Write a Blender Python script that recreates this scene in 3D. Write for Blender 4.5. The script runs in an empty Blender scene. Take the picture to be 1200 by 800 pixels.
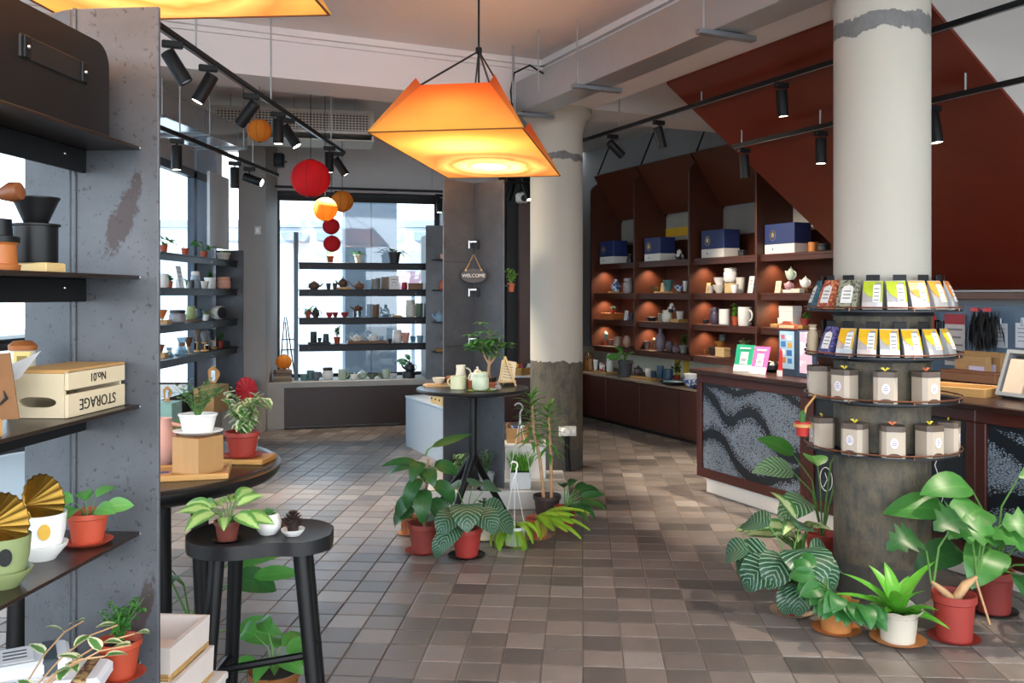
import bpy, math, random
from mathutils import Vector, Matrix
random.seed(11)
S = bpy.context.scene
C = S.collection
V = Vector
# ------------------------------------------------------------------ camera, world, exposure
F, HZ, H = 1050.0, 345.0, 1.5          # focal length in px, horizon row, eye height
cam = bpy.data.objects.new('camera', bpy.data.cameras.new('camera'))
C.objects.link(cam)
cam.location = (0, 0, H)
cam.rotation_euler = (math.pi/2, 0, 0)
cam.data.sensor_width = 36.0
cam.data.lens = 36.0*F/1200
cam.data.shift_y = -(400-HZ)/1200
cam.data.clip_start = 0.05
S.camera = cam
W = bpy.data.worlds.new('sky'); S.world = W; W.use_nodes = True
bg = W.node_tree.nodes['Background']
bg.inputs[0].default_value = (0.86, 0.93, 1.0, 1)
bg.inputs[1].default_value = 3.6
S.view_settings.view_transform = 'Standard'
S.view_settings.look = 'None'
S.view_settings.gamma = 1.0
S.view_settings.use_curve_mapping = False
S.view_settings.exposure = 0.85
S.cycles.max_bounces = 8
S.cycles.diffuse_bounces = 5
S.cycles.transparent_max_bounces = 12
S.cycles.sample_clamp_indirect = 6.0
S.cycles.caustics_reflective = False
S.cycles.caustics_refractive = False

# ------------------------------------------------------------------ frames: pixels and room directions
def P(u, v, Y): return V(((u-600)/F*Y, Y, H-(v-HZ)/F*Y))
def G(u, v, z=0.0):
    Y = F*(H-z)/(v-HZ)
    return V(((u-600)/F*Y, Y, z))
ET = V((.4226, -.9063, 0)); EN = V((.9063, .4226, 0)); O = V((.39, 7.85, 0))
RZ = math.radians(-65)                       # local x along the shelving wall, y into it
def R(t, n, z=0.0): return O+ET*t+EN*n+V((0, 0, z))
def hit(A, D, u):                            # where pixel column u meets the vertical plane A + s D
    k = (u-600)/F
    s = (k*A.y-A.x)/(D.x-k*D.y)
    return V((A.x+D.x*s, A.y+D.y*s, 0))
BK_A, BK_D = V((-2.535, 9.97, 0)), V((.9657, .2597, 0)); BKZ = math.atan2(.2597, .9657)
BK_N = V((-.2597, .9657, 0))
def B(x, y, z=0.0): return BK_A+BK_D*x+BK_N*y+V((0, 0, z))     # back window frame

# ------------------------------------------------------------------ materials
def lin(h):
    if isinstance(h, str):
        h = h.lstrip('#'); c = [int(h[i:i+2], 16)/255 for i in (0, 2, 4)]
    else: c = h
    return tuple((x/12.92 if x <= .04045 else ((x+.055)/1.055)**2.4) for x in c)+(1,)
MATS = {}
def nt(name):
    m = bpy.data.materials.new(name); m.use_nodes = True
    return m, m.node_tree, m.node_tree.nodes['Principled BSDF']
def noise(t, scale, detail=4, src='Object', rough=.6, stretch=None):
    tc = t.nodes.new('ShaderNodeTexCoord'); n = t.nodes.new('ShaderNodeTexNoise')
    n.inputs['Scale'].default_value = scale; n.inputs['Detail'].default_value = detail
    n.inputs['Roughness'].default_value = rough
    o = tc.outputs[src]
    if src == 'World':
        pass
    if stretch:
        mp = t.nodes.new('ShaderNodeMapping'); mp.inputs['Scale'].default_value = stretch
        t.links.new(o, mp.inputs[0]); o = mp.outputs[0]
    t.links.new(o, n.inputs['Vector'])
    return n
def ramp(t, fac, stops):
    r = t.nodes.new('ShaderNodeValToRGB')
    while len(r.color_ramp.elements) < len(stops): r.color_ramp.elements.new(.5)
    for e, (p, c) in zip(r.color_ramp.elements, stops):
        e.position = p; e.color = c if isinstance(c, tuple) and len(c) == 4 else lin(c)
    t.links.new(fac, r.inputs[0]); return r
def mixc(t, fac, a, b):
    m = t.nodes.new('ShaderNodeMix'); m.data_type = 'RGBA'
    for i, x in ((0, fac), (6, a), (7, b)):
        if hasattr(x, 'links'): t.links.new(x, m.inputs[i])
        else: m.inputs[i].default_value = x
    return m.outputs[2]
def bump(t, p, h, strength, dist=.01):
    b = t.nodes.new('ShaderNodeBump'); b.inputs['Strength'].default_value = strength
    b.inputs['Distance'].default_value = dist
    t.links.new(h, b.inputs['Height']); t.links.new(b.outputs[0], p.inputs['Normal'])
def dark(c, k): return tuple(x*k for x in c[:3])+(1,)
def M(col, rough=.5, metal=0.0, var=.18, scale=14, bmp=0.0, spec=.5, coat=0.0):
    key = ('m', str(col), rough, metal, var, scale, bmp, coat)
    if key in MATS: return MATS[key]
    m, t, p = nt('paint_%d' % len(MATS)); c = lin(col)
    n = noise(t, scale)
    t.links.new(mixc(t, n.outputs[0], dark(c, 1-var), dark(c, 1+var)), p.inputs['Base Color'])
    p.inputs['Roughness'].default_value = rough; p.inputs['Metallic'].default_value = metal
    p.inputs['Specular IOR Level'].default_value = spec; p.inputs['Coat Weight'].default_value = coat
    if bmp: bump(t, p, n.outputs[0], bmp)
    MATS[key] = m; return m
def EM(col, s):
    key = ('e', str(col), s)
    if key in MATS: return MATS[key]
    m, t, p = nt('glow_%d' % len(MATS))
    p.inputs['Base Color'].default_value = lin(col); p.inputs['Emission Color'].default_value = lin(col)
    p.inputs['Emission Strength'].default_value = s
    MATS[key] = m; return m
def wood(c1, c2, scale=3.0, rough=.45, axis='x', src='Object'):
    key = ('w', c1, c2, scale, rough, axis, src)
    if key in MATS: return MATS[key]
    m, t, p = nt('wood_%d' % len(MATS))
    st = {'x': (.35, 5, 5), 'z': (5, 5, .35), 'y': (5, .35, 5)}[axis]
    n = noise(t, scale*2, 6, src, .65, st); n2 = noise(t, scale*.5, 3, src)
    a = mixc(t, n.outputs[0], lin(c1), lin(c2))
    t.links.new(mixc(t, n2.outputs[0], a, lin(c1)), p.inputs['Base Color'])
    p.inputs['Roughness'].default_value = rough
    bump(t, p, n.outputs[0], .12, .004)
    MATS[key] = m; return m
def steel_patina(blots=()):                         # mottled raw steel plate with rust flecks
    m, t, p = nt('raw_steel')
    n1 = noise(t, 2.2, 5); n2 = noise(t, 70, 3, rough=.7); n3 = noise(t, 5.5, 7, rough=.72)
    base = ramp(t, n1.outputs[0], [(.3, '#404246'), (.55, '#55585d'), (.75, '#686b70')]).outputs[0]
    f1 = ramp(t, n2.outputs[0], [(.60, (0, 0, 0, 1)), (.70, (1, 1, 1, 1))]).outputs[0]
    f2 = ramp(t, n3.outputs[0], [(.62, (0, 0, 0, 1)), (.70, (1, 1, 1, 1))]).outputs[0]
    mul = t.nodes.new('ShaderNodeMath'); mul.operation = 'MULTIPLY'; mul.inputs[1].default_value = .75
    t.links.new(f1, mul.inputs[0])
    a = mixc(t, mul.outputs[0], base, lin('#2c2422'))
    mul2 = t.nodes.new('ShaderNodeMath'); mul2.operation = 'MULTIPLY'; mul2.inputs[1].default_value = .7
    t.links.new(f2, mul2.inputs[0])
    cc_ = mixc(t, mul2.outputs[0], a, lin('#3a2c29'))
    for bx_, bz_, rx_, rz_, sk_ in blots:    # scuffed rust patches
        tc = t.nodes.new('ShaderNodeTexCoord'); sp_ = t.nodes.new('ShaderNodeSeparateXYZ'); t.links.new(tc.outputs['Object'], sp_.inputs[0])
        def mt(op, a_, b_=0.0):
            q = t.nodes.new('ShaderNodeMath'); q.operation = op
            for i, x in ((0, a_), (1, b_)):
                if hasattr(x, 'links'): t.links.new(x, q.inputs[i])
                else: q.inputs[i].default_value = x
            return q.outputs[0]
        dz_ = mt('SUBTRACT', sp_.outputs[2], bz_); dx_ = mt('SUBTRACT', mt('SUBTRACT', sp_.outputs[0], bx_), mt('MULTIPLY', dz_, sk_))
        rr = mt('SQRT', mt('ADD', mt('POWER', mt('DIVIDE', dx_, rx_), 2.0), mt('POWER', mt('DIVIDE', dz_, rz_), 2.0)))
        nn = noise(t, 26, 6, rough=.8, stretch=(1, 1, .6))
        f_ = ramp(t, mt('ADD', rr, mt('MULTIPLY', mt('SUBTRACT', nn.outputs[0], .5), 2.6)), [(.75, (.85,)*3+(1,)), (.95, (0, 0, 0, 1))]).outputs[0]
        cc_ = mixc(t, f_, cc_, lin('#3a2c2a'))
    t.links.new(cc_, p.inputs['Base Color'])
    p.inputs['Roughness'].default_value = .48; p.inputs['Metallic'].default_value = .25
    bump(t, p, n2.outputs[0], .08, .003)
    return m
def plaster(c1, c2, stain, sc=1.2):
    m, t, p = nt('plaster_%d' % random.randint(0, 9999))
    n1 = noise(t, sc, 6); n2 = noise(t, sc*5, 6, rough=.75); n3 = noise(t, 40, 3)
    a = mixc(t, n1.outputs[0], lin(c1), lin(c2))
    f = ramp(t, n2.outputs[0], [(.66, (0, 0, 0, 1)), (.74, (1, 1, 1, 1))]).outputs[0]
    t.links.new(mixc(t, f, a, lin(stain)), p.inputs['Base Color'])
    p.inputs['Roughness'].default_value = .8
    bump(t, p, n3.outputs[0], .12, .004)
    return m
def concrete(c1, c2, sc=3.0):
    m, t, p = nt('concrete_%d' % random.randint(0, 9999))
    n1 = noise(t, sc, 7, rough=.7); n2 = noise(t, sc*14, 4)
    t.links.new(mixc(t, n1.outputs[0], lin(c1), lin(c2)), p.inputs['Base Color'])
    p.inputs['Roughness'].default_value = .75
    bump(t, p, n2.outputs[0], .25, .004)
    return m
def column_mat(zb, zs, ws):                 # painted above zb, bare cast concrete below, a chipped band at zs
    m, t, p = nt('column_skin_%d' % int(zb*100))
    tc = t.nodes.new('ShaderNodeTexCoord'); sp = t.nodes.new('ShaderNodeSeparateXYZ')
    t.links.new(tc.outputs['Object'], sp.inputs[0])
    n1 = noise(t, 6, 6, rough=.7); n2 = noise(t, 2.2, 5, stretch=(1, 1, .35)); n3 = noise(t, 16, 6, rough=.75, stretch=(1, 1, .5))
    def math_(op, a, b):
        q = t.nodes.new('ShaderNodeMath'); q.operation = op
        for i, x in ((0, a), (1, b)):
            if hasattr(x, 'links'): t.links.new(x, q.inputs[i])
            else: q.inputs[i].default_value = x
        return q.outputs[0]
    wob = math_('MULTIPLY', math_('SUBTRACT', n1.outputs[0], .5), .16)
    z = math_('ADD', sp.outputs[2], wob)
    paint = mixc(t, n2.outputs[0], lin('#a8a297'), lin('#bfbaad'))
    bare = ramp(t, n3.outputs[0], [(.3, '#33302b'), (.45, '#4f4a41'), (.6, '#655a48'), (.75, '#504c45')]).outputs[0]
    low = math_('LESS_THAN', z, zb)
    foot = math_('LESS_THAN', sp.outputs[2], .17)
    band = math_('LESS_THAN', math_('ABSOLUTE', math_('SUBTRACT', z, zs), 0), ws)
    c = mixc(t, low, paint, bare)
    c = mixc(t, foot, c, lin('#4a4743'))
    c = mixc(t, band, c, mixc(t, n3.outputs[0], lin('#4c4b4a'), lin('#8a8988')))
    t.links.new(c, p.inputs['Base Color'])
    p.inputs['Roughness'].default_value = .7
    hgt = math_('MULTIPLY', n3.outputs[0], math_('ADD', low, band))
    bump(t, p, hgt, .6, .02)
    return m
def tile_mat():
    m, t, p = nt('floor_tile')
    g = t.nodes.new('ShaderNodeNewGeometry'); mp = t.nodes.new('ShaderNodeMapping')
    mp.inputs['Rotation'].default_value = (0, 0, TILE_A)
    mp.inputs['Scale'].default_value = (1/TS, 1/TS, 0)
    t.links.new(g.outputs['Position'], mp.inputs[0])
    fl = t.nodes.new('ShaderNodeVectorMath'); fl.operation = 'FLOOR'
    t.links.new(mp.outputs[0], fl.inputs[0])
    wn = t.nodes.new('ShaderNodeTexWhiteNoise'); wn.noise_dimensions = '2D'
    t.links.new(fl.outputs[0], wn.inputs['Vector'])
    cr = ramp(t, wn.outputs['Value'], [(0, '#56514f'), (.25, '#69625e'), (.55, '#736b67'), (.8, '#7d736d'), (1, '#8a837f')])
    tc = t.nodes.new('ShaderNodeTexCoord'); n = t.nodes.new('ShaderNodeTexNoise'); n.inputs['Scale'].default_value = 9
    n.inputs['Detail'].default_value = 7; n.inputs['Roughness'].default_value = .75
    t.links.new(g.outputs['Position'], n.inputs['Vector'])
    mm = t.nodes.new('ShaderNodeMix'); mm.data_type = 'RGBA'; mm.blend_type = 'MULTIPLY'; mm.inputs[0].default_value = .55
    t.links.new(cr.outputs[0], mm.inputs[6])
    t.links.new(ramp(t, n.outputs[0], [(.3, (.6, .58, .57, 1)), (.7, (1.25, 1.22, 1.2, 1))]).outputs[0], mm.inputs[7])
    t.links.new(mm.outputs[2], p.inputs['Base Color'])
    r = ramp(t, n.outputs[0], [(.3, (.27,)*3+(1,)), (.7, (.44,)*3+(1,))])
    t.links.new(r.outputs[0], p.inputs['Roughness'])
    bump(t, p, n.outputs[0], .12, .003)
    return m
def glass_mat(tint='#e8f1f6', gl=.06):
    key = ('g', tint, gl)
    if key in MATS: return MATS[key]
    m, t, p = nt('clear_glass_%d' % len(MATS)); t.nodes.remove(p)
    tr = t.nodes.new('ShaderNodeBsdfTransparent'); tr.inputs[0].default_value = lin(tint)
    g = t.nodes.new('ShaderNodeBsdfGlossy'); g.inputs['Roughness'].default_value = .03
    mx = t.nodes.new('ShaderNodeMixShader'); mx.inputs[0].default_value = gl
    t.links.new(tr.outputs[0], mx.inputs[1]); t.links.new(g.outputs[0], mx.inputs[2])
    t.links.new(mx.outputs[0], t.nodes['Material Output'].inputs[0])
    MATS[key] = m; return m

# ------------------------------------------------------------------ mesh building
class MB:
    def __init__(s): s.v = []; s.f = []; s.uv = {}
    def add(s, vs, fs):
        o = len(s.v); s.v += [tuple(x) for x in vs]; s.f += [tuple(i+o for i in q) for q in fs]; return s
    def box(s, c, d, rz=0.0, bev=0.0, mat=None):
        hx, hy, hz = d[0]/2, d[1]/2, d[2]/2
        if bev <= 0:
            vs = [V((x*hx, y*hy, z*hz)) for z in (-1, 1) for x, y in ((-1, -1), (1, -1), (1, 1), (-1, 1))]
            fs = [(3, 2, 1, 0), (4, 5, 6, 7), (0, 1, 5, 4), (1, 2, 6, 5), (2, 3, 7, 6), (3, 0, 4, 7)]
        else:
            b = min(bev, hx*.9, hy*.9, hz*.9); vs = []; fs = []
            for zz, ins in ((-hz, b), (-hz+b, 0), (hz-b, 0), (hz, b)):
                x, y = hx-ins, hy-ins; q = b if ins == 0 else b*.6
                vs += [V(p+(zz,)) for p in ((-x+q, -y), (x-q, -y), (x, -y+q), (x, y-q), (x-q, y), (-x+q, y), (-x, y-q), (-x, -y+q))]
            for k in range(3):
                for i in range(8): j = (i+1) % 8; fs.append((k*8+i, k*8+j, k*8+8+j, k*8+8+i))
            fs += [tuple(range(7, -1, -1)), tuple(range(24, 32))]
        m = Matrix.Rotation(rz, 3, 'Z')
        if mat is not None: m = mat
        return s.add([m @ x+V(c) for x in vs], fs)
    def lathe(s, prof, n=20, c=(0, 0, 0), mat=None, sx=1.0, sy=1.0, wave=None):
        o = len(s.v); c = V(c); ring = []
        for k, (r, z) in enumerate(prof):
            if r < 1e-6:
                p = V((0, 0, z)); s.v.append(tuple((mat @ p if mat is not None else p)+c)); ring.append([len(s.v)-1])
            else:
                idx = []
                for i in range(n):
                    a = 2*math.pi*i/n; rr = r; zz = z
                    if wave and z > wave[0]: rr = r*(1+wave[1]*math.cos(wave[2]*a)); zz = z+wave[3]*math.cos(wave[2]*a)
                    p = V((rr*math.cos(a)*sx, rr*math.sin(a)*sy, zz))
                    s.v.append(tuple((mat @ p if mat is not None else p)+c)); idx.append(len(s.v)-1)
                ring.append(idx)
        for a, b in zip(ring, ring[1:]):
            for i in range(n):
                j = (i+1) % n
                q = (a[i % len(a)], a[j % len(a)], b[j % len(b)], b[i % len(b)])
                q = tuple(dict.fromkeys(q))
                if len(q) > 2: s.f.append(q)
        return s
    def tube(s, pts, r, n=8, cap=True):
        pts = [V(p) for p in pts]; o = len(s.v); up = None
        rs = r if isinstance(r, (list, tuple)) else [r]*len(pts)
        for k, p in enumerate(pts):
            d = (pts[min(k+1, len(pts)-1)]-pts[max(k-1, 0)])
            d = d.normalized() if d.length > 1e-9 else V((0, 0, 1))
            if up is None: up = V((0, 0, 1)) if abs(d.z) < .9 else V((1, 0, 0))
            x = d.cross(up)
            if x.length < 1e-6: x = d.cross(V((0, 1, 0)))
            x.normalize(); y = x.cross(d).normalized(); up = y
            for i in range(n):
                a = 2*math.pi*i/n; s.v.append(tuple(p+(x*math.cos(a)+y*math.sin(a))*rs[k]))
        for k in range(len(pts)-1):
            for i in range(n):
                j = (i+1) % n; s.f.append((o+k*n+i, o+k*n+j, o+k*n+n+j, o+k*n+n+i))
        if cap:
            s.f.append(tuple(o+i for i in range(n-1, -1, -1))); e = o+(len(pts)-1)*n
            s.f.append(tuple(e+i for i in range(n)))
        return s
    def prism(s, out, d, mat=None, c=(0, 0, 0)):      # outline in x,z; thickness d along y (centred)
        n = len(out); m = mat if mat is not None else Matrix.Identity(3)
        vs = [m @ V((x, -d/2, z))+V(c) for x, z in out]+[m @ V((x, d/2, z))+V(c) for x, z in out]
        fs = [tuple(range(n)), tuple(range(2*n-1, n-1, -1))]
        fs += [(j, i, i+n, j+n) for i in range(n) for j in [(i+1) % n]]
        return s.add(vs, fs)
    def ball(s, c, r, n=14, m=8, sz=1.0, rm=None):
        pr = [(r*math.sin(math.pi*k/m), -r*sz*math.cos(math.pi*k/m)) for k in range(m+1)]
        pr[0] = (0, pr[0][1]); pr[-1] = (0, pr[-1][1])
        return s.lathe(pr, n, c, rm)
    def leaf(s, base, d, L, w, droop=.6, fold=.25, n=6, tip=1.0, split=0, roll=0.0, twist=0.0):
        base = V(base); d = V(d).normalized(); side = d.cross(V((0, 0, 1)))
        if side.length < 1e-3: side = V((1, 0, 0))
        side.normalize(); side = Matrix.Rotation(roll, 3, d) @ side
        o = len(s.v); p = base.copy(); st = L/n; cur = d.copy()
        for k in range(n+1):
            t = k/n; nrm = side.cross(cur).normalized()
            ww = w*(max(0.0, math.sin(math.pi*min(1, t**.75*.985+.015)))**.85)*(1 if t < .9 else tip)
            if split and 0 < k < n and k % 2 == 0: ww *= .55
            if k == n: ww = w*.02
            sd = side*ww/2
            for q, (vx) in enumerate((p-sd+nrm*fold*ww/2, p, p+sd+nrm*fold*ww/2)):
                s.v.append(tuple(vx)); s.uv[len(s.v)-1] = (q/2, t)
            rot = Matrix.Rotation(-droop/n, 3, side); cur = rot @ cur
            if twist: side = Matrix.Rotation(twist/n, 3, cur) @ side
            p = p+cur*st
        for k in range(n):
            a = o+k*3
            s.f += [(a, a+1, a+4, a+3), (a+1, a+2, a+5, a+4)]
        return s
    def build(s, name, mat, parent=None, smooth=False, loc=None, rz=0.0):
        me = bpy.data.meshes.new(name); me.from_pydata(s.v, [], s.f); me.update()
        if s.uv:
            ul = me.uv_layers.new(name='UVMap')
            for lp in me.loops: ul.data[lp.index].uv = s.uv.get(lp.vertex_index, (0, 0))
        if smooth:
            for q in me.polygons: q.use_smooth = True
            if smooth != 'all': me.set_sharp_from_angle(angle=math.radians(40))
        me.materials.append(mat)
        o = bpy.data.objects.new(name, me); C.objects.link(o)
        if parent: o.parent = parent
        if loc is not None: o.location = loc
        if rz: o.rotation_euler = (0, 0, rz)
        return o
def T(name, label, cat, loc=(0, 0, 0), rz=0.0, group=None):
    o = bpy.data.objects.new(name, None); C.objects.link(o); o.empty_display_size = .05
    o.location = loc; o.rotation_euler = (0, 0, rz); tag(o, label, cat, group); return o
def tag(o, label, cat, group=None):
    o['label'] = label; o['category'] = cat
    if group: o['group'] = group
    return o
def st(o, label=None):
    o['kind'] = 'structure'
    if label: o['label'] = label
    return o
def kind(o, k): o['kind'] = k; return o
def rbox(name, c, d, mat, parent=None, bev=.004, rz=0.0, loc=None, lrz=0.0):
    return MB().box(c, d, rz, bev).build(name, mat, parent, False, loc, lrz)
def text_mesh(name, s, size, mat, parent, M4, ext=.0006):
    cu = bpy.data.curves.new(name, 'FONT'); cu.body = s; cu.size = size; cu.align_x = 'CENTER'; cu.align_y = 'CENTER'
    cu.extrude = ext; cu.resolution_u = 3
    tmp = bpy.data.objects.new(name, cu); C.objects.link(tmp)
    bpy.context.view_layer.update()
    me = bpy.data.meshes.new_from_object(tmp.evaluated_get(bpy.context.evaluated_depsgraph_get()))
    bpy.data.objects.remove(tmp); me.materials.clear(); me.materials.append(mat)
    o = bpy.data.objects.new(name, me); C.objects.link(o); o.parent = parent; o.matrix_local = M4; return o
def face_m(loc, rz=0.0, flip=False):         # text standing upright facing local -y
    m = Matrix.Translation(loc) @ Matrix.Rotation(rz, 4, 'Z') @ Matrix.Rotation(math.pi/2, 4, 'X')
    if flip: m = m @ Matrix.Rotation(math.pi, 4, 'Z')
    return m

STEEL = steel_patina()
BLACK = M('#101113', .5, .1, .1, 14, 0, .3); BLACKW = M('#0b0c0e', .42, 0, .1, 14, 0, .3); DKMETAL = M('#2a2c31', .42, .6, .12)
WHITE = M('#e4e2dd', .45, 0, .05); CREAM = M('#d9d3bf', .4, 0, .06); TERRA = M('#a8492a', .65, 0, .15); REDPOT = M('#8f2f22', .55, 0, .12)
SOIL = M('#2a2019', .95, 0, .5, 60, .6); OAK = wood('#c79a5c', '#a5743a', 4); PALEWOOD = wood('#d8bb87', '#c09a62', 4)
CHROME = M('#c9ccd0', .25, .9, .05); GALV = M('#aeb2b6', .38, .75, .1, 5); KRAFT = M('#b58a58', .8, 0, .08)
DKWOOD = wood('#2e1813', '#47251b', 2.2, .42); REDWOOD = wood('#4e1a10', '#7a2e1a', 1.2, .4)
CLEAR = glass_mat()
# ================================================================== STRUCTURE
# ---- floor: bedding plus tiles laid on a grid turned a few degrees
TILE_A = math.atan(83/F)                      # tile joints run towards pixel column 683
TS = .165
TILE = tile_mat()
fl = st(MB().box((0, 7.2, -.034), (12, 15.6, .06)).build('floor', M('#6d645c', .85, 0, .2, 30)), 'grey brown stone tile floor with pale joints')
def tile_mesh(mb, c, a):
    h = TS/2-.003; b = .004
    m = Matrix.Rotation(-a, 3, 'Z')
    vs = [m @ V((x*h, y*h, -.004)) for x, y in ((-1, -1), (1, -1), (1, 1), (-1, 1))]
    vs += [m @ V((x*h, y*h, -.0015)) for x, y in ((-1, -1), (1, -1), (1, 1), (-1, 1))]
    vs += [m @ V((x*(h-b), y*(h-b), 0)) for x, y in ((-1, -1), (1, -1), (1, 1), (-1, 1))]
    fs = [(i, (i+1) % 4, 4+(i+1) % 4, 4+i) for i in range(4)]+[(4+i, 4+(i+1) % 4, 8+(i+1) % 4, 8+i) for i in range(4)]+[(8, 9, 10, 11)]
    mb.add([v+V(c) for v in vs], fs)
proto = MB(); tile_mesh(proto, (0, 0, 0), TILE_A)
near, rest = [], MB()
ca, sa = math.cos(-TILE_A), math.sin(-TILE_A)
for i in range(-45, 45):
    for j in range(10, 85):
        gx, gy = (i+.5)*TS, (j+.5)*TS
        x, y = gx*ca-gy*sa, gx*sa+gy*ca
        n = (x-O.x)*EN.x+(y-O.y)*EN.y
        if y < 1.8 or n > 2.2 or x < -3.25 or y > 11.9: continue
        u, v = 600+F*x/y, HZ+F*H/y
        if 185 < u < 1190 and v < 815 and not (u < 225 and v > 690) and not (u > 1085 and v < 700): near.append((v, x, y))
        else: rest.append if False else tile_mesh(rest, (x, y, 0), TILE_A)
near.sort(reverse=True)
pm = None
for v, x, y in near[:300]:
    if pm is None:
        o = proto.build('tile', TILE, fl); pm = o.data
    else:
        o = bpy.data.objects.new('tile', pm); C.objects.link(o); o.parent = fl
    o.location = (x, y, 0)
for v, x, y in near[300:]: tile_mesh(rest, (x, y, 0), TILE_A)
kind(rest.build('tile_field', TILE, fl), 'stuff')

# ---- ceiling slab and beams
CEIL = plaster('#d8d3d3', '#e8e4e3', '#c0b8b2', .8)
WALLP = plaster('#a3a2a4', '#bcbbbc', '#85817e', 1.0)
st(MB().box((0, 5.9, 3.5), (12, 12.8, .1)).build('ceiling', CEIL), 'off white plaster ceiling with flaked patches')
def rb(mb, t0, t1, n0, n1, z0, z1):
    return mb.box(R((t0+t1)/2, (n0+n1)/2, (z0+z1)/2), (t1-t0, n1-n0, z1-z0), RZ)
st(rb(MB(), .0, 8.5, -.23, .23, 3.1, 3.46).build('trim_1', CEIL), 'white plaster ceiling beam between the round columns')
st(rb(MB(), -.23, .23, -5.0, 2.5, 3.1, 3.46).build('trim_2', CEIL), 'white plaster cross beam running towards the windows')
mo = MB()
for a, w in ((.03, .05), (.07, .03)):
    rb(mo, .23, 8.5, -.23-a, -.23, 3.45-w*1.6, 3.46); rb(mo, .23, .23+a, -5, -.23, 3.45-w*1.6, 3.46)
st(mo.build('trim_3', CEIL), 'stepped plaster cornice along the beams')

# ---- columns
def column(name, label, c, r, zb, zs, ws, cap, flare=1.35):
    pr = [(r, 0), (r, .17), (r, .8), (r, 1.6), (r, 2.3), (r, cap)]
    pr += [(r*(1+(flare-1)*.35), cap+.1), (r*flare, cap+.16), (r*flare, 3.17)]
    o = MB().lathe(pr, 40).build(name, column_mat(zb, zs, ws), None, True, c)
    st(o, label); return o
COLM = V((.39, 7.85, 0)); COLR = V((1.876, 4.55, 0))
cm = column('column', 'round column, bare stained concrete below white paint, beside the plants', COLM, .23, .93, 2.68, .03, 2.9)
cr = column('column', 'round white column carrying the ring shelves of tea', COLR, .23, 1.43, 2.83, .045, 2.96, 1.0)
# ---- right wall, stair soffit
wl = plaster('#8f9091', '#a5a6a6', '#7c7a76', 1.5)
st(rb(MB(), -4.4, 9, 2.42, 2.55, 0, 3.46).build('wall_right', wl), 'grey plaster wall behind the display shelves')
SOF0 = .23; SLP = .71
t0, t1 = 1.354, 3.6
def soff(n): return 3.1-SLP*(n-SOF0)
sb = MB()
sec = [(SOF0, soff(SOF0)), (2.42, soff(2.42)), (2.42, 3.46), (SOF0, 3.46)]
sb.add([R(t, n, z) for t in (t0, t1) for n, z in sec], [(3, 2, 1, 0), (4, 5, 6, 7)]+[(i, (i+1) % 4, 4+(i+1) % 4, 4+i) for i in range(4)])
st(sb.build('stair_body', plaster('#a09b97', '#b4afab', '#8f8984', 1.0)), 'pale plaster side of the boxed in staircase')
sp = MB(); d = .022
sec = [(SOF0-.004, soff(SOF0)-d), (2.42, soff(2.42)-d), (2.42, soff(2.42)-.001), (SOF0-.004, soff(SOF0)-.001)]
sp.add([R(t, n, z) for t in (t0-.012, t1+.012) for n, z in sec], [(3, 2, 1, 0), (4, 5, 6, 7)]+[(i, (i+1) % 4, 4+(i+1) % 4, 4+i) for i in range(4)])
st(sp.build('stair_soffit', wood('#571a0d', '#82301b', .9, .35, src='Generated')), 'polished dark red wood underside of the staircase')
# ---- back right wall, dark panels
def wall_seg(name, a, b, z0, z1, mat, th=.12):
    a = V(a); b = V(b); d = (b-a); L = d.length; ang = math.atan2(d.y, d.x)
    m = (a+b)/2; nrm = V((-d.y, d.x)).normalized()
    return st(MB().box((m.x+nrm.x*th/2, m.y+nrm.y*th/2, (z0+z1)/2), (L, th, z1-z0), ang).build(name, mat))
wr0 = B(1.88, .62); wr1 = R(-4.3, 2.42)
wall_seg('wall_back', (wr0.x, wr0.y+.4), (wr1.x+.2, wr1.y-.1), 0, 3.46, concrete('#2f2b2a', '#433d3a', 2))
o = st(rb(MB(), -3.62, -2.62, 1.5, 1.62, .0, 2.55).build('door_1', DKWOOD), 'dark brown wooden door panel behind the white column')
# ---- back window wall
BW = 1.95
hd = concrete('#b0afb1', '#c4c3c5', 1.4)
q = MB()
def bb(mb, x0, x1, y0, y1, z0, z1, bev=0): return mb.box(B((x0+x1)/2, (y0+y1)/2, (z0+z1)/2), (x1-x0, y1-y0, z1-z0), BKZ, bev)
bb(q, -.5, 2.6, .55, .75, 2.72, 3.46)
st(q.build('wall_back', hd), 'grey plaster wall above the display window')
st(bb(MB(), 1.86, 2.1, .3, .75, 0, 2.75).build('wall_back', hd))
# pier between the two windows, with the white board above the shelf end
st(MB().box((-2.86, 10.1, 1.6), (.3, .5, 3.2)).build('wall_left', concrete('#84807e', '#989492', 2)), 'concrete pier between the two display windows')
wd = st(bb(MB(), -.1, 1.86, .6, .64, 2.66, 2.74).build('window_1', M('#202327', .4, .5)), 'large display window in the back wall')
bb(MB(), -.1, -.04, .6, .64, .5, 2.7).build('window_frame', M('#202327', .4, .5), wd)
bb(MB(), 1.80, 1.86, .6, .64, .5, 2.7).build('window_frame', M('#202327', .4, .5), wd)
bb(MB(), -.1, 1.86, .6, .64, .5, .56).build('window_frame', M('#202327', .4, .5), wd)
bb(MB(), -.06, 1.82, .615, .625, .55, 2.68).build('window_pane', CLEAR, wd)
# bench
BEN = concrete('#8f8c87', '#a9a6a0', 4)
bs = MB()
bb(bs, -.26, 1.9, 0, .62, .46, .52); bb(bs, -.26, -.0, .0, .62, 0, .46); bb(bs, 0, 1.9, .1, .62, 0, .46)
st(bs.build('window_bench', BEN), 'concrete bench below the back window')
st(bb(MB(), .0, 1.9, .03, .09, .02, .455).build('window_bench_panel', wood('#241310', '#3c1f18', 1.5)), 'dark wood front panel of the window bench')
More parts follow.
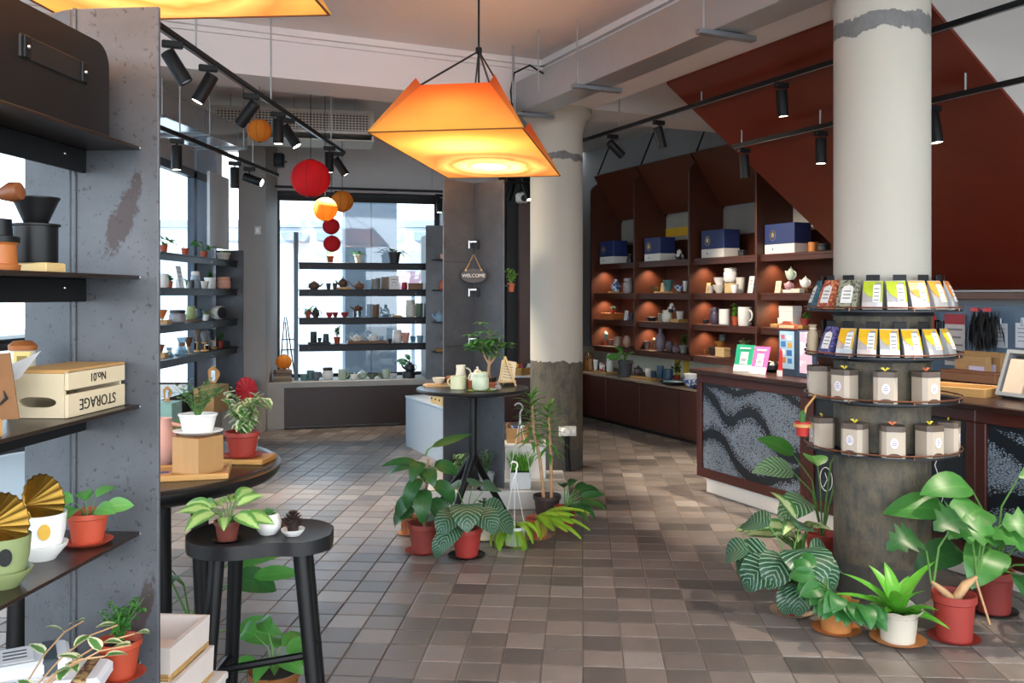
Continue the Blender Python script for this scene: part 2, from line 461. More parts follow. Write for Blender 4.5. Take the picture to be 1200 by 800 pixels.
# ---- left window wall (plane x = -3.3)
LX = -3.3
lf = M('#3a4350', .4, .4)
st(MB().box((-2.89, 9.66, .16), (.36, .37, .32), 0, .004).build('window_ledge', BEN), 'low concrete step at the foot of the window pier')
st(MB().box((LX-.1, 5.5, 3.12), (.2, 9.4, .7)).build('wall_left', hd), 'grey wall band above the side windows')
st(MB().box((LX-.02, 5.5, .16), (.5, 9.4, .32)).build('window_ledge', BEN), 'concrete ledge below the side windows')
wl_ = st(MB().box((LX, 5.6, 2.74), (.07, 8.6, .08)).build('window_2', lf), 'tall side window with dark frame')
for y in (1.4, 3.4, 5.4, 9.25): MB().box((LX, y, 1.6), (.07, .09, 2.32)).build('window_frame', lf, wl_)
MB().box((LX, 5.6, .42), (.07, 8.6, .20)).build('window_frame', lf, wl_)
for y0, y1 in ((1.44, 3.36), (3.44, 5.36), (5.44, 9.21)):
    MB().box((LX, (y0+y1)/2, 1.61), (.008, y1-y0, 2.2)).build('window_pane', CLEAR, wl_)
st(MB().box((LX-.02, 9.62, 1.6), (.1, .62, 3.2)).build('wall_left', M('#a9bcd0', .6, 0, .06)), 'pale blue grey wall strip beside the side window')
st(MB().box((-3.12, 9.52, 2.38), (.03, .62, .78)).build('wall_panel', M('#c9cdd2', .6, 0, .04)), 'white board fixed high beside the side window')
# ---- outside
st(MB().box((0, 24, -.12), (60, 34, .1)).build('pavement', concrete('#a8a6a2', '#bdbbb6', .8)), 'bright pavement outside the windows')
st(MB().box((0, -10.8, -.12), (60, 20, .1)).build('pavement', concrete('#a8a6a2', '#bdbbb6', .8)), 'unseen pavement added behind the camera to block sky light from below')  # added out of view so the sky does not light the room from below
st(MB().box((-14, 6, -.12), (21, 20, .1)).build('pavement', concrete('#a8a6a2', '#bdbbb6', .8)))
# ================================================================== FIXED FURNITURE
def yz_prism(mb, out, x0, x1):               # outline in (y,z), extruded along x
    n = len(out)
    vs = [V((x0, y, z)) for y, z in out]+[V((x1, y, z)) for y, z in out]
    fs = [tuple(range(n-1, -1, -1)), tuple(range(n, 2*n))]+[(i, (i+1) % n, n+(i+1) % n, n+i) for i in range(n)]
    return mb.add(vs, fs)
def arc(cx, cz, r, a0, a1, n=6): return [(cx+r*math.cos(math.radians(a0+(a1-a0)*i/n)), cz+r*math.sin(math.radians(a0+(a1-a0)*i/n))) for i in range(n+1)]
SH = [1.875, 1.515, 1.195, .868]             # shelf heights of the wall bays
BAYW = wood('#3a1c12', '#5e301d', 2.0, .42)
BAYL = M('#6a3a22', .4, 0, .2)
bay_t = [-2.787, -1.805, -.757, .291, 1.335]
NB = 1.95
bays = []
names = ['first bay from the back corner', 'second bay from the back corner', 'third bay from the back corner', 'bay half hidden under the staircase']
def warm_spot(parent, loc, e, size=80):
    l = bpy.data.lights.new('shelf_lamp', 'SPOT'); l.energy = e; l.color = (1, .80, .56); l.spot_size = math.radians(size); l.spot_blend = .8
    l.shadow_soft_size = .015
    o = bpy.data.objects.new('shelf_lamp', l); C.objects.link(o); o.parent = parent; o.location = loc; return o
for i in range(4):
    w = bay_t[i+1]-bay_t[i]
    b = T('display_bay', 'tall dark wood wall shelf with rounded dividers, '+names[i], 'shelf', R(bay_t[i], NB), RZ, 'wall display bays')
    bays.append(b)
    top = 2.88 if i < 3 else 2.88
    div = arc(.13, .80+.13, .13, 270, 180)+arc(.11, top-.11, .11, 180, 90)+[(.45, top), (.45, .80)]
    yz_prism(MB(), div, 0, .028).build('divider', BAYW, b)
    if i == 3: yz_prism(MB(), [(0, .8), (0, 1.75), (.45, 1.43), (.45, .8)], w-.03, w-.002).build('divider', BAYW, b)
    rbox('back_panel', (w/2+.014, .445, 1.465), (w-.03, .018, 1.31), BAYW, b, .002)
    for k, z in enumerate(SH):
        if i == 3 and k == 0: dd = .40
        s = rbox('shelf', (w/2+.014, .24, z-.012), (w-.03, .41, .024), BAYW, b, .003)
        rbox('shelf_lip', (w/2+.014, .05, z-.045), (w-.032, .02, .045), BAYW, s, .002)
        if k == 0: rbox('pale_ledge', (w/2+.05, .12, z-.029), (w*.8, .03, .006), M('#c9b08a', .5), s, .001)
        if k < 3: warm_spot(b, (.12, .19, z-.032), 9.5, 118)
    rbox('bottom_board', (w/2+.014, .28, .81), (w-.03, .33, .02), BAYW, b, .003)
    if i < 3:
        pn = MB(); pn.add([V((x, y, z)) for x in (.03, w-.002) for y, z in ((.03, 2.97), (.40, 2.43), (.42, 2.445), (.05, 2.985))],
                          [(0, 1, 2, 3), (7, 6, 5, 4), (0, 4, 5, 1), (1, 5, 6, 2), (2, 6, 7, 3), (3, 7, 4, 0)])
        pn.build('sloping_panel', wood('#4a2416', '#6e3a24', 1.4, .38), b)
        MB().tube([(.014, .1, 2.86), (.014, .1, 3.0), (.014, .3, 3.44)], .01, 6).build('hanger_rod', BLACK, b)
    else:
        pn = MB(); pn.add([V((x, y, z)) for x, y, z in ((.03, .1, 2.85), (.5, .1, 2.85), (.03, .40, 2.43), (.5, .40, 2.43), (.03, .42, 2.45), (.5, .42, 2.45), (.03, .12, 2.87), (.5, .12, 2.87))],
                          [(0, 1, 3, 2), (6, 7, 5, 4), (0, 6, 7, 1), (2, 3, 5, 4), (0, 2, 4, 6), (1, 7, 5, 3)])
        pn.build('sloping_panel', wood('#4a2416', '#6e3a24', 1.4, .38), b)
# canvases in the gaps above the bay backs
for i, (x0, x1, z0, z1, c, lab) in enumerate([(.03, .8, 2.125, 2.41, '#8f8a80', 'grey canvas picture behind the gift box nearest the back corner'),
        (.03, .85, 2.125, 2.41, '#98948a', 'grey and yellow canvas picture above the second shelf bay'), (.03, .85, 2.125, 2.41, '#86827c', 'plain grey canvas picture above the third shelf bay'),
        (.03, .85, 2.125, 2.41, '#8f8b86', 'small grey canvas half covered by the stair soffit')]):
    o = T('canvas_picture', lab, 'picture', R(bay_t[i], NB), RZ, 'canvases above the bays')
    rbox('canvas', ((x0+x1)/2, .443, (z0+z1)/2), (x1-x0, .02, z1-z0), M(c, .8, 0, .25, 4), o, .002)
    if i == 1: rbox('yellow_band', ((x0+x1)/2, .43, (z0+z1)/2-.05), (x1-x0, .006, .10), M('#d9a92a', .7), o, .001)
# ---- low cabinets under the bays
units = [(-3.95, -2.05, 'behind the white column'), (-2.045, -.62, 'below the second bay'), (-.615, 1.3, 'beside the counter')]
CAB = wood('#33160e', '#552a1b', 1.6, .4)
for j, (a, c_, wh) in enumerate(units):
    b = T('low_cabinet', 'low dark wood cabinet with flat front '+wh, 'cabinet', R(a, 1.73), RZ, 'low cabinets along the shelf wall')
    w = c_-a
    rbox('carcass', (w/2, .345, .285), (w, .64, .49), CAB, b, .003)
    rbox('toe_kick', (w/2, .35, .02), (w-.02, .6, .04), BLACK, b, .002)
    nd = 2
    for k in range(nd):
        rbox('door', (w*(k+.5)/nd, .012, .30), (w/nd-.008, .022, .45), CAB, b, .003)
wt = rbox('worktop', (0, 0, 0), (5.27, .69, .022), wood('#8a7a66', '#6b5844', 2, .4), None, .004, 0, R(-1.32, 2.07, .545), RZ)
tag(wt, 'long pale wood worktop over the low cabinets', 'worktop')
# pale splash board behind the worktop
o = st(rb(MB(), -4.0, 1.3, 2.385, 2.418, .56, .795).build('wall_panel', M('#cfc8b4', .6, 0, .1)), 'cream board on the wall between worktop and bays')
for t_ in (-1.55, -1.38):
    MB().box((t_+1.35, -.004, .1175), (.1, .006, .23)).build('yellow_strip', M('#d8b53a', .6), o, False, R(-1.35, 2.385, .56), RZ)
# side cabinet along the back wall, behind the column
sc_ = T('side_cabinet', 'low side cabinet with pale top in the dark back corner', 'cabinet', (.02, 10.55, 0), 0)
rbox('carcass', (0, .3, .26), (.75, .5, .52), CAB, sc_); rbox('top', (0, .29, .535), (.78, .54, .03), WHITE, sc_)
tp = T('wall_post', 'tall dark brown post with curved foot in the back corner', 'post', (.16, 11.2, 0), 0)
rbox('board', (0, 0, 1.35), (.16, .1, 2.7), BAYW, tp, .02)
bp = T('black_panel', 'narrow black hanging panel in the dark back corner', 'panel', (.02, 11.35, 0), 0)
rbox('board', (0, 0, 1.45), (.17, .04, 2.9), M('#0d0d0f', .6), bp, .004)

# ---- counter
def wave_art(x0, w):                         # dark winding bands between fields of small pale flakes
    m, t, p = nt('wave_relief')
    tc = t.nodes.new('ShaderNodeTexCoord'); sp_ = t.nodes.new('ShaderNodeSeparateXYZ'); t.links.new(tc.outputs['Object'], sp_.inputs[0])
    def mt(op, a, b=0.0):
        q = t.nodes.new('ShaderNodeMath'); q.operation = op
        for i, x in ((0, a), (1, b)):
            if hasattr(x, 'links'): t.links.new(x, q.inputs[i])
            else: q.inputs[i].default_value = x
        return q.outputs[0]
    xn = mt('DIVIDE', mt('SUBTRACT', sp_.outputs[0], x0), w); zn = mt('DIVIDE', mt('SUBTRACT', sp_.outputs[2], .185), .645)
    ns = noise(t, 22, 3); nb = noise(t, 5, 2)
    band = None
    for pts, hw in (([(0, .93), (.14, .80), (.3, .60), (.42, .70), (.52, .745), (.62, .68), (.74, .46), (.86, .36), (1, .38)], .055), ([(0, .36), (.12, .42), (.24, .36), (.36, .16), (.5, .04), (.66, .03), (.82, .14), (1, .22)], .055), ([(0, 1.0), (.2, .98), (.35, .93), (.5, .98), (.7, 1.1), (.85, 1.0), (1, .9)], .035)):
        fc = t.nodes.new('ShaderNodeFloatCurve'); cv = fc.mapping.curves[0]; fc.mapping.use_clip = False
        while len(cv.points) < len(pts): cv.points.new(.5, .5)
        for q, (x, y) in zip(cv.points, pts): q.location = (x, y)
        fc.mapping.update(); t.links.new(xn, fc.inputs['Value'])
        dd = mt('ABSOLUTE', mt('SUBTRACT', zn, fc.outputs[0]))
        dd = mt('DIVIDE', mt('ADD', dd, mt('MULTIPLY', mt('SUBTRACT', ns.outputs[0], .5), .05)), hw)
        dd = ramp(t, mt('MULTIPLY', dd, .25), [(.22, (0, 0, 0, 1)), (.27, (.55, .55, .55, 1)), (.7, (1, 1, 1, 1))]).outputs[0]
        band = dd if band is None else mt('MINIMUM', band, dd)
    vo = t.nodes.new('ShaderNodeTexVoronoi'); vo.feature = 'DISTANCE_TO_EDGE'; vo.inputs['Scale'].default_value = 95
    m2 = t.nodes.new('ShaderNodeMapping'); m2.inputs['Scale'].default_value = (.5, .1, 1.15); t.links.new(tc.outputs['Object'], m2.inputs[0]); t.links.new(m2.outputs[0], vo.inputs['Vector'])
    dots = ramp(t, mt('SUBTRACT', vo.outputs['Distance'], mt('MULTIPLY', mt('SUBTRACT', 1.0, band), .3)), [(.03, (0, 0, 0, 1)), (.12, (1, 1, 1, 1))]).outputs[0]
    fac = mt('MULTIPLY', mt('GREATER_THAN', band, .05), mt('MULTIPLY', dots, mt('ADD', .55, mt('MULTIPLY', nb.outputs[0], .6))))
    t.links.new(mixc(t, fac, lin('#141a21'), lin('#92a0ae')), p.inputs['Base Color'])
    p.inputs['Roughness'].default_value = .4
    bump(t, p, fac, .5, .006)
    return m
FR = wood('#3c1710', '#5a2418', 2, .4)
ct = T('shop_counter', 'long dark wood shop counter with relief panels on its front', 'counter', R(1.316, .5), RZ)
CL = 3.9
rbox('plinth', (CL/2+.03, .33, .055), (CL-.1, .56, .11), plaster('#c9c6bf', '#dddad3', '#b0aba3', 3), ct, .004)
rbox('carcass', (CL/2, .34, .51), (CL-.004, .58, .79), FR, ct, .004)
rbox('worktop', (CL/2, .31, .917), (CL+.04, .70, .034), wood('#2a1712', '#3d231b', 2, .3), ct, .006)
def framed(x0, x1, inner, nm):
    fp = rbox('panel_frame', ((x0+x1)/2, .035, .15), (x1-x0, .035, .07), FR, ct, .004)
    rbox('panel_frame', ((x0+x1)/2, .035, .865), (x1-x0, .035, .07), FR, ct, .004)
    for x in (x0+.03, x1-.03): rbox('panel_frame', (x, .035, .507), (.06, .035, .645), FR, ct, .004)
    rbox(nm, ((x0+x1)/2, .045, .507), (x1-x0-.12, .02, .65), inner, ct, .001)
CHALK = M('#20262c', .7, 0, .3, 6)
framed(0, 1.17, wave_art(.06, 1.05), 'relief_panel'); framed(1.17, 2.40, CHALK, 'chalkboard'); framed(2.40, 3.9, wave_art(2.46, 1.38), 'relief_panel')
CHK = M('#e9ebea', .9)
for cx, cz, r in ((1.33, .33, .075), (2.02, .5, .09)):
    MB().tube([(cx+r*.7*math.cos(a), .032, cz+r*math.sin(a)) for a in [i*math.pi/10 for i in range(21)]], .003, 5).build('chalk_drawing', CHK, ct)
MB().tube([(1.31, .032, .28), (1.34, .032, .33), (1.32, .032, .37)], .003, 5).build('chalk_drawing', CHK, ct)
MB().tube([(2.15, .032, .25), (2.2, .032, .42), (2.14, .032, .56), (2.22, .032, .75)], .003, 5).build('chalk_drawing', CHK, ct)

# ---- steel partition on its low plinth
pl = st(MB().box((-.1, 6.62, .065), (1.0, .75, .13), 0, .006).build('plinth', concrete('#b5b2ad', '#c7c4be', 5)), 'low pale concrete plinth under the steel partition')
pt = T('steel_partition', 'tall folded raw steel partition standing on the concrete plinth', 'partition', (-.279, 6.52, .13), 0)
def plate(a, b, z0, z1, th=.012):
    a = V(a); b = V(b); d = b-a; ang = math.atan2(d.y, d.x); m = (a+b)/2
    return MB().box((m.x, m.y, (z0+z1)/2), (d.length, th, z1-z0), ang, .002)
plate((-.205, -.22), (0, 0), 0, 2.18).build('left_plate', STEEL, pt)
plate((0, 0), (.225, -.2), 0, 2.18).build('right_plate', STEEL, pt)
for z in (1.75, 1.405, 1.05):
    br = rbox('bracket', (.0, -.03, z), (.05, .05, .014), CHROME, pt, .003)
    rbox('bracket_hook', (.035, -.07, z-.02), (.016, .016, .07), BLACK, br, .003); rbox('bracket_clip', (-.03, -.07, z-.02), (.012, .012, .06), CHROME, br, .003)
for k in range(2):                          # weld seams
    plate((-.2, -.221), (-.004, -.011), 1.0+k*.6, 1.004+k*.6, .006).build('seam', DKMETAL, pt)
# welcome sign
ws = T('welcome_sign', 'small oval dark brown sign hanging on the steel partition', 'sign', P(555, 323, 6.385), 0)
ov = [(.092*math.cos(a), .05*math.sin(a)) for a in [i*2*math.pi/28 for i in range(28)]]
MB().prism(ov, .012).build('board', wood('#2c2320', '#3c322e', 6), ws)
text_mesh('lettering', 'WELCOME', .034, M('#d8d4cc', .6), ws, face_m((0, -.0075, 0)))
MB().tube([(-.055, -.004, .04), (0, .02, .155), (.055, -.004, .04)], .004, 6).build('rope', M('#a78a5c', .9), ws)
MB().tube([(0, .02, .15), (.005, .02, .2), (-.015, .05, .22), (0, .10, .255)], .004, 6).build('hook', BLACK, ws)
for x in (-.055, .055): MB().ball((x, -.006, .04), .008).build('rope_knot', M('#c9a05c', .8), ws)

# ---- back window shelves
WS = [1.868, 1.56, 1.235, .93]
pA = B(0, .3)
def bx(u, y=.3):
    q_ = hit(B(0, y), BK_D, u); return (q_-B(0, y)).dot(BK_D)
x0, x1 = bx(350), bx(497)
un = T('window_shelf', 'black steel window shelves on a post above the concrete bench', 'shelf', B(0, .3), BKZ)
MST = M('#1d1f24', .45, .5, .1)
for z in WS:
    s = rbox('shelf', ((x0+x1)/2, 0, z-.006), (x1-x0, .26, .012), MST, un, .002)
    rbox('shelf_fascia', ((x0+x1)/2, -.10, z-.045), (x1-x0, .012, .07), MST, s, .002)
    for k in (.08, .92): MB().ball((x0+(x1-x0)*k, -.107, z-.05), .006, 8, 5).build('bolt', CHROME, s)
rbox('post', (x0-.03, -.02, 1.37), (.05, .06, 1.69), M('#4a525e', .4, .4), un, .004)
rbox('end_plate', (x1+.006, -.02, 1.36), (.012, .5, 1.68), STEEL, un, .002)
# end panel unit to the right of the window with its own small shelves
x2 = bx(497, .0); x3 = bx(528, .0)
u2 = T('corner_shelf', 'narrow raw steel corner shelf beside the back window', 'shelf', B(0, .0), BKZ)
plate((x2+.02, -.0), (x3, -.06), .52, 2.3).build('back_plate', STEEL, u2)
for z in (1.9, 1.55, 1.18, .84):
    rbox('shelf', (x2+.2, -.12, z), (.24, .16, .012), MST, u2, .002)
# pale block with drawers in front
pb = T('display_block', 'long pale blue grey display block behind the steel partition', 'plinth', R(-.95, -.62, 0), RZ)
rbox('body', (0, 0, .24), (1.2, .5, .48), M('#a9b6c3', .55, 0, .05), pb, .004); rbox('top', (0, 0, .49), (1.21, .51, .02), M('#b5c2cf', .55, 0, .05), pb, .003)
dr = T('drawer_box', 'row of tiny wooden drawers on the pale display block', 'drawer box', R(-.72, -.78, .50), RZ)
rbox('case', (0, 0, .05), (.30, .14, .10), PALEWOOD, dr, .002)
for k in (-1, 0, 1):
    d_ = rbox('drawer', (k*.098, -.073, .05), (.09, .012, .085), PALEWOOD, dr, .002)
    MB().ball((k*.098, -.081, .05), .009, 8, 5).build('knob', BLACK, d_)

# ---- left window shelves
lu = T('window_shelf', 'long black steel shelves across the side windows', 'shelf', (-3.13, 6.4, 0), math.pi/2)
for z in WS:
    s = rbox('shelf', (0, 0, z-.006), (6.88, .26, .012), MST, lu, .002)
    rbox('shelf_fascia', (0, -.11, z-.04), (6.84, .012, .06), MST, s, .002)
    for k in (-1.0, 1.2, 2.6): MB().ball((k, -.117, z-.045), .006, 8, 5).build('bolt', CHROME, s)
rbox('end_plate', (3.434, -.03, 1.155), (.012, .30, 1.66), STEEL, lu, .002)

# ---- shelf unit in the foreground with its folded end plate
SHL = [1.85, 1.545, 1.24, .94, .635]
fu = T('steel_shelf_unit', 'raw steel shelving with black shelves and folded end plate, tall in the foreground', 'shelf', (-.834, 2.12, 0), -TILE_A)
plate((0, 0), (-.216, 0), 0, 2.18).build('end_plate', steel_patina(((-.089, 1.68, .034, .10, .35), (-.045, .74, .025, .10, .3))), fu)
plate((-.216, 0), (-.375, .07), 0, 2.18).build('folded_plate', STEEL, fu)
MB().tube([(-.205, -.008, 0), (-.205, -.008, 2.18)], .004, 6).build('weld', STEEL, fu)
SHM = wood('#1b1613', '#3a2620', 3, .32)
for z in SHL:
    s = rbox('shelf', (-.225, -.6, z-.004), (.362, 1.19, .008), SHM, fu, .001)
    rbox('shelf_rail', (-.182, -.6, z-.035), (.012, 1.188, .054), BLACK, s, .002)
    MB().ball((-.174, -.1, z-.03), .0035, 8, 5).build('bolt', CHROME, s)
    MB().ball((-.046, -.006, z-.004), .004, 8, 5).build('rivet', CHROME, s)

# ---- ring shelves on the right column
CD = V((-.381, -.925, 0)); CLt = V((.925, -.381, 0))
def ring_pos(u, r, z, c=1033):
    s_ = max(-.98, min(.98, (u-c)/(93*r/.37))); cph = math.sqrt(1-s_*s_)
    d_ = CD*cph+CLt*s_
    return COLR+d_*r+V((0, 0, z)), math.atan2(d_.x, -d_.y)
rk = T('ring_shelf', 'four tier black ring shelf clamped around the white column', 'shelf', COLR, 0)
RZS = [1.425, 1.2, .985, .73]
COP = M('#8a5a44', .3, .7, .1)
for k, z in enumerate(RZS):
    r_ = .37
    pr = [(.234, z-.008), (r_, z-.008), (r_, z), (.234, z)]
    pr.append(pr[0])
    p_ = MB().lathe(pr, 40).build('ring_plate', DKMETAL, rk, True)
    rr = .372
    MB().tube([(rr*math.cos(a), rr*math.sin(a), z+.014) for a in [i*2*math.pi/40 for i in range(41)]], .004, 6).build('ring_rail', COP, p_)
    for a in range(0, 360, 45):
        MB().tube([(rr*math.cos(math.radians(a)), rr*math.sin(math.radians(a)), z-.004), (rr*math.cos(math.radians(a)), rr*math.sin(math.radians(a)), z+.014)], .003, 5).build('rail_pin', COP, p_)
    MB().lathe([(.232, z-.03), (.242, z-.03), (.242, z+.0), (.232, z+.0)], 32).build('clamp_collar', BLACK, p_, True)
    if k < 2:
        for a in range(0, 360, 24):
            m = Matrix.Rotation(math.radians(a), 3, 'Z')
            MB().box(m @ V((.285, 0, z+.085)), (.006, .062, .17), math.radians(a), .002).build('back_tab', BLACK, p_)

# ================================================================== CEILING SERVICES
# duct beside the beam
du = T('air_duct', 'long galvanised air duct slung beside the plaster beam', 'duct', R(.25, -.405), RZ)
rbox('duct_body', (3.4, 0, 3.12), (6.8, .22, .26), GALV, du, .004)
for x in (.1, 1.15, 2.6, 4.2):
    h_ = rbox('hanger_tray', (x, -.01, 2.972), (.05, .40, .03), M('#8c9095', .4, .7), du, .003)
    MB().tube([(x, -.17, 2.97), (x, -.17, 3.45)], .006, 6).build('hanger_rod', M('#a5a9ae', .4, .6), h_)
for x in (.35, .8): MB().tube([(x, -.3, 3.0), (x, -.3, 3.45)], .006, 6).build('threaded_rod', M('#a5a9ae', .4, .6), du)
MB().tube([(.55, -.13, 3.2), (.45, -.2, 3.28), (.25, -.24, 3.26), (.1, -.2, 3.15), (.05, -.16, 3.02)], .008, 6).build('loop_cable', BLACK, du)
# left duct and air conditioner
d2 = T('air_duct', 'short galvanised duct feeding the ceiling air conditioner', 'duct', P(225, 135, 7.6)*1.0, 0)
d2.location = (-2.75, 7.35, 0); d2.rotation_euler = (0, 0, math.radians(-6))
rbox('duct_body', (0, 0, 2.93), (.42, 1.9, .2), M('#c3c7cb', .16, .9, .06, 5), d2, .004)
for y in (-.7, .1, .8):
    h_ = rbox('hanger_tray', (0, y, 2.82), (.5, .04, .02), M('#8c9095', .4, .7), d2, .002)
    MB().tube([(.235, y, 2.82), (.235, y, 3.45)], .005, 6).build('hanger_rod', M('#a5a9ae', .4, .6), h_)
ac = T('air_conditioner', 'long white air conditioner with mesh grille under the ceiling', 'air conditioner', (-2.13, 8.75, .05), math.radians(12))
ACM = M('#c2c1be', .5)
rbox('casing', (0, .25, 3.155), (1.55, .5, .23), ACM, ac, .006); rbox('bottom_plate', (0, .25, 2.976), (1.55, .5, .012), ACM, ac, .003); rbox('outlet_back', (0, .49, 3.01), (1.54, .02, .07), ACM, ac, .002)
for x in (-.765, .765): rbox('outlet_cheek', (x, .25, 3.01), (.02, .5, .07), ACM, ac, .002)
g_ = rbox('grille_backing', (0, -.003, 3.15), (1.46, .012, .17), M('#5e5d5c', .7), ac, .001)
gm = MB()
for k in range(46): gm.box((-.72+k*.032, -.014, 3.15), (.007, .01, .17))
for k in range(7): gm.box((0, -.014, 3.075+k*.025), (1.46, .01, .006))
kind(gm.build('grille_mesh', M('#d0cfcb', .5), g_), 'stuff')
for x in (-.6, 0, .6): MB().tube([(x, .1, 3.26), (x, .1, 3.46)], .006, 6).build('hanger_rod', M('#a5a9ae', .4, .6), ac)
sp_ = T('ceiling_speaker', 'small black box speaker high beside the display window', 'speaker', P(327, 188, 9.6), 0)
rbox('cabinet', (0, 0, 0), (.1, .1, .15), BLACK, sp_, .008); MB().lathe([(0, -.001), (.035, 0), (.036, .004), (0, .006)], 16, (0, -.05, -.01), Matrix.Rotation(math.pi/2, 3, 'X')).build('driver', DKMETAL, sp_)
MB().tube([(0, .05, 0), (0, .3, .03)], .012, 6).build('wall_arm', BLACK, sp_)
# ---- tracks
LENS = EM('#fff3dc', 14.0); LOFF = M('#8f8c86', .2, .3)
def track(label, a, b, rods, zc=3.45):
    a = V(a); b = V(b)
    o = T('light_track', label, 'track', a, math.atan2(b.y-a.y, b.x-a.x))
    L = (b-a).length
    rbox('rail', (L/2, 0, 0), (L, .034, .03), BLACK, o, .003)
    rbox('conductor_slot', (L/2, 0, -.0155), (L-.02, .012, .003), M('#9a9ea3', .3, .6), o, .0005)
    for s_ in rods:
        s_, zt = s_ if isinstance(s_, tuple) else (s_, zc)
        MB().tube([(s_*L, 0, .012), (s_*L, 0, zt-a.z)], .006, 6).build('suspension_rod', M('#a9acaf', .4, .6), o)
    return o, a, b
nsp = [0]
def spot(loc, d, lit, e, label, size=46, L=.17, r=.036, col=(1, .86, .68), lamp='spot_lamp'):
    d = V(d).normalized(); o = T('track_spotlight', label, 'spotlight', loc, 0, 'black track spotlights')
    rbox('adapter', (0, 0, -.032), (.035, .10, .034), BLACK, o, .004, math.atan2(ET.y, ET.x))
    piv = V((0, 0, -.11))
    MB().tube([(0, 0, -.045), piv], .007, 6).build('arm', BLACK, o)
    q_ = V((0, 0, -1)).rotation_difference(d).to_matrix()
    prof = [(0, L*.45), (r*.93, L*.45), (r, L*.42), (r, -L*.55), (r*.86, -L*.55), (r*.86, -L*.52)]
    c0 = piv+d*.03
    MB().lathe(prof, 20, c0, q_).build('can', BLACK, o, True)
    MB().lathe([(r*.86, -L*.53), (0, -L*.53)], 20, c0, q_).build('lens', LENS if lit else LOFF, o)
    if e:
        l = bpy.data.lights.new(lamp, 'SPOT'); l.energy = e; l.color = col; l.spot_size = math.radians(size); l.spot_blend = .5; l.shadow_soft_size = .03
        lo = bpy.data.objects.new(lamp, l); C.objects.link(lo); lo.parent = o
        lo.location = c0+d*(L*.57); lo.rotation_euler = V((0, 0, -1)).rotation_difference(d).to_euler()
    return o
track('long black light track under the ceiling above the round lanterns', (-1.72, 3.4, 2.78), (-1.52, 8.1, 2.78), (.28, .55, .9))
track('black light track beside the tall side window', (-2.42, 5.2, 2.62), (-2.2, 8.4, 2.62), ((.35, 3.11), .8))
track('black light track across the head of the back window', B(-.1, .2, 2.72), B(2.3, .2, 2.72), (.1, .75))
track('black light track under the plaster beam near the stairs', R(-.3, .36, 2.9), R(6.0, .36, 2.9), (.12, (.3, 2.99), (.52, 2.99)))
track('short black light track mounted under the red stair soffit', R(1.5, .72, 2.62), R(4.0, .72, 2.62), (.04, .36, .8), 2.74)
bpy.data.objects.get('light_track')
def lt(u, z, xa, ya, xb, yb):
    p_ = hit(V((xa, ya, 0)), V((xb-xa, yb-ya, 0)), u); return V((p_.x, p_.y, z-.015))
A1 = (-1.72, 3.4, -1.52, 8.1); A2 = (-2.42, 5.2, -2.2, 8.4)
def l1(u): return lt(u, 2.78, *A1)
def l2(u): return lt(u, 2.62, *A2)
spot(l1(202), (.35, .1, -.6), False, 0, 'black track spotlight half hidden behind the steel end plate')
spot(l1(244), (-.30, -.1, -.6), True, 110, 'large black track spotlight tilted towards the side window plants', 50)
spot(l1(294), (-.42, .12, -.5), True, 110, 'black track spotlight tilted beside the small orange lantern', 50)
spot(l1(326), (0, 0, -1), True, 110, 'upright black track spotlight between the orange lantern and a lit spotlight', 55)
spot(l1(337), (.4, .0, -.6), True, 110, 'lit black track spotlight aimed at the middle of the floor', 60)
spot(l1(386), (0, .03, -1), True, 110, 'upright black track spotlight above the red lantern', 55)
spot(l1(396), (.42, .1, -.65), True, 110, 'lit black track spotlight at the window end of the long track', 55)
spot(l2(207), (0, 0, -1), True, 110, 'lit upright spotlight in front of the side window', 60)
spot(l2(275), (0, 0, -1), False, 0, 'unlit upright spotlight near the window pier', 60)
spot(l2(292), (.68, -.1, -.25), True, 110, 'lit spotlight turned sideways at the track end', 60)
def b3(u): q_ = hit(B(0, .2), BK_D, u); return V((q_.x, q_.y, 2.705))
spot(b3(397), (0, 0, -1), True, 110, 'black spotlight above the orange lanterns at the window head', 60)
spot(b3(515), (0, -.05, -1), True, 110, 'lit spotlight at the window head beside the steel partition', 60)
def r1(u, n, z): 
    q_ = hit(R(0, n), ET, u); return V((q_.x, q_.y, z-.015))
spot(r1(718, .36, 2.9), (.6, .26, -.55), True, 130, 'black spotlight tilted at the first wall bay', 62)
spot(r1(772, .36, 2.9), (.26, .12, -.95), True, 130, 'black spotlight aimed down by the edge of the stair soffit', 55)
spot(r1(916, .36, 2.9), (.1, .05, -1), True, 130, 'lit black spotlight below the red soffit on the beam track', 55)
spot(r1(872, .72, 2.62), (.1, .1, -1), True, 130, 'black spotlight at the end of the soffit track', 60)
spot(r1(962, .72, 2.62), (.0, 0, -1), True, 130, 'lit upright spotlight on the soffit track beside the column', 60)
spot(r1(1094, .72, 2.62), (.12, -.1, -1), True, 130, 'lit spotlight on the soffit track behind the white column', 60)
# spotlights of the same beam track further on, behind the camera's right shoulder
spot(R(4.6, .36, 2.885), (-.42, .0, -1), True, 130, 'black spotlight on the beam track over the counter plants', 48, lamp='track_lamp_right_offscreen')
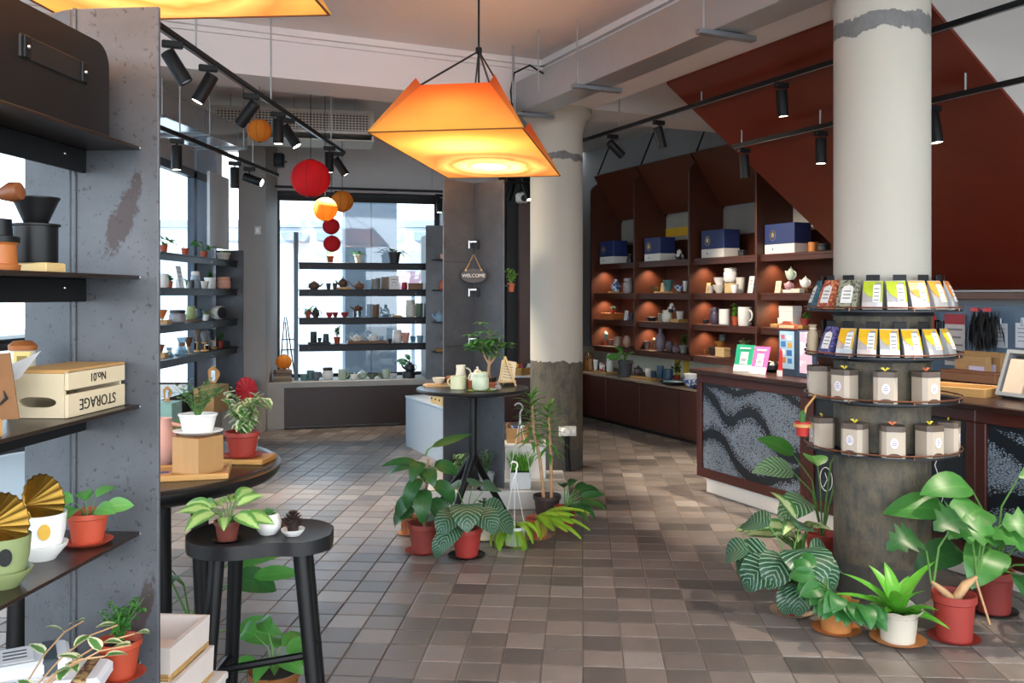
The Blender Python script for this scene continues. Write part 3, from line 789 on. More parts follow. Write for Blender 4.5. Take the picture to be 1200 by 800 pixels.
# back centre ceiling items
sp2 = T('light_track', 'short black track behind the round white column', 'track', P(585, 205, 8.6), 0)
rbox('rail', (.15, 0, 0), (.5, .034, .03), BLACK, sp2, .003); MB().tube([(.1, 0, .012), (.1, 0, 3.45-sp2.location.z)], .006, 6).build('suspension_rod', GALV, sp2)
spot(P(599, 205, 8.6)-V((0, 0, .015)), (-.3, 0, -1), False, 0, 'black unlit spotlight above the security camera')
spot(P(617, 205, 8.6)-V((0, 0, .015)), (.3, -.3, -1), True, 60, 'lit black spotlight above the security camera')
cc = T('security_camera', 'white security camera on the dark back wall', 'camera', P(612, 232, 9.6), 0)
rbox('housing', (0, 0, 0), (.14, .16, .10), WHITE, cc, .02); MB().lathe([(0, 0), (.035, 0), (.035, .02), (0, .022)], 18, (.02, -.08, -.01), Matrix.Rotation(math.pi/2, 3, 'X')).build('lens', BLACK, cc)
MB().tube([(0, .05, .03), (0, .2, .08), (0, 1.6, .1)], .012, 6).build('bracket', WHITE, cc)
# window head bar
hb = st(bb(MB(), -.2, 1.9, .5, .56, 2.60, 2.66).build('trim_4', BLACK), 'black rail across the head of the back window')
# ================================================================== OBJECT BUILDERS
def leafmat(c1, c2, mode='plain', trans=.25):
    key = ('leaf', c1, c2, mode)
    if key in MATS: return MATS[key]
    m, t, p = nt('leaf_%d' % len(MATS))
    uv = t.nodes.new('ShaderNodeUVMap'); sx = t.nodes.new('ShaderNodeSeparateXYZ'); t.links.new(uv.outputs[0], sx.inputs[0])
    def mt(op, a, b=0.0):
        q = t.nodes.new('ShaderNodeMath'); q.operation = op
        for i, x in ((0, a), (1, b)):
            if hasattr(x, 'links'): t.links.new(x, q.inputs[i])
            else: q.inputs[i].default_value = x
        return q.outputs[0]
    au = mt('ABSOLUTE', mt('SUBTRACT', sx.outputs[0], .5))
    n = noise(t, 30, 3)
    if mode == 'stripe':                     # pale feathered veins
        s_ = mt('SINE', mt('MULTIPLY', mt('ADD', sx.outputs[1], mt('MULTIPLY', au, -.55)), 62))
        f = ramp(t, s_, [(.55, (0, 0, 0, 1)), (.95, (1, 1, 1, 1))]).outputs[0]
    elif mode == 'edge':                     # pale margin
        f = ramp(t, mt('ADD', au, mt('MULTIPLY', mt('SUBTRACT', n.outputs[0], .5), .5)), [(.26, (0, 0, 0, 1)), (.32, (1, 1, 1, 1))]).outputs[0]
    elif mode == 'centre':
        f = ramp(t, mt('ADD', au, mt('MULTIPLY', mt('SUBTRACT', n.outputs[0], .5), .45)), [(.2, (1, 1, 1, 1)), (.34, (0, 0, 0, 1))]).outputs[0]
    else:
        rib = ramp(t, au, [(.0, (1, 1, 1, 1)), (.05, (0, 0, 0, 1))]).outputs[0]
        f = mt('MULTIPLY', mt('ADD', mt('MULTIPLY', rib, .5), mt('MULTIPLY', n.outputs[0], .7)), .9)
    t.links.new(mixc(t, f, lin(c1), lin(c2)), p.inputs['Base Color'])
    p.inputs['Roughness'].default_value = .38
    out = t.nodes['Material Output']; tr = t.nodes.new('ShaderNodeBsdfTranslucent'); tr.inputs[0].default_value = lin(c2)
    mx = t.nodes.new('ShaderNodeMixShader'); mx.inputs[0].default_value = trans
    t.links.new(p.outputs[0], mx.inputs[1]); t.links.new(tr.outputs[0], mx.inputs[2]); t.links.new(mx.outputs[0], out.inputs[0])
    MATS[key] = m; return m
L_DARK = leafmat('#1d4a23', '#3a6f35'); L_MID = leafmat('#2f6b2a', '#5c9a45'); L_LIGHT = leafmat('#5d9a35', '#95c64f')
L_CAL = leafmat('#1f4a32', '#86a98c', 'stripe'); L_VAR = leafmat('#3f7d35', '#dfe3b8', 'edge'); L_AGL = leafmat('#3f7d3a', '#cfdc9f', 'centre')
L_LIME = leafmat('#7fae2f', '#b8d850'); L_RED = leafmat('#6a2a2c', '#a2525a'); L_GREY = leafmat('#5a7a66', '#9db8a6')
STEM = M('#4f7a35', .6); BARK = M('#8a6a48', .8, 0, .3, 20, .4); BROWNSTEM = M('#b08a62', .7, 0, .35, 25, .4)
def pot(pr, rt, rb_, h, mat, wavy=False, soil=True, nm='pot', sx=1.0, sy=1.0):
    th = max(.003, rt*.07)
    prof = [(0, 0), (rb_, 0), (rt*.95, h*.82), (rt*1.0, h*.82), (rt*1.04, h*.84), (rt*1.04, h), (rt*1.04-th, h), (rt*.92-th, h*.8), (rb_*.9, h*.3)]
    wv = None
    if wavy:
        prof = [(0, 0), (rb_, 0), (rt*.86, h*.8), (rt*1.0, h*.93), (rt*1.1, h), (rt*1.04, h*1.0), (rt*.84, h*.82), (rb_*.9, h*.3)]; wv = (h*.9, .06, 9, h*.035)
    o = MB().lathe(prof, 36 if wavy else 24, wave=wv, sx=sx, sy=sy).build(nm, mat, pr, True)
    if soil: MB().lathe([(0, h*.8), (rt*.5, h*.815), (rt*.88, h*.785)], 16, sx=sx, sy=sy).build('soil', SOIL, o, True)
    return o
def saucer(pr, r, mat, h=.014, z=0.0):
    return MB().lathe([(0, z), (r*.8, z), (r, z+h), (r*.95, z+h), (r*.78, z+h*.35), (0, z+h*.35)], 28).build('saucer', mat, pr, True)
def stuff(o): o['kind'] = 'stuff'; return o
# plant bodies -----------------------------------------------------------
def bush(pr, z0, rx, hh, n, ls, mat, rnd, asp=.6, stems=5, droop=.5):
    f = MB(); s = MB()
    tips = []
    for k in range(stems):
        a = rnd.uniform(0, 6.28); r = rnd.uniform(.15, .8)*rx; z = z0+hh*rnd.uniform(.55, .95)
        pts = [V((0, 0, z0-.01)), V((r*.35*math.cos(a), r*.35*math.sin(a), z0+(z-z0)*.55)), V((r*math.cos(a), r*math.sin(a), z))]
        s.tube(pts, [ls*.09, ls*.07, ls*.04], 5, False); tips.append(pts)
    for k in range(n):
        p_ = rnd.choice(tips); q = rnd.uniform(.3, 1.05)
        c = p_[0].lerp(p_[1], q*2) if q < .5 else p_[1].lerp(p_[2], q*2-1)
        a = rnd.uniform(0, 6.28); e = rnd.uniform(-.2, .9)
        d = V((math.cos(a)*math.cos(e), math.sin(a)*math.cos(e), math.sin(e)))
        l = ls*rnd.uniform(.7, 1.25)
        f.leaf(c+d*l*.15, d, l, l*asp, droop*rnd.uniform(.5, 1.5), .3, 3)
    stuff(s.build('stems', STEM, pr, True)); stuff(f.build('foliage', mat, pr, True))
def bigleaf(pr, base, tip_dir, stalk, L, w, mat, droop=.9, split=0, roll=0.0, n=8, smat=None, tilt=None, fold=.22):
    base = V(base); d = V(tip_dir).normalized(); mid = base+V((d.x*.35, d.y*.35, 0))*stalk+V((0, 0, max(d.z, .2)*stalk*.7)); end = base+d*stalk
    ld = V(tilt) if tilt else V((d.x, d.y, d.z*.25))
    roll += .75*d.x/max(.3, math.hypot(d.x, d.y))
    o = MB().leaf(end, ld, L, w, droop, fold, n, split=split, roll=roll).build('leaf', mat, pr, True)
    MB().tube([base, mid, end], [L*.025, L*.02, L*.014], 6, False).build('stalk', smat or STEM, o, True)
    return o
def rosette(pr, z0, n, stalk, L, w, mat, rnd, emin=.5, emax=1.3, droop=.9, split=0, a0=0.0, arc_=None):
    for k in range(n):
        a = a0+k*2.4+rnd.uniform(-.3, .3)
        if arc_: a = arc_[0]+(arc_[1]-arc_[0])*((k*.618+.1) % 1)
        e = emin+(emax-emin)*((k*.618) % 1)
        d = V((math.cos(a)*math.cos(e), math.sin(a)*math.cos(e), math.sin(e)))
        g = rnd.uniform(.85, 1.15)
        bigleaf(pr, (.01*math.cos(a), .01*math.sin(a), z0), d, stalk*g*(.7+.3*math.sin(e)), L*g, w*g, mat, droop*rnd.uniform(.7, 1.3), split, rnd.uniform(-.25, .25))
def straps(pr, z0, n, L, w, mat, rnd, e0=.6, e1=1.3, droop=1.6, sep=True):
    f = MB()
    for k in range(n):
        a = k*2.4+rnd.uniform(-.3, .3); e = rnd.uniform(e0, e1)
        d = V((math.cos(a)*math.cos(e), math.sin(a)*math.cos(e), math.sin(e)))
        mb = MB() if sep else f
        mb.leaf((0, 0, z0), d, L*rnd.uniform(.7, 1.1), w, droop*rnd.uniform(.6, 1.3), .4, 7)
        if sep: mb.build('leaf', mat, pr, True)
    if not sep: stuff(f.build('foliage', mat, pr, True))
def fern(pr, z0, n, L, lw, mat, rnd, e0=.3, e1=1.1, droop=1.5, leaflets=16, dirs=None):
    f = MB()
    for k in range(n):
        a = k*2.4+rnd.uniform(-.3, .3); e = rnd.uniform(e0, e1); l = L*rnd.uniform(.7, 1.1)
        if dirs and k < len(dirs): a, e, l = dirs[k]
        cur = V((math.cos(a)*math.cos(e), math.sin(a)*math.cos(e), math.sin(e))); p_ = V((0, 0, z0)); side = cur.cross(V((0, 0, 1))).normalized(); pts = [p_.copy()]
        for i in range(leaflets):
            cur = Matrix.Rotation(-droop/leaflets, 3, side) @ cur; p_ = p_+cur*l/leaflets; pts.append(p_.copy())
            ww = lw*math.sin(math.pi*(i+1)/(leaflets+1))**.7
            for sg in (-1, 1): f.leaf(p_, side*sg+cur*.5, ww, l/leaflets*1.25, .4, .1, 2)
        f.tube(pts, L*.008, 4, False)
    stuff(f.build('fronds', mat, pr, True))
def succulent(pr, z0, r, mat, n=16):
    f = MB()
    for k in range(n):
        a = k*2.4; e = .25+1.1*k/n; d = V((math.cos(a)*math.cos(e), math.sin(a)*math.cos(e), math.sin(e)))
        f.leaf((0, 0, z0), d, r*(1.1-.4*k/n), r*.38, -.4, .6, 4)
    stuff(f.build('foliage', mat, pr, True))
def cactus(pr, z0, h, mat):
    MB().lathe([(0, z0-.01), (h*.16, z0), (h*.2, z0+h*.4), (h*.17, z0+h*.8), (0, z0+h)], 12).build('stem', mat, pr, True)
    MB().lathe([(0, 0), (h*.1, h*.05), (h*.11, h*.25), (0, h*.4)], 10, (h*.22, 0, z0+h*.45)).build('arm', mat, pr, True)
def potted(label, loc, rt, h, pm, plant, ph, seed=0, sauc=None, wavy=False, mat=None, name='potted_plant', group=None, rz=0.0, rb_=None, cat='plant', pw=None, lift=0.0):
    rnd = random.Random(seed*7+3); t = T(name, label, cat, V(loc)+V((0, 0, lift)), rz, group)
    zz = 0.0
    if sauc is not None:
        saucer(t, rt*1.22, sauc, max(.008, rt*.13)); zz = max(.008, rt*.13)*.36
    pot(t, rt, rb_ or rt*.72, h, pm, wavy)
    z0 = zz+h*.8; pw = pw or ph*.5
    if plant == 'bush': bush(t, z0, pw, ph*1.15, 110, max(.026, ph*.27), mat or L_MID, rnd)
    elif plant == 'fine': bush(t, z0, pw, ph*1.1, 260, ph*.14, mat or L_MID, rnd, .65, 16)
    elif plant == 'rosette': rosette(t, z0, 14, ph*.5, ph*.8, ph*.36, mat or L_MID, rnd)
    elif plant == 'sprig': rosette(t, z0, 8, ph*.5, ph*.72, ph*.45, mat or L_MID, rnd, .6, 1.45)
    elif plant == 'straps': straps(t, z0, 10, ph*1.5, ph*.24, mat or L_DARK, rnd)
    elif plant == 'grass': straps(t, z0, 70, ph*1.1, ph*.05, mat or L_LIGHT, rnd, .8, 1.5, .8, False)
    elif plant == 'fern': fern(t, z0, 14, ph*1.3, ph*.22, mat or L_LIGHT, rnd)
    elif plant == 'succulent': succulent(t, z0, ph, mat or L_GREY)
    elif plant == 'cactus': cactus(t, z0, ph, mat or L_GREY)
    return t
# crockery ---------------------------------------------------------------
def handle_tube(mb, x, z, r, th): return mb.tube([(x+r*math.sin(a)*.9, 0, z+r*math.cos(a)) for a in [i*math.pi/8 for i in range(9)]], th, 6)
def make(kind_, label, loc, w, h, mat, rz=0.0, group=None, mat2=None, cat=None, lift=0.0, seed=0):
    loc = V(loc)+V((0, 0, lift)); r = w/2
    if kind_ == 'teapot':
        t = T('teapot', label, cat or 'teapot', loc, rz, group); r = w*.32
        MB().lathe([(0, 0), (r*.6, 0), (r*.95, h*.22), (r, h*.4), (r*.8, h*.64), (r*.45, h*.72), (0, h*.72)], 20).build('body', mat, t, True)
        l = MB().lathe([(r*.5, h*.7), (r*.46, h*.78), (r*.15, h*.86), (0, h*.86)], 16).build('lid', mat2 or mat, t, True)
        MB().ball((0, 0, h*.92), h*.07, 10, 6).build('knob', mat2 or mat, l, True)
        MB().tube([(-r*.8, 0, h*.28), (-r*1.25, 0, h*.42), (-r*1.55, 0, h*.68)], [h*.12, h*.09, h*.05], 8).build('spout', mat, t, True)
        handle_tube(MB(), r*.85, h*.38, h*.23, h*.045).build('handle', mat, t, True); return t
    if kind_ in ('mug', 'pitcher'):
        t = T(kind_, label, cat or kind_, loc, rz, group); b = h*.1
        pr = [(0, 0), (r*.72, 0), (r*.8, h*.05), (r*.8, h), (r*.72, h), (r*.7, h*.1), (0, h*.1)] if kind_ == 'mug' else [(0, 0), (r*.7, 0), (r*.78, h*.3), (r*.6, h*.75), (r*.66, h), (r*.6, h), (r*.54, h*.75), (0, h*.2)]
        MB().lathe(pr, 20).build('body', mat, t, True); handle_tube(MB(), r*.74, h*.55, h*.28, h*.05).build('handle', mat2 or mat, t, True)
        return t
    if kind_ in ('cup', 'bowl', 'vase', 'tumbler', 'plate', 'globe_pot'):
        pr = {'cup': [(0, 0), (r*.6, 0), (r*.75, h*.15), (r, h), (r*.92, h), (r*.66, h*.2), (0, h*.12)],
              'bowl': [(0, 0), (r*.45, 0), (r*.45, h*.08), (r*.85, h*.5), (r, h), (r*.95, h), (r*.78, h*.5), (r*.3, h*.15), (0, h*.15)],
              'vase': [(0, 0), (r*.6, 0), (r, h*.35), (r*.8, h*.6), (r*.3, h*.8), (r*.4, h), (r*.33, h), (r*.22, h*.8), (0, h*.7)],
              'tumbler': [(0, 0), (r*.85, 0), (r, h*.06), (r, h), (r*.92, h), (r*.9, h*.08), (0, h*.08)],
              'plate': [(0, 0), (r*.6, 0), (r, h), (r*.97, h), (r*.6, h*.4), (0, h*.4)],
              'globe_pot': [(0, 0), (r*.5, 0), (r*.9, h*.25), (r, h*.5), (r*.8, h*.85), (r*.55, h), (r*.5, h), (r*.7, h*.8), (0, h*.7)]}[kind_]
        o = MB().lathe(pr, 20).build(kind_, mat, None, True, loc, rz); return tag(o, label, cat or {'globe_pot': 'pot'}.get(kind_, kind_), group)
    if kind_ in ('jar', 'canister'):
        t = T(kind_, label, cat or 'jar', loc, rz, group)
        MB().lathe([(0, 0), (r*.8, 0), (r, h*.12), (r, h*.62), (r*.82, h*.74), (0, h*.74)], 20).build('body', mat, t, True)
        l = MB().lathe([(r*.8, h*.73), (r*.92, h*.76), (r*.92, h*.9), (r*.8, h*.96), (0, h*.96)], 20).build('lid', mat2 or mat, t, True)
        if kind_ == 'jar': MB().ball((0, 0, h*.96), h*.06, 8, 5).build('knob', mat2 or mat, l, True)
        return t
    if kind_ == 'card':
        t = T('display_card', label, cat or 'card', loc, rz, group); tl = Matrix.Rotation(math.radians(-10), 3, 'X')
        MB().box(tl @ V((0, 0, h/2))+V((0, 0, .001)), (w, .006, h), 0, 0, tl).build('board', mat, t)
        rbox('foot', (0, .025, h*.2), (w*.3, .05, h*.4), mat, t, .001)
        for q in range(3): MB().box(tl @ V((0, -.004, h*(.72-.2*q))), (w*(.6-.12*(q % 2)), .001, h*.035), 0, 0, tl).build('print_line', mat2 or M('#5a5550', .8), t)
        return t
    if kind_ in ('tray', 'board'):
        t = T('serving_'+kind_, label, cat or kind_, loc, rz, group); d = max(w*.35, .16 if kind_ == 'tray' else .1); d = min(d, .24)
        rbox('base', (0, 0, h*.3), (w, d, h*.6), mat, t, .003)
        if kind_ == 'tray':
            for s_ in (-1, 1):
                rbox('rim', (0, s_*(d/2-.005), h*.7), (w, .01, h*.6), mat, t, .002); rbox('rim', (s_*(w/2-.005), 0, h*.7), (.01, d-.02, h*.6), mat, t, .002)
        else:
            for s_ in (-1, 1): rbox('foot', (s_*w*.4, 0, h*.02), (.02, d*.8, h*.04), mat, t, .001)
            rbox('top_layer', (0, 0, h*.8), (w*.96, d*.94, h*.4), mat, t, .003)
        return t
    if kind_ in ('box', 'block'):
        t = T('small_box' if kind_ == 'box' else 'wood_block', label, cat or kind_, loc, rz, group); d = min(max(w*.6, .05), .16)
        rbox('body', (0, 0, h*.36), (w, d, h*.72), mat, t, .003); rbox('lid', (0, 0, h*.86), (w*1.03, d*1.03, h*.28), mat2 or mat, t, .003); return t
    if kind_ == 'gift':
        t = T('gift_box', label, 'box', loc, rz, group); d = .2
        rbox('base', (0, 0, h*.16), (w, d, h*.32), M('#d9d4cc', .6, 0, .04), t, .003)
        l = rbox('lid', (0, 0, h*.66), (w, d, h*.68), M('#22305f', .5, 0, .08), t, .004)
        a_ = [i*2*math.pi/20 for i in range(21)]; gx = -w*.22
        MB().tube([(gx+h*.14*math.cos(a), -d/2-.001, h*.62+h*.17*math.sin(a)) for a in a_], .0025, 5).build('emblem_ring', M('#b9a050', .35, .8), l)
        MB().prism([(gx-.012, h*.55), (gx+.012, h*.55), (gx+.018, h*.66), (gx, h*.74), (gx-.018, h*.66)], .002, None, (0, -d/2-.001, 0)).build('emblem', M('#c9b060', .35, .8), l)
        MB().prism([(gx-.006, h*.13), (gx+.006, h*.13), (gx+.006, h*.19), (gx-.006, h*.19)], .002, None, (0, -d/2-.001, 0)).build('mark', BLACK, t); return t
    if kind_ == 'dripper':
        t = T('coffee_dripper', label, cat or 'dripper', loc, rz, group)
        MB().lathe([(r*.5, h*.42), (r*.3, h*.42), (r, h), (r*.93, h), (r*.24, h*.46)], 20).build('cone', mat, t, True)
        MB().lathe([(0, 0), (r*.75, 0), (r*.7, h*.06), (r*.12, h*.1), (r*.12, h*.36), (r*.55, h*.4), (r*.55, h*.44), (0, h*.44)], 20).build('stand', mat2 or OAK, t, True); return t
    if kind_ == 'carafe':
        t = T('glass_carafe', label, cat or 'carafe', loc, rz, group)
        MB().lathe([(0, 0), (r*.9, 0), (r, h*.1), (r*.35, h*.6), (r*.7, h), (r*.66, h), (r*.3, h*.6), (r*.9, h*.12), (0, h*.03)], 20).build('flask', glass_mat('#cfd8dd', .12), t, True)
        MB().lathe([(r*.39, h*.52), (r*.46, h*.56), (r*.46, h*.66), (r*.39, h*.7)], 16).build('collar', mat, t, True); return t
    if kind_ == 'figure':
        t = T('animal_figurine', label, cat or 'figurine', loc, rz, group)
        MB().lathe([(0, 0), (r*.8, 0), (r, h*.25), (r*.7, h*.55), (0, h*.62)], 14).build('body', mat, t, True)
        hd_ = MB().ball((0, 0, h*.72), h*.22, 12, 7).build('head', mat, t, True)
        for s_ in (-1, 1): MB().ball((s_*h*.16, 0, h*.9), h*.08, 8, 5).build('ear', mat2 or mat, hd_, True)
        return t
    if kind_ == 'tea_tin':
        t = T('tea_tin', label, 'tin', loc, rz, group)
        c_ = .17*w
        oct_ = [(-w/2+c_, -w/2), (w/2-c_, -w/2), (w/2, -w/2+c_), (w/2, w/2-c_), (w/2-c_, w/2), (-w/2+c_, w/2), (-w/2, w/2-c_), (-w/2, -w/2+c_)]
        def pris(z0, z1, g=1.0): return MB().add([(x*g, y*g, z) for z in (z0, z1) for x, y in oct_], [tuple(range(7, -1, -1)), tuple(range(8, 16))]+[(i, (i+1) % 8, 8+(i+1) % 8, 8+i) for i in range(8)])
        pris(0, h*.8).build('body', mat, t); pris(h*.8, h*.97, 1.02).build('lid', M('#574a41', .5), t)
        ov_ = [(w*.17*math.cos(a), h*.46+h*.16*math.sin(a)) for a in [i*2*math.pi/16 for i in range(16)]]
        lb = MB().prism(ov_, .002, None, (0, -w/2-.001, 0)).build('oval_label', M('#d8d2d6', .6), t)
        for q in range(3): MB().box((0, -w/2-.0025, h*(.53-.06*q)), (w*(.12 if q == 0 else .2), .001, h*.018)).build('print_line', M('#6a6a8c', .7), lb)
        MB().prism([(-w*.34, .002), (w*.34, .002)]+[(w*.34*math.cos(a), .002+h*.14*math.sin(a)) for a in [i*math.pi/10 for i in range(1, 10)]], .002, None, (0, -w/2-.001, 0)).build('arch_mark', M('#4a3c36', .6), t)
        bw = MB().add([(0, -.0, h*.97), (-.022, -.004, h*1.07), (-.006, 0, h*1.09), (0, 0, h*1.0), (.006, 0, h*1.09), (.022, -.004, h*1.07)], [(0, 1, 2, 3), (0, 3, 4, 5)])
        bw.build('paper_tag', mat2, t)
        return t
    if kind_ == 'pouch':
        t = T('tea_pouch', label, 'pouch', loc, rz, group); tl = Matrix.Rotation(math.radians(-14), 3, 'X')
        c2 = M('#c3c5c8', .28, .7, .15, 30)
        g = MB(); d = .034
        out = [(-w/2, 0), (w/2, 0), (w/2*.97, h*.93), (w/2, h), (-w/2, h), (-w/2*.97, h*.93)]
        prof = [(0.0, d), (h*.25, d), (h*.7, d*.6), (h*.92, .004), (h, .003)]
        vs = []; fs = []
        for z, dd in prof:
            ww = w/2*(1 if z < h*.9 else .98); vs += [(-ww, -dd/2, z), (-ww*.5, -dd/2*1.15, z), (ww*.5, -dd/2*1.15, z), (ww, -dd/2, z), (ww, dd/2, z), (-ww, dd/2, z)]
        for k in range(len(prof)-1):
            for i in range(6): j = (i+1) % 6; fs.append((k*6+i, k*6+j, k*6+6+j, k*6+6+i))
        fs += [tuple(range(5, -1, -1)), tuple(range(24, 30))]
        g.add([tl @ V(x) for x in vs], fs); b_ = g.build('bag', c2 if mat2 else mat, t)
        def patch(nm, pts, m_, off):          # a print that follows the bag's front
            def yy(z):
                for (z0, d0), (z1, d1) in zip(prof, prof[1:]):
                    if z <= z1: return -(d0+(d1-d0)*(z-z0)/(z1-z0))/2*1.15
                return -.002
            q = [tl @ V((x, yy(z)-off, z)) for x, z in pts]+[tl @ V((x, yy(z)-off+.002, z)) for x, z in pts]; n_ = len(pts)
            MB().add(q, [tuple(range(n_)), tuple(range(2*n_-1, n_-1, -1))]+[((i+1) % n_, i, n_+i, n_+(i+1) % n_) for i in range(n_)]).build(nm, m_, b_)
        if mat2:
            patch('coloured_print', [(-w*.48, h*.93), (-w*.48, h*.66), (-w*.3, h*.5), (-w*.05, h*.4), (w*.12, h*.4), (w*.12, h*.7), (w*.12, h*.93)], mat2, .0018)
            patch('coloured_edge', [(w*.4, h*.25), (w*.49, h*.25), (w*.485, h*.7), (w*.485, h*.98), (-w*.485, h*.98), (-w*.485, h*.93), (w*.4, h*.93), (w*.4, h*.7)], mat2, .0014)
            patch('paper_label', [(w*.02, h*.25), (w*.38, h*.25), (w*.38, h*.7), (w*.38, h*.85), (w*.02, h*.85), (w*.02, h*.7)], M('#dcdcda', .6), .0026)
            for q in range(4): patch('print_line', [(w*.07, h*(.30+.13*q)), (w*.33, h*(.30+.13*q)), (w*.33, h*(.33+.13*q)), (w*.07, h*(.33+.13*q))], M('#5e6064', .7), .0034)
        else:
            patch('paper_label', [(-w*.27, h*.2), (w*.27, h*.2), (w*.27, h*.7), (w*.2, h*.78), (w*.06, h*.8), (0, h*.84), (-w*.06, h*.8), (-w*.2, h*.78), (-w*.27, h*.7)], M('#dedcd6', .6), .0022)
            for q in range(3): patch('print_line', [(-w*.18, h*(.35+.12*q)), (w*.18, h*(.35+.12*q)), (w*.18, h*(.38+.12*q)), (-w*.18, h*(.38+.12*q))], M('#5e6064', .7), .003)
        return t
    raise KeyError(kind_)
def patterned(c1, c2, sc=55):
    key = ('pat', c1, c2, sc)
    if key in MATS: return MATS[key]
    m, t, p = nt('floral_print_%d' % len(MATS)); n = noise(t, sc, 2)
    t.links.new(ramp(t, n.outputs[0], [(.5, c1), (.56, c2)]).outputs[0], p.inputs['Base Color']); p.inputs['Roughness'].default_value = .5
    MATS[key] = m; return m
# ================================================================== THINGS ON SHELVES
def LB(u, z, y=.28): q = hit(B(0, y), BK_D, u); return V((q.x, q.y, z)), q.y/F
def LL(u, z, x=-3.12): k = (u-600)/F; return V((x, x/k, z)), x/k/F
def LN(u, z, n=2.12): q = hit(R(0, n), ET, u); return V((q.x, q.y, z)), q.y/F
CLAY = M('#5a3d2c', .6, 0, .2); DCLAY = M('#3a2c26', .6, 0, .2); CELA = M('#a9b7a6', .3, 0, .1); TEAL = M('#5f7f7d', .4, 0, .15); GREYC = M('#7d7b78', .5, 0, .15)
PINKC = M('#c98f80', .5, 0, .1); LBLUE = M('#7f9db2', .35, 0, .15); NAVY = M('#23304f', .5, 0, .1); CHAR = M('#26272a', .5, 0, .1); BLUEW = patterned('#3c5a94', '#dfe4ea', 40)
REDL = M('#b0262c', .5, 0, .08); GLS = glass_mat('#c9d4d8', .14); MAUVE = M('#6f5f66', .45, 0, .2); SAGE = M('#6f7d6a', .5, 0, .15); BRNW = wood('#6a4326', '#8b5d38', 5)
STONEW = M('#cfcac0', .5, 0, .1)
GB = {}
def rows(ctx, z, rz, group, data, lift0=0.0):
    for i_, d in enumerate(data):
        k, u, w, h, mat, lab = d[:6]; ex = d[6] if len(d) > 6 else {}
        if k != 'plant' and k not in ('tray', 'board', 'card'): w *= 1.15; h *= 1.22
        if 'lift' in ex and k != 'plant': ex['lift'] = ex['lift']*(1.2 if ex['lift'] > .035 else 1.0)
        loc, px = ctx(u, z)
        if 'dd' in ex: g_ = 1+ex.pop('dd')/loc.y; loc.x *= g_; loc.y *= g_; base = True
        else: base = any(len(q) > 6 and 'lift' in q[6] and abs(q[1]-u) < 9 for q in data)
        if k not in ('tray', 'board', 'plant') and 'lift' not in ex and not base:     # neighbours stand staggered in depth
            g_ = 1+(.045 if i_ % 2 else -.045)/loc.y; loc.x *= g_; loc.y *= g_
        if k == 'plant':
            potted(lab, loc, w*px/2, ex.pop('pot_h', h*.45)*px, mat, ex.pop('p', 'bush'), ex.pop('ph', h*.6)*px, seed=int(u), group=group, rz=rz, **ex)
        else:
            make(k, lab, loc, w*px, h*px, mat, rz+ex.pop('rz', 0), group, **ex)
BG = 'wares on the back window shelves'
rows(LB, WS[0], BKZ, BG, [
    ('plant', 387, 8, 17, TERRA, 'small green plant in slim red pot below the red lanterns', {'pot_h': 8, 'p': 'sprig', 'ph': 9}),
    ('plant', 420, 10, 19, CREAM, 'drooping orchid in pale patterned pot on the top window shelf', {'pot_h': 10, 'p': 'straps', 'ph': 11}),
    ('plant', 462, 15, 26, CHAR, 'arching orchid in round black pot on the top window shelf', {'pot_h': 13, 'p': 'straps', 'ph': 15})])
rows(LB, WS[1], BKZ, BG, [
    ('teapot', 368, 18, 9, CLAY, 'small brown clay teapot with two tiny cups beside it', {'rz': 3.14}),
    ('cup', 385, 5, 6, CLAY, 'tiny brown clay cup closest to the small clay teapot'),
    ('cup', 392.5, 5, 6, CLAY, 'tiny brown clay cup beside the bamboo tray'),
    ('board', 403, 17, 2.5, OAK, 'low bamboo tray under the tall brown teapot'),
    ('teapot', 402, 15, 10, CLAY, 'brown clay teapot raised on a bamboo tray', {'lift': .026}),
    ('teapot', 421, 17, 9, M('#7a5540', .5), 'brown and white clay teapot beside the grey mug'),
    ('tumbler', 440, 9, 10, GREYC, 'grey stoneware tumbler in front of a pale mug'),
    ('mug', 451, 10, 12, M('#8d7a6a', .5), 'pale brown mug with big handle behind the grey tumbler'),
    ('card', 462, 11, 16, WHITE, 'white printed card standing on the window shelf'),
    ('jar', 474, 6, 7, REDL, 'small round red tin between card and wooden box'),
    ('box', 487, 14, 6, BRNW, 'low brown wooden box at the end of a window shelf')])
rows(LB, WS[2], BKZ, BG, [
    ('plant', 361, 7, 22, TERRA, 'young upright plant in orange pot beside the dark teapot', {'pot_h': 8, 'p': 'straps', 'ph': 13, 'mat': L_MID}),
    ('teapot', 370, 12, 11, DCLAY, 'dark brown round teapot beside an orange plant pot'),
    ('bowl', 386, 7, 5, REDL, 'red lacquer bowl nearest the dark round teapot'),
    ('bowl', 393, 6, 5, M('#8a2a2e', .4), 'dark red bowl touching the red lacquer bowl'),
    ('bowl', 404, 8, 5, M('#93303a', .4), 'dark red bowl standing alone on a small mat'),
    ('tumbler', 419, 9, 6, GLS, 'clear glass warmer below a brown teapot'),
    ('teapot', 419.3, 15, 7, CLAY, 'brown teapot raised on a clear glass warmer', {'lift': .06}),
    ('mug', 440, 9, 12, M('#70563f', .5), 'tall brown mug beside the flower vase'),
    ('vase', 452, 9, 12, GLS, 'clear glass vase beside the tall brown mug'),
    ('tray', 465, 11, 2, OAK, 'thin empty wooden tray beside the glass vase'),
    ('canister', 481, 10, 17, STONEW, 'tall pale canister beside a grey green tumbler'),
    ('tumbler', 491, 8, 13, SAGE, 'grey green tumbler beside the tall pale canister')])
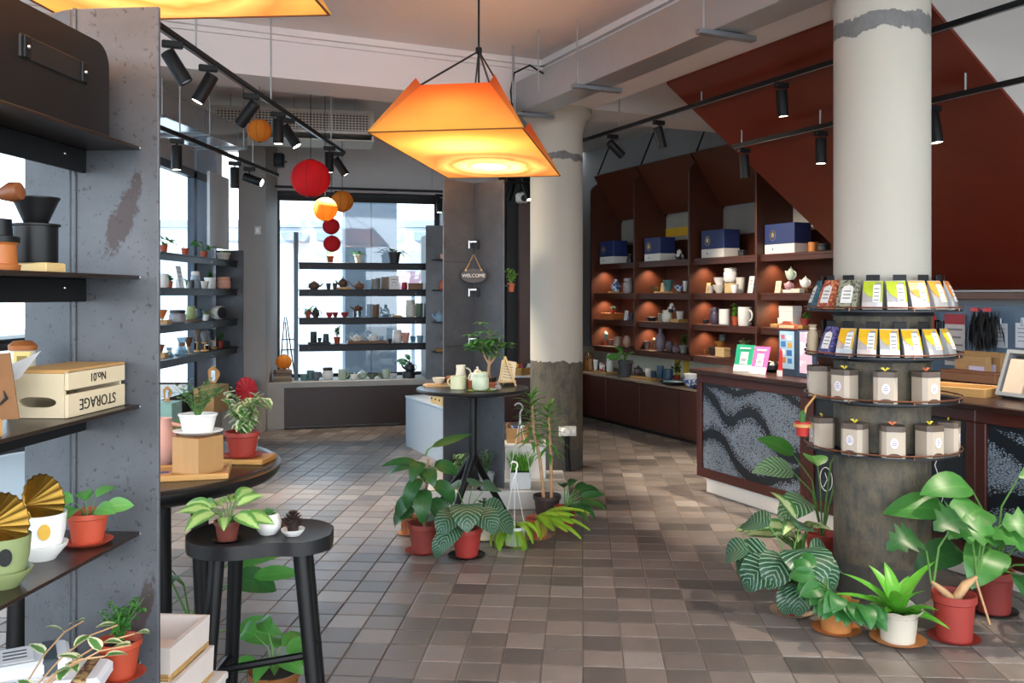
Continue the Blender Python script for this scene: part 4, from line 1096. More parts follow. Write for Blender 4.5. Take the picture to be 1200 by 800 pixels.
rows(LB, WS[3], BKZ, BG, [
    ('tray', 374, 26, 2, CHAR, 'black slate tray carrying dark cups'),
    ('tumbler', 367.5, 6.5, 11, M('#2e3d40', .4), 'tall dark teal cup on the black slate tray', {'lift': .012}),
    ('bowl', 374.6, 4.4, 5, M('#2e3d40', .4), 'little dark teal bowl between two cups', {'lift': .012}),
    ('jar', 382, 6.5, 9, M('#36474a', .4), 'dark teal lidded jar on the black slate tray', {'lift': .012}),
    ('plant', 395, 8, 23, TERRA, 'small leafy tree in red brown pot on the lowest window shelf', {'pot_h': 8, 'p': 'bush', 'ph': 14}),
    ('tray', 430, 46, 3, BRNW, 'long brown tray with white teapots on the lowest window shelf'),
    ('teapot', 418, 14, 8, CREAM, 'cream teapot on the long brown tray beside the white domed one', {'lift': .02}),
    ('teapot', 437, 15, 9, WHITE, 'white domed teapot beside the cream teapot', {'lift': .02}),
    ('plate', 457, 5, 4, M('#4a2e2a', .5), 'dark brown saucer beside the white jug'),
    ('jar', 465.5, 10, 13, WHITE, 'white lidded jug beside the pink cup'),
    ('cup', 475, 9, 10, PINKC, 'pink cup beside the white lidded jug'),
    ('cup', 484, 7, 6, GLS, 'clear glass cup nearest the pink cup'), ('cup', 492, 7, 7, LBLUE, 'pale blue cup at the end of the lowest window shelf')])
def LBe(u, z): return LB(u, z, .22)
BN = 'tea ware along the window bench'
zb = .52
rows(LBe, zb, BKZ, BN, [
    ('cup', 356, 8, 6, TEAL, 'teal cup first in the row on the concrete bench'), ('tumbler', 364, 8, 9, TEAL, 'teal tumbler beside a teal cup on the bench'),
    ('bowl', 371, 10, 8, M('#5f6a72', .5), 'grey blue bowl on the concrete bench'), ('canister', 384, 11, 12, WHITE, 'white jar with dark brown lid on the bench', {'mat2': DCLAY}),
    ('mug', 401, 10, 10, CELA, 'celadon green mug on the bench'), ('bowl', 407, 9, 6, SAGE, 'moss green bowl in front of the celadon mug'),
    ('bowl', 415, 8, 5, WHITE, 'small white bowl between moss green bowl and celadon teapot'), ('teapot', 424, 16, 9, CELA, 'large pale celadon teapot on the window bench'),
    ('bowl', 436, 9, 5, M('#5c6150', .5), 'dark olive bowl between the celadon teapot and a dull green bowl'), ('bowl', 447, 9, 5, M('#77806c', .5), 'dull green bowl under the window beside a cup'),
    ('cup', 453, 9, 9, CELA, 'tall celadon cup on foot on the bench'), ('bowl', 461, 8, 4, WHITE, 'flat white bowl near the iron teapot'),
    ('tumbler', 479, 13, 6, CHAR, 'black iron tea warmer on the bench'), ('teapot', 480, 17, 11, CHAR, 'black iron teapot on its warmer', {'lift': .06})])
lo_, px_ = LBe(484, zb)
t = potted('leafy plant in dark pot behind the black iron teapot', lo_+BK_N*.15, .05, .09, CHAR, 'none', .2, seed=4); rosette(t, .07, 12, .11, .13, .055, L_MID, random.Random(4), .8, 1.45, arc_=(2.3, 4.0))
# books with the little orange lantern, easel
lo_, px_ = LB(331.5, .52, .14); lo_ += BK_D*-.0
for k, (w_, c_) in enumerate(((.20, '#6b5b4c'), (.19, '#8a7a66'), (.2, '#5a4b40'), (.18, '#7d6a58'))):
    tag(rbox('book', (0, 0, .016), (w_, .14, .032), M(c_, .7), None, .003, 0, lo_+V((0, 0, .034*k)), BKZ+.1*(k-1.5)), ['worn dark book at the bottom of the bench stack', 'tan book second from the bottom of the stack', 'brown book third from the bottom of the stack', 'small book on top of the stack under the orange lantern'][k], 'book', 'books stacked on the bench')
def paper_lantern(label, c, r, mat, hang=None, group='round paper lanterns'):
    t = T('paper_lantern', label, 'lantern', c, 0, group)
    pr = []; nr = 22
    for k in range(nr+1):
        a = math.pi*(.06+.88*k/nr); rr = r*math.sin(a)*(1+(.012 if k % 2 else -.012)); pr.append((rr, -r*.95*math.cos(a)))
    MB().lathe(pr, 28).build('shade', mat, t, 'all')
    for s_ in (-1, 1): MB().lathe([(r*.2, s_*r*.93), (r*.2, s_*r*.96), (r*.16, s_*r*.96), (r*.16, s_*r*.93), (r*.2, s_*r*.93)], 20).build('ring', BLACK, t)
    for k in range(8):
        a = k*math.pi/4
        MB().tube([(r*1.012*math.sin(b)*math.cos(a), r*1.012*math.sin(b)*math.sin(a), -r*.95*math.cos(b)) for b in [math.pi*(.07+.86*i/10) for i in range(11)]], r*.012, 4).build('rib', M('#5a2a18', .7), t)
    if hang: MB().tube([(0, 0, r*.94), (0, 0, hang-c[2])], .003, 5).build('cord', BLACK, t)
    return t
def papermat(c):
    key = ('paper', c)
    if key in MATS: return MATS[key]
    m, t, p = nt('lantern_paper_%d' % len(MATS)); n = noise(t, 40, 3)
    t.links.new(mixc(t, n.outputs[0], dark(lin(c), .9), dark(lin(c), 1.1)), p.inputs['Base Color']); p.inputs['Roughness'].default_value = .8
    tr = t.nodes.new('ShaderNodeBsdfTranslucent'); tr.inputs[0].default_value = lin(c); mx = t.nodes.new('ShaderNodeMixShader'); mx.inputs[0].default_value = .55
    t.links.new(p.outputs[0], mx.inputs[1]); t.links.new(tr.outputs[0], mx.inputs[2]); t.links.new(mx.outputs[0], t.nodes['Material Output'].inputs[0])
    MATS[key] = m; return m
ORP = papermat('#f0a03c'); RDP = papermat('#dc2a34')
def lan(u, v, rp, Y, mat, label, hang=3.4):
    return paper_lantern(label, P(u, v, Y), rp*Y/F, mat, hang)
lan(304, 153, 14, 6.9, ORP, 'small round orange paper lantern close under the ceiling among spotlights')
lan(364, 209, 23, 7.3, RDP, 'large round red paper lantern')
lan(381, 245, 14.5, 7.6, ORP, 'round orange paper lantern just below the large red one')
lan(401, 236, 13, 8.9, ORP, 'round orange paper lantern behind the two hanging in front', 3.02)
lan(388, 265, 10, 9.8, RDP, 'small round red paper lantern, upper of the window pair', 3.45)
lan(389, 285.5, 10, 9.8, RDP, 'small round red paper lantern, lower of the window pair', 3.45)
q_ = paper_lantern('little orange paper lantern on the stack of books', lo_+V((.01, 0, .034*4+.085)), .088, ORP)
ea = T('easel', 'thin black folding easel leaning by the back window', 'easel', B(.05, .42, .52), BKZ)
for a_, b_ in (((-.10, 0, 0), (-.04, .03, .72)), ((.08, 0, 0), (-.02, .03, .72)), ((.02, .1, 0), (-.03, .05, .66))): MB().tube([a_, b_], .008, 6).build('leg', BLACK, ea)
for z_ in (.34, .46): MB().tube([(-.08, .01, z_), (.07, .01, z_)], .007, 6).build('crossbar', BLACK, ea)
# corner shelf wares
cs = [('tumbler', 518, 1.906, .045, .06, PINKC, 'small pink cup on the top corner shelf'), ('jar', 518, 1.556, .07, .11, M('#b5532f', .4), 'orange round jar on the second corner shelf'),
      ('teapot', 515, 1.186, .17, .13, LBLUE, 'pale blue teapot on the third corner shelf'), ('plate', 515, .846, .13, .03, OAK, 'flat wooden plate on the lowest corner shelf')]
for k, u, z, w, h, m, lab in cs:
    q = hit(B(0, -.12), BK_D, u); make(k, lab, (q.x, q.y, z), w, h, m, BKZ)

# ---- side window shelves
LG = 'wares on the side window shelves'; LR = math.pi/2
rows(LL, WS[0], LR, LG, [
    ('plant', 192, 9, 26, TERRA, 'green plant in red brown pot next to the steel end plate', {'pot_h': 10, 'p': 'sprig', 'ph': 18}),
    ('plant', 217, 9, 13, TERRA, 'tiny sprout in red brown pot on the top side shelf', {'pot_h': 9, 'p': 'sprig', 'ph': 6}),
    ('plant', 239, 9, 26, TERRA, 'large leaved plant in red brown pot on the top side shelf', {'pot_h': 8, 'p': 'sprig', 'ph': 18}),
    ('plant', 261.5, 17, 18, STONEW, 'trailing light green plant in white round bowl', {'pot_h': 9, 'p': 'bush', 'ph': 3.4, 'pw': .11, 'mat': L_LIGHT})])
rows(LL, WS[1], LR, LG, [
    ('jar', 191, 11, 14, WHITE, 'white rounded lidded jar on the second side shelf'), ('plant', 199, 7, 15, TERRA, 'small green plant in red pot behind white jar', {'pot_h': 8, 'p': 'bush', 'ph': 8}),
    ('card', 213, 15, 26, WHITE, 'tall white framed card on the second side shelf'), ('plant', 220, 6, 18, WHITE, 'thin green plant in narrow white pot beside the tall card', {'dd': .075, 'pot_h': 8, 'p': 'straps', 'ph': 10}),
    ('canister', 229, 9, 17, M('#8b97a5', .4), 'blue grey canister with pale lid on the side shelf', {'mat2': STONEW}), ('jar', 225, 4, 8, CHAR, 'tiny black bottle in front of the grey canister', {'dd': -.10}),
    ('cup', 240, 8, 7, STONEW, 'small off white cup in front of a white planter'), ('plant', 246, 13, 22, WHITE, 'leafy plant in white bulb shaped pot on the side shelf', {'pot_h': 13, 'p': 'bush', 'ph': 10}),
    ('canister', 262, 14, 12, M('#e0a890', .5), 'pink lidded tub at the end of the second side shelf')])
rows(LL, WS[2], LR, LG, [
    ('dripper', 190, 11, 14, M('#b3662c', .5), 'wooden dripper stand at the near end of the third side shelf'), ('block', 194, 14, 4, OAK, 'low wooden block beside the dripper stand'),
    ('canister', 208, 17, 13, M('#8b8a90', .4), 'grey lidded bowl with black band on the third side shelf', {'mat2': CHAR}), ('board', 226, 26, 3, BRNW, 'rough wooden board carrying two green jars'),
    ('canister', 224, 10, 13, M('#8f9a63', .3), 'olive green glass jar on the rough wooden board', {'lift': .025}), ('canister', 233, 8, 10, M('#2e4a55', .3), 'dark blue jar behind the spider plant', {'lift': .025}),
    ('plant', 241, 8, 22, WHITE, 'spider plant with long thin arching leaves on the side shelf', {'pot_h': 7, 'p': 'straps', 'ph': 13, 'mat': L_AGL}),
    ('block', 276, 13, 4, PALEWOOD, 'pale wooden block under the blue black canteen')])
def disc_speaker(label, loc, r, rz):
    t = T('round_kettle', label, 'kettle', loc, rz); m_ = Matrix.Rotation(math.pi/2, 3, 'X')
    MB().lathe([(0, -.05), (r*.9, -.05), (r, -.03), (r, .03), (r*.9, .05), (0, .05)], 24, (0, 0, r), m_).build('body', WHITE, t, True)
    MB().lathe([(0, .0), (r*.85, .0), (r*.8, .012), (0, .014)], 24, (0, -.05, r), m_).build('dark_face', CHAR, t, True); return t
lo_, px_ = LL(256, WS[2]); disc_speaker('round white drum with black face standing on its edge', lo_, 8*px_, LR-.5)
lo_, px_ = LL(275, WS[2]); lo_.z += 4.88*px_
cn = T('blue_canteen', 'blue black rounded square canteen with orange strap', 'canteen', lo_, LR-1.0)
rbox('body', (0, 0, 10*px_), (20*px_, .07, 20*px_), M('#3a4d66', .45), cn, .03); rbox('front_dish', (0, -.036, 10*px_), (13*px_, .01, 12*px_), M('#2c3c52', .4), cn, .02)
MB().tube([(-10*px_, 0, 18*px_), (-13*px_, 0, 20*px_), (-6*px_, 0, 21*px_)], .012, 6).build('strap', M('#c0602c', .6), cn)
rows(LL, WS[3], LR, LG, [
    ('dripper', 188, 9, 14, BRNW, 'brown dripper next to the steel end plate'), ('block', 192, 10, 5, OAK, 'dark oak block at the near end of the lowest side shelf'),
    ('carafe', 213, 15, 17, BRNW, 'clear glass carafe with brown collar on the side shelf'), ('carafe', 198.5, 10, 9, STONEW, 'short clear glass server beside the taller carafe'), ('dripper', 221, 9, 16, M('#5a3a26', .5), 'dark brown dripper between carafe and kraft card'),
    ('dripper', 231, 9, 22, M('#6b5a52', .5), 'tall mauve brown dripper on wooden stand'), ('dripper', 240, 11, 19, M('#6f7378', .4), 'ribbed grey dripper on wooden stand'),
    ('dripper', 249.5, 10, 19, GLS, 'clear glass dripper with wooden collar'), ('plant', 258, 7, 18, REDPOT, 'small leafy plant in dark red pot among the drippers', {'pot_h': 8, 'p': 'bush', 'ph': 10}),
    ('carafe', 243, 9, 8, STONEW, 'small folded glass server in front of the drippers'), ('box', 264.5, 7, 6, CHAR, 'flat black box at the end of the lowest side shelf')])
# ledge below the side window: boxes with slice ornaments, fan
def wood_slice(label, loc, w, h, rz):
    t = T('wood_slice', label, 'ornament', loc, rz)
    out = [(w/2*math.cos(a)*(1+.16*math.sin(3*a+1)), h*.54+h*.46*math.sin(a)*(1+.06*math.sin(5*a))) for a in [i*2*math.pi/22 for i in range(22)]]
    MB().prism(out, .02).build('slab', wood('#b3742e', '#e0a954', 6), t); rbox('mirror', (0, -.012, h*.5), (w*.4, .006, h*.6), M('#b9c4cc', .15, .6), t, .002)
    rbox('foot', (0, 0, .006), (w*.7, .05, .012), OAK, t, .002)
for u, w, d, hgt, c, lab in ((248, .46, .34, .26, KRAFT, 'brown cardboard box on the ledge below the side window'), (194, .24, .24, .24, M('#8fb3a4', .6), 'mint green box on the ledge beside the steel plate')):
    lo_, px_ = LL(u, .32, -3.02)
    t = T('storage_box', lab, 'box', lo_, LR)
    rbox('carton', (0, 0, hgt/2), (w, .2, hgt), c, t, .003)
    for s_ in (-1, 1): rbox('lid_flap', (s_*w*.252, 0, hgt+.002), (w*.49, .2, .004), c, t, .001)
lo_, px_ = LL(250, .32+.264, -3.02); wood_slice('tall wood slice ornament with mirror on the cardboard box', lo_, .11, .19, .2)
lo_, px_ = LL(196, .32+.244, -3.02); wood_slice('small wood slice ornament on the mint green box', lo_, .07, .13, .2)
fn = T('paper_fan', 'round red folded paper fan beside the window pier', 'fan', (-2.87, 9.68, .32), -.35)
pts = [(0, 0, .15)]
fm = MB(); n_ = 24
fm.add([(0, 0, .15)]+[(.14*math.cos(2*math.pi*i/n_), (.008 if i % 2 else -.008), .15+.14*math.sin(2*math.pi*i/n_)) for i in range(n_)], [(0, 1+i, 1+(i+1) % n_) for i in range(n_)])
fm.build('pleats', M('#d8343c', .6), fn); MB().tube([(0, .01, .15), (0, .01, .0)], .006, 6).build('stick', OAK, fn)
potted('small red pot on the ledge beside the red fan', (-2.76, 9.74, .32), .035, .07, TERRA, 'succulent', .03)
# ---- wall bays
NG = 'wares in the wall bays'
gb = 'blue and white gift boxes in the bays'
for u, w, h, lab in ((719, 31, 28, 'dark blue gift box with white base nearest the back corner'), (773, 33, 29, 'blue and white gift box beside the spotted cat figure'), (844, 42, 34, 'blue and white gift box with gold emblem in the third bay'), (923, 50, 37, 'blue and white gift box under the stair soffit, beside an orange cup')):
    lo_, px_ = LN(u, SH[0], 2.13); make('gift', lab, lo_, w*px_, h*px_*.95, None, RZ, gb)
rows(LN, SH[0], RZ, NG, [('figure', 738, 7, 9, CHAR, 'tiny black and white figure behind the first gift box', {'mat2': WHITE}), ('figure', 796, 11, 11, patterned('#e6e4df', '#2a2a2c', 18), 'white cat figure with black spots beside a gift box'),
    ('box', 870, 8, 6, CHAR, 'small black box beside the gift box with gold emblem'), ('tumbler', 953, 10, 10, M('#b8702c', .45), 'orange brown cup beside the gift box under the stairs'), ('canister', 965, 12, 8, CHAR, 'black lidded pot beside the orange brown cup')])
rows(LN, SH[1], RZ, NG, [
    ('board', 722, 22, 2, OAK, 'short wooden board under the blue and white vase'), ('vase', 722, 11, 12, BLUEW, 'blue and white round vase on a short board', {'lift': .02}), ('canister', 736, 10, 15, M('#a99a9a', .3), 'tall pink grey glass jar in the first bay'),
    ('board', 782, 38, 2, OAK, 'thin wooden board carrying coloured bowls'), ('card', 776, 7, 10, M('#d9c79a', .6), 'pale yellow card standing on the bowl board', {'lift': .02}), ('bowl', 768, 10, 5, M('#6b5a3a', .4), 'brown green bowl first on the bowl board', {'lift': .02}),
    ('bowl', 783, 11, 11, M('#4f7a78', .3), 'tall turquoise bowl on foot on the board', {'lift': .02}), ('bowl', 796, 11, 6, BLUEW, 'blue patterned bowl near the end of the board', {'lift': .02}), ('cup', 803, 5, 10, WHITE, 'narrow white cup at the end of the second bay', {'lift': .02}),
    ('card', 829, 7, 12, M('#d9c08a', .6), 'pale gold card beside the white pottery'), ('cup', 833, 6, 7, STONEW, 'off white cup in front of the gold card'), ('bowl', 843, 14, 8, STONEW, 'lower off white bowl of a stack', ), ('bowl', 843.2, 12, 8, WHITE, 'upper white bowl resting in another bowl', {'lift': .062}),
    ('block', 856, 11, 10, PALEWOOD, 'pale wooden block under the white pot'), ('jar', 856, 14, 14, WHITE, 'white lidded pot on a pale wooden block', {'lift': .092}), ('cup', 868, 10, 15, STONEW, 'tall off white cup beside the wooden block'), ('cup', 861, 8, 8, WHITE, 'low white cup in front of wooden block', {'dd': -.14}),
    ('card', 879, 9, 20, WHITE, 'tall white card at the end of the third bay'), ('card', 911, 9, 14, M('#e0d3b8', .6), 'cream card beside the stacked teapots'), ('box', 925, 12, 3, WHITE, 'flat white box under the pink teapot'),
    ('teapot', 925, 15, 9, M('#b98a92', .4), 'dusty pink teapot below a pale green teapot', {'lift': .0305}), ('teapot', 927, 16, 13, M('#b9c6b4', .35), 'pale green teapot stacked above a pink teapot', {'lift': .10}), ('block', 944, 14, 5, BRNW, 'dark block under the white teapot in the stair bay'), ('teapot', 944, 17, 11, WHITE, 'white teapot on dark block in the stair bay', {'lift': .0415}), ('box', 935, 12, 4, CREAM, 'flat cream box in front of the white teapot', {'dd': -.13})])
rows(LN, SH[2], RZ, NG, [
    ('block', 718, 24, 6, M('#b5622c', .6), 'orange brown wooden chest in the first bay'), ('plant', 718, 7, 13, TERRA, 'pale succulent in orange pot on wooden chest', {'pot_h': 5, 'p': 'succulent', 'ph': 6, 'lift': .0745}), ('card', 733, 7, 11, WHITE, 'small white card in the first bay'), ('bowl', 740.5, 4.5, 7, NAVY, 'navy bowl at the edge of the first bay'),
    ('plate', 764, 12, 4, CHAR, 'black dish at the start of the second bay'), ('jar', 775, 7, 8, GREYC, 'grey lidded jar beside the cream canister'), ('canister', 782, 11, 12, CREAM, 'cream canister below the panda figure'), ('figure', 787, 9, 9, patterned('#e6e4df', '#232325', 20), 'black and white panda figure sitting on the cream canister', {'lift': .092}), ('tray', 797, 17, 4, OAK, 'small wooden tray beside the cream canister'), ('cup', 797, 8, 9, STONEW, 'cream cup on the small wooden tray', {'lift': .02}),
    ('plate', 827, 7, 4, CHAR, 'black plate at the start of the third bay'), ('jar', 838, 11, 16, M('#4a3f52', .35), 'dark purple lidded jar in the third bay'), ('tumbler', 849, 11, 15, WHITE, 'white straight sided cup next to the bright green plant', ), ('plant', 862, 9, 28, TERRA, 'bright green plant in red pot between white mugs', {'pot_h': 10, 'p': 'bush', 'ph': 16, 'mat': L_LIGHT}), ('mug', 873, 17, 18, WHITE, 'white pitcher mug with big handle in the third bay'),
    ('tray', 929, 54, 4, OAK, 'long orange wooden tray on the stair bay shelf'), ('cup', 914, 5, 7, WHITE, 'tiny white cup on the long orange tray', {'lift': .02}), ('box', 926, 20, 19, WHITE, 'white cardboard box on the long orange tray', {'lift': .02}), ('plant', 944, 12, 20, REDPOT, 'trailing green plant on the long orange tray', {'pot_h': 9, 'p': 'bush', 'ph': 10, 'lift': .02})])
rows(LN, SH[3], RZ, NG, [
    ('plant', 710, 7, 16, TERRA, 'slim cactus in orange pot on the lowest bay shelf', {'pot_h': 6, 'p': 'cactus', 'ph': 12}), ('bowl', 716, 7, 6, M('#8a6a5a', .5), 'brown bowl beside the cactus'), ('jar', 724, 9, 10, M('#9c7d6c', .5), 'tan lidded jar in the first bay'), ('globe_pot', 735, 9, 11, M('#a98672', .5), 'round tan pot at the edge of the first bay'),
    ('cup', 758.5, 7, 8, M('#6b5c58', .5), 'grey brown cup at the start of the lowest shelf'), ('figure', 767, 5, 12, BRNW, 'small brown wooden figure behind the gourd vase'), ('vase', 774, 12, 22, MAUVE, 'mauve gourd shaped clay vase in the second bay'), ('globe_pot', 784.5, 9, 10, M('#5d5258', .5), 'dark mauve round pot beside the gourd vase'), ('teapot', 792, 11, 9, M('#75656b', .5), 'mauve clay teapot in the second bay', {'dd': -.10}), ('plant', 801, 10, 21, GREYC, 'green plant in grey pot at the edge of the second bay', {'pot_h': 9, 'p': 'bush', 'ph': 13}),
    ('plate', 826, 5, 5, BRNW, 'flat brown dish in the third bay'), ('bowl', 834.5, 8, 8, CHAR, 'black bowl on the lowest shelf of the third bay'), ('block', 847, 14, 9, PALEWOOD, 'pale wooden box under an amber bowl'), ('bowl', 844, 12, 6, M('#8a5a2a', .35), 'amber bowl on pale wooden box', {'lift': .078}), ('canister', 847, 8, 7, M('#3a3f3c', .4), 'dark tin on top of the amber bowl', {'lift': .13}), ('bowl', 862, 9, 8, CHAR, 'wide black bowl between the pale wooden box and variegated plant'), ('plant', 874, 12, 24, GREYC, 'variegated plant in grey pot behind the green sign', {'pot_h': 9, 'p': 'bush', 'ph': 15, 'mat': L_VAR})])
# ---- worktop under the bays
WT = .556
WG = 'wares on the long worktop'
def LW(u, z): return LN(u, z, 1.93)
rows(LW, WT, RZ, WG, [
    ('tray', 709, 30, 2, OAK, 'bamboo tray with red and white cups'), ('cup', 698, 5, 10, WHITE, 'white cup with tea bag by the woven bag', {'lift': .012}), ('mug', 705.5, 7, 8, patterned('#e6e0da', '#b23a34', 25), 'red flowered white mug on bamboo tray', {'lift': .012}), ('jar', 714.5, 7, 18, STONEW, 'tall white flowered caddy at the tray end', {'lift': .012}),
    ('board', 757, 46, 3, OAK, 'oval bamboo serving board with blue cups'), ('teapot', 748, 15, 10, M('#4a3a3a', .4), 'small dark side handle teapot on the serving board', {'lift': .03}), ('cup', 760, 8, 8, STONEW, 'cream cup in the middle of the serving board', {'lift': .03}), ('cup', 766, 6, 6, M('#2f4a5e', .4), 'little blue cup nearest the cream cup', {'lift': .03}), ('tumbler', 774, 7, 12, M('#35546a', .4), 'tall blue tumbler between two blue cups', {'lift': .03}), ('tumbler', 783, 10, 10, M('#2c4558', .4), 'wide dark blue cup at the board end', {'lift': .03}),
    ])
lo_, px_ = LN(793, WT, 2.18); potted('bushy green plant in small red pot on the worktop', lo_, .042, .05, REDPOT, 'bush', .15, seed=793, pw=.05, mat=L_DARK, group=WG)
lo_, px_ = LN(733, WT, 1.84); t = potted('dark grey stone planter with green leaves on the worktop', lo_, .085, .19, M('#3c3b3e', .7, 0, .3, 40, .4), 'none', .22, seed=5); rosette(t, .15, 12, .12, .15, .07, L_MID, random.Random(5), .6, 1.4, arc_=(2.3, 5.2))
lo_, px_ = LN(790, WT, 1.82); make('plate', 'black round platter with folded cloth on it', lo_, .32, .04, CHAR); tag(rbox('folded_cloth', (0, 0, .012), (.2, .14, .024), M('#8fa5b5', .9), None, .006, 0, lo_+V((0, 0, .02)), RZ), 'pale blue folded cloth on the black platter', 'cloth')
for u, lab, m_ in ((810, 'blue white bowl lower in the stack beside the counter', BLUEW), (811, 'white bowl nested in the blue white bowl', WHITE)):
    lo_, px_ = LN(u, WT, 1.84); make('bowl', lab, lo_, .17, .09, m_, 0, None, lift=0 if u == 810 else .05)
lo_, px_ = LN(817, WT, 1.80); make('plate', 'navy flat dish on the worktop next to counter', lo_, .15, .03, NAVY)
wb = T('woven_bag', 'brown woven handbag standing in the dark corner of the worktop', 'bag', LW(690, WT)[0], RZ)
MB().lathe([(0, 0), (.085, 0), (.10, .1), (.09, .15), (.084, .15), (.09, .1), (0, .02)], 18, sy=.6).build('body', patterned('#a9743c', '#7a4d24', 60), wb, True)
for y_ in (-.03, .03): MB().tube([(.06*math.cos(a), y_, .14+.08*math.sin(a)) for a in [i*math.pi/8 for i in range(9)]], .006, 6).build('handle', BRNW, wb)
bk = T('tea_basket', 'shallow bamboo basket of colourful tea bags in the back corner', 'basket', (.10, 10.62, .55), .1)
MB().lathe([(0, 0), (.13, 0), (.15, .09), (.14, .09), (.12, .01), (0, .01)], 4).build('body', patterned('#c79a55', '#9a6f35', 70), bk)
for k, c_ in enumerate(('#d8b12a', '#b3202c', '#1c1c1e', '#e3ded4')):
    tb = tag(MB().box((0, 0, .06), (.04, .012, .12), 0, .003).build('tea_bag', M(c_, .5), None, False, V((.025+.047*k, 10.61, .57))), ['yellow', 'red', 'black', 'white'][k]+' tea bag standing in the bamboo basket', 'tea bag', 'tea bags in the basket'); tb.rotation_euler = (0, .35, 0)
# ---- counter top
CT = .934
def cz(x, y): return R(1.316+x, .5+y, CT)
def LC(u, y): q = hit(R(0, .5+y), ET, u); return V((q.x, q.y, CT))
def stand_sign(label, loc, w, h, col, rz):
    t = T('counter_sign', label, 'sign', loc, rz); tl = Matrix.Rotation(math.radians(-16), 3, 'X')
    MB().box(tl @ V((0, 0, h/2)), (w, .006, h), 0, 0, tl).build('board', M(col, .4), t)
    MB().box(tl @ V((0, -.0045, h*.5)), (w*.42, .002, h*.45), 0, 0, tl).build('white_field', M('#e8e6e0', .5), t)
    MB().box(tl @ V((0, -.0045, h*.87)), (w*.6, .002, h*.05), 0, 0, tl).build('heading', M('#e8e6e0', .5), t)
    MB().box(tl @ V((0, -.0045, h*.12)), (w, .002, h*.24), 0, 0, tl).build('foot_band', M('#dfe3df', .5), t)
    MB().box((0, .04, h*.25), (w*.3, .05, h*.5), 0, .002).build('prop', M('#d8d8d4', .4), t)
stand_sign('green payment sign standing on the counter', LC(870, .16), .15, .20, '#159a72', RZ+.35); stand_sign('pink payment sign standing on the counter', LC(888, .12), .14, .20, '#d84f92', RZ+.15)
cm_ = T('card_machine', 'black rounded card machine on the counter', 'card reader', LC(903, .30), RZ); rbox('body', (0, 0, .04), (.14, .1, .08), BLACKW, cm_, .025); rbox('screen', (0, -.03, .081), (.06, .03, .003), M('#dfe6ea', .2), cm_, .001)
fg = T('paper_flag', 'little red and white paper pennant beside the card machine', 'pennant', LC(911, .14), RZ); MB().prism([(0, 0), (.05, 0), (.05, .17), (.03, .2)], .003).build('pennant', M('#c92a2c', .6), fg); MB().prism([(0, 0), (.05, 0), (.05, .04), (.0, .04)], .004, None, (0, -.003, 0)).build('white_foot', WHITE, fg)
db = T('poster_board', 'dark blue counter board with light blue product poster', 'board', LC(932, .20), RZ+.05)
rbox('panel', (0, .02, .16), (.34, .02, .32), M('#2c3f56', .5), db, .003)
bp_ = rbox('blue_poster', (-.085, .006, .18), (.135, .004, .26), M('#a9cfe4', .5), db, .001)
for k, (x_, z_, w_, h_, c_) in enumerate(((-.12, .27, .035, .03, '#d06a7a'), (-.06, .265, .05, .035, '#e8edf0'), (-.115, .22, .045, .04, '#3f7fb5'), (-.055, .215, .04, .035, '#d8a24a'), (-.12, .165, .04, .035, '#e8edf0'), (-.06, .16, .05, .04, '#2f6aa8'), (-.115, .11, .045, .04, '#c8823a'), (-.055, .105, .04, .035, '#3f7fb5'))):
    rbox('poster_picture', (x_, .003, z_), (w_, .002, h_), M(c_, .6, 0, .3, 60), bp_, .0005)
rbox('pink_poster', (.09, .006, .17), (.11, .004, .28), patterned('#e6c3d8', '#f0e3ea', 12), db, .001)
hd_ = MB().prism([(-.09, 0), (.09, 0), (.09, .03), (.045, .04), (.03, .055), (-.03, .055), (-.045, .04), (-.09, .03)], .014, None, (-.085, .01, .325)).build('wooden_header', M('#a5462a', .5), db)
MB().box((-.085, .002, .343), (.14, .002, .02)).build('header_plate', M('#d9c08f', .6), hd_)
# ---- wares at the far right of the counter
mt_ = T('magnet_tray', 'shallow oak tray of photo magnets on the counter', 'tray', R(3.40, .80, CT), RZ+.25)
rbox('base', (0, 0, .008), (.38, .26, .016), OAK, mt_, .003)
for s_ in (-1, 1): rbox('side', (0, s_*.125, .025), (.38, .014, .05), OAK, mt_, .002); rbox('side', (s_*.185, 0, .025), (.014, .24, .05), OAK, mt_, .002)
for k in range(6):
    mg = T('photo_magnet', ['dark photo magnet', 'blue photo magnet with white edge', 'grey landscape photo magnet', 'pale photo magnet', 'slate blue photo magnet', 'brown photo magnet'][k]+' lying in the oak tray', 'magnet', mt_.matrix_world @ V((0, 0, 0))+V((0, 0, 0)), 0, 'photo magnets')
    lp = Matrix.Rotation(RZ+.25, 3, 'Z') @ V((-.125+.125*(k % 3), -.055+.11*(k//3), .016)); mg.location = R(3.40, .80, CT)+lp; mg.rotation_euler = (0, 0, RZ+.25+.08*(k % 2))
    rbox('plate', (0, 0, .004), (.10, .07, .008), M(['#23262b', '#5f7f9f', '#7c8288', '#c9c4ba', '#4a5a70', '#6a5040'][k], .4, 0, .4, 40), mg, .001); rbox('picture', (0, 0, .0085), (.085, .055, .001), M(['#3a4450', '#a5bed4', '#9aa5ad', '#e0dcd2', '#8a9cb4', '#8c7460'][k], .3, 0, .5, 60), mg, .0003)
gf = T('tin_stand', 'grey tilted frame holding a pair of tea tins on the counter', 'frame', R(3.80, .80, CT+.011), RZ-.1); tl = Matrix.Rotation(math.radians(-20), 3, 'X')
for s_ in (-1, 1):
    MB().box(tl @ V((s_*.16, 0, .13)), (.02, .06, .26), 0, 0, tl).build('frame_side', M('#7d8287', .4), gf); MB().box(tl @ V((0, 0, .01 if s_ < 0 else .25)), (.30, .06, .02), 0, 0, tl).build('frame_rail', M('#7d8287', .4), gf)
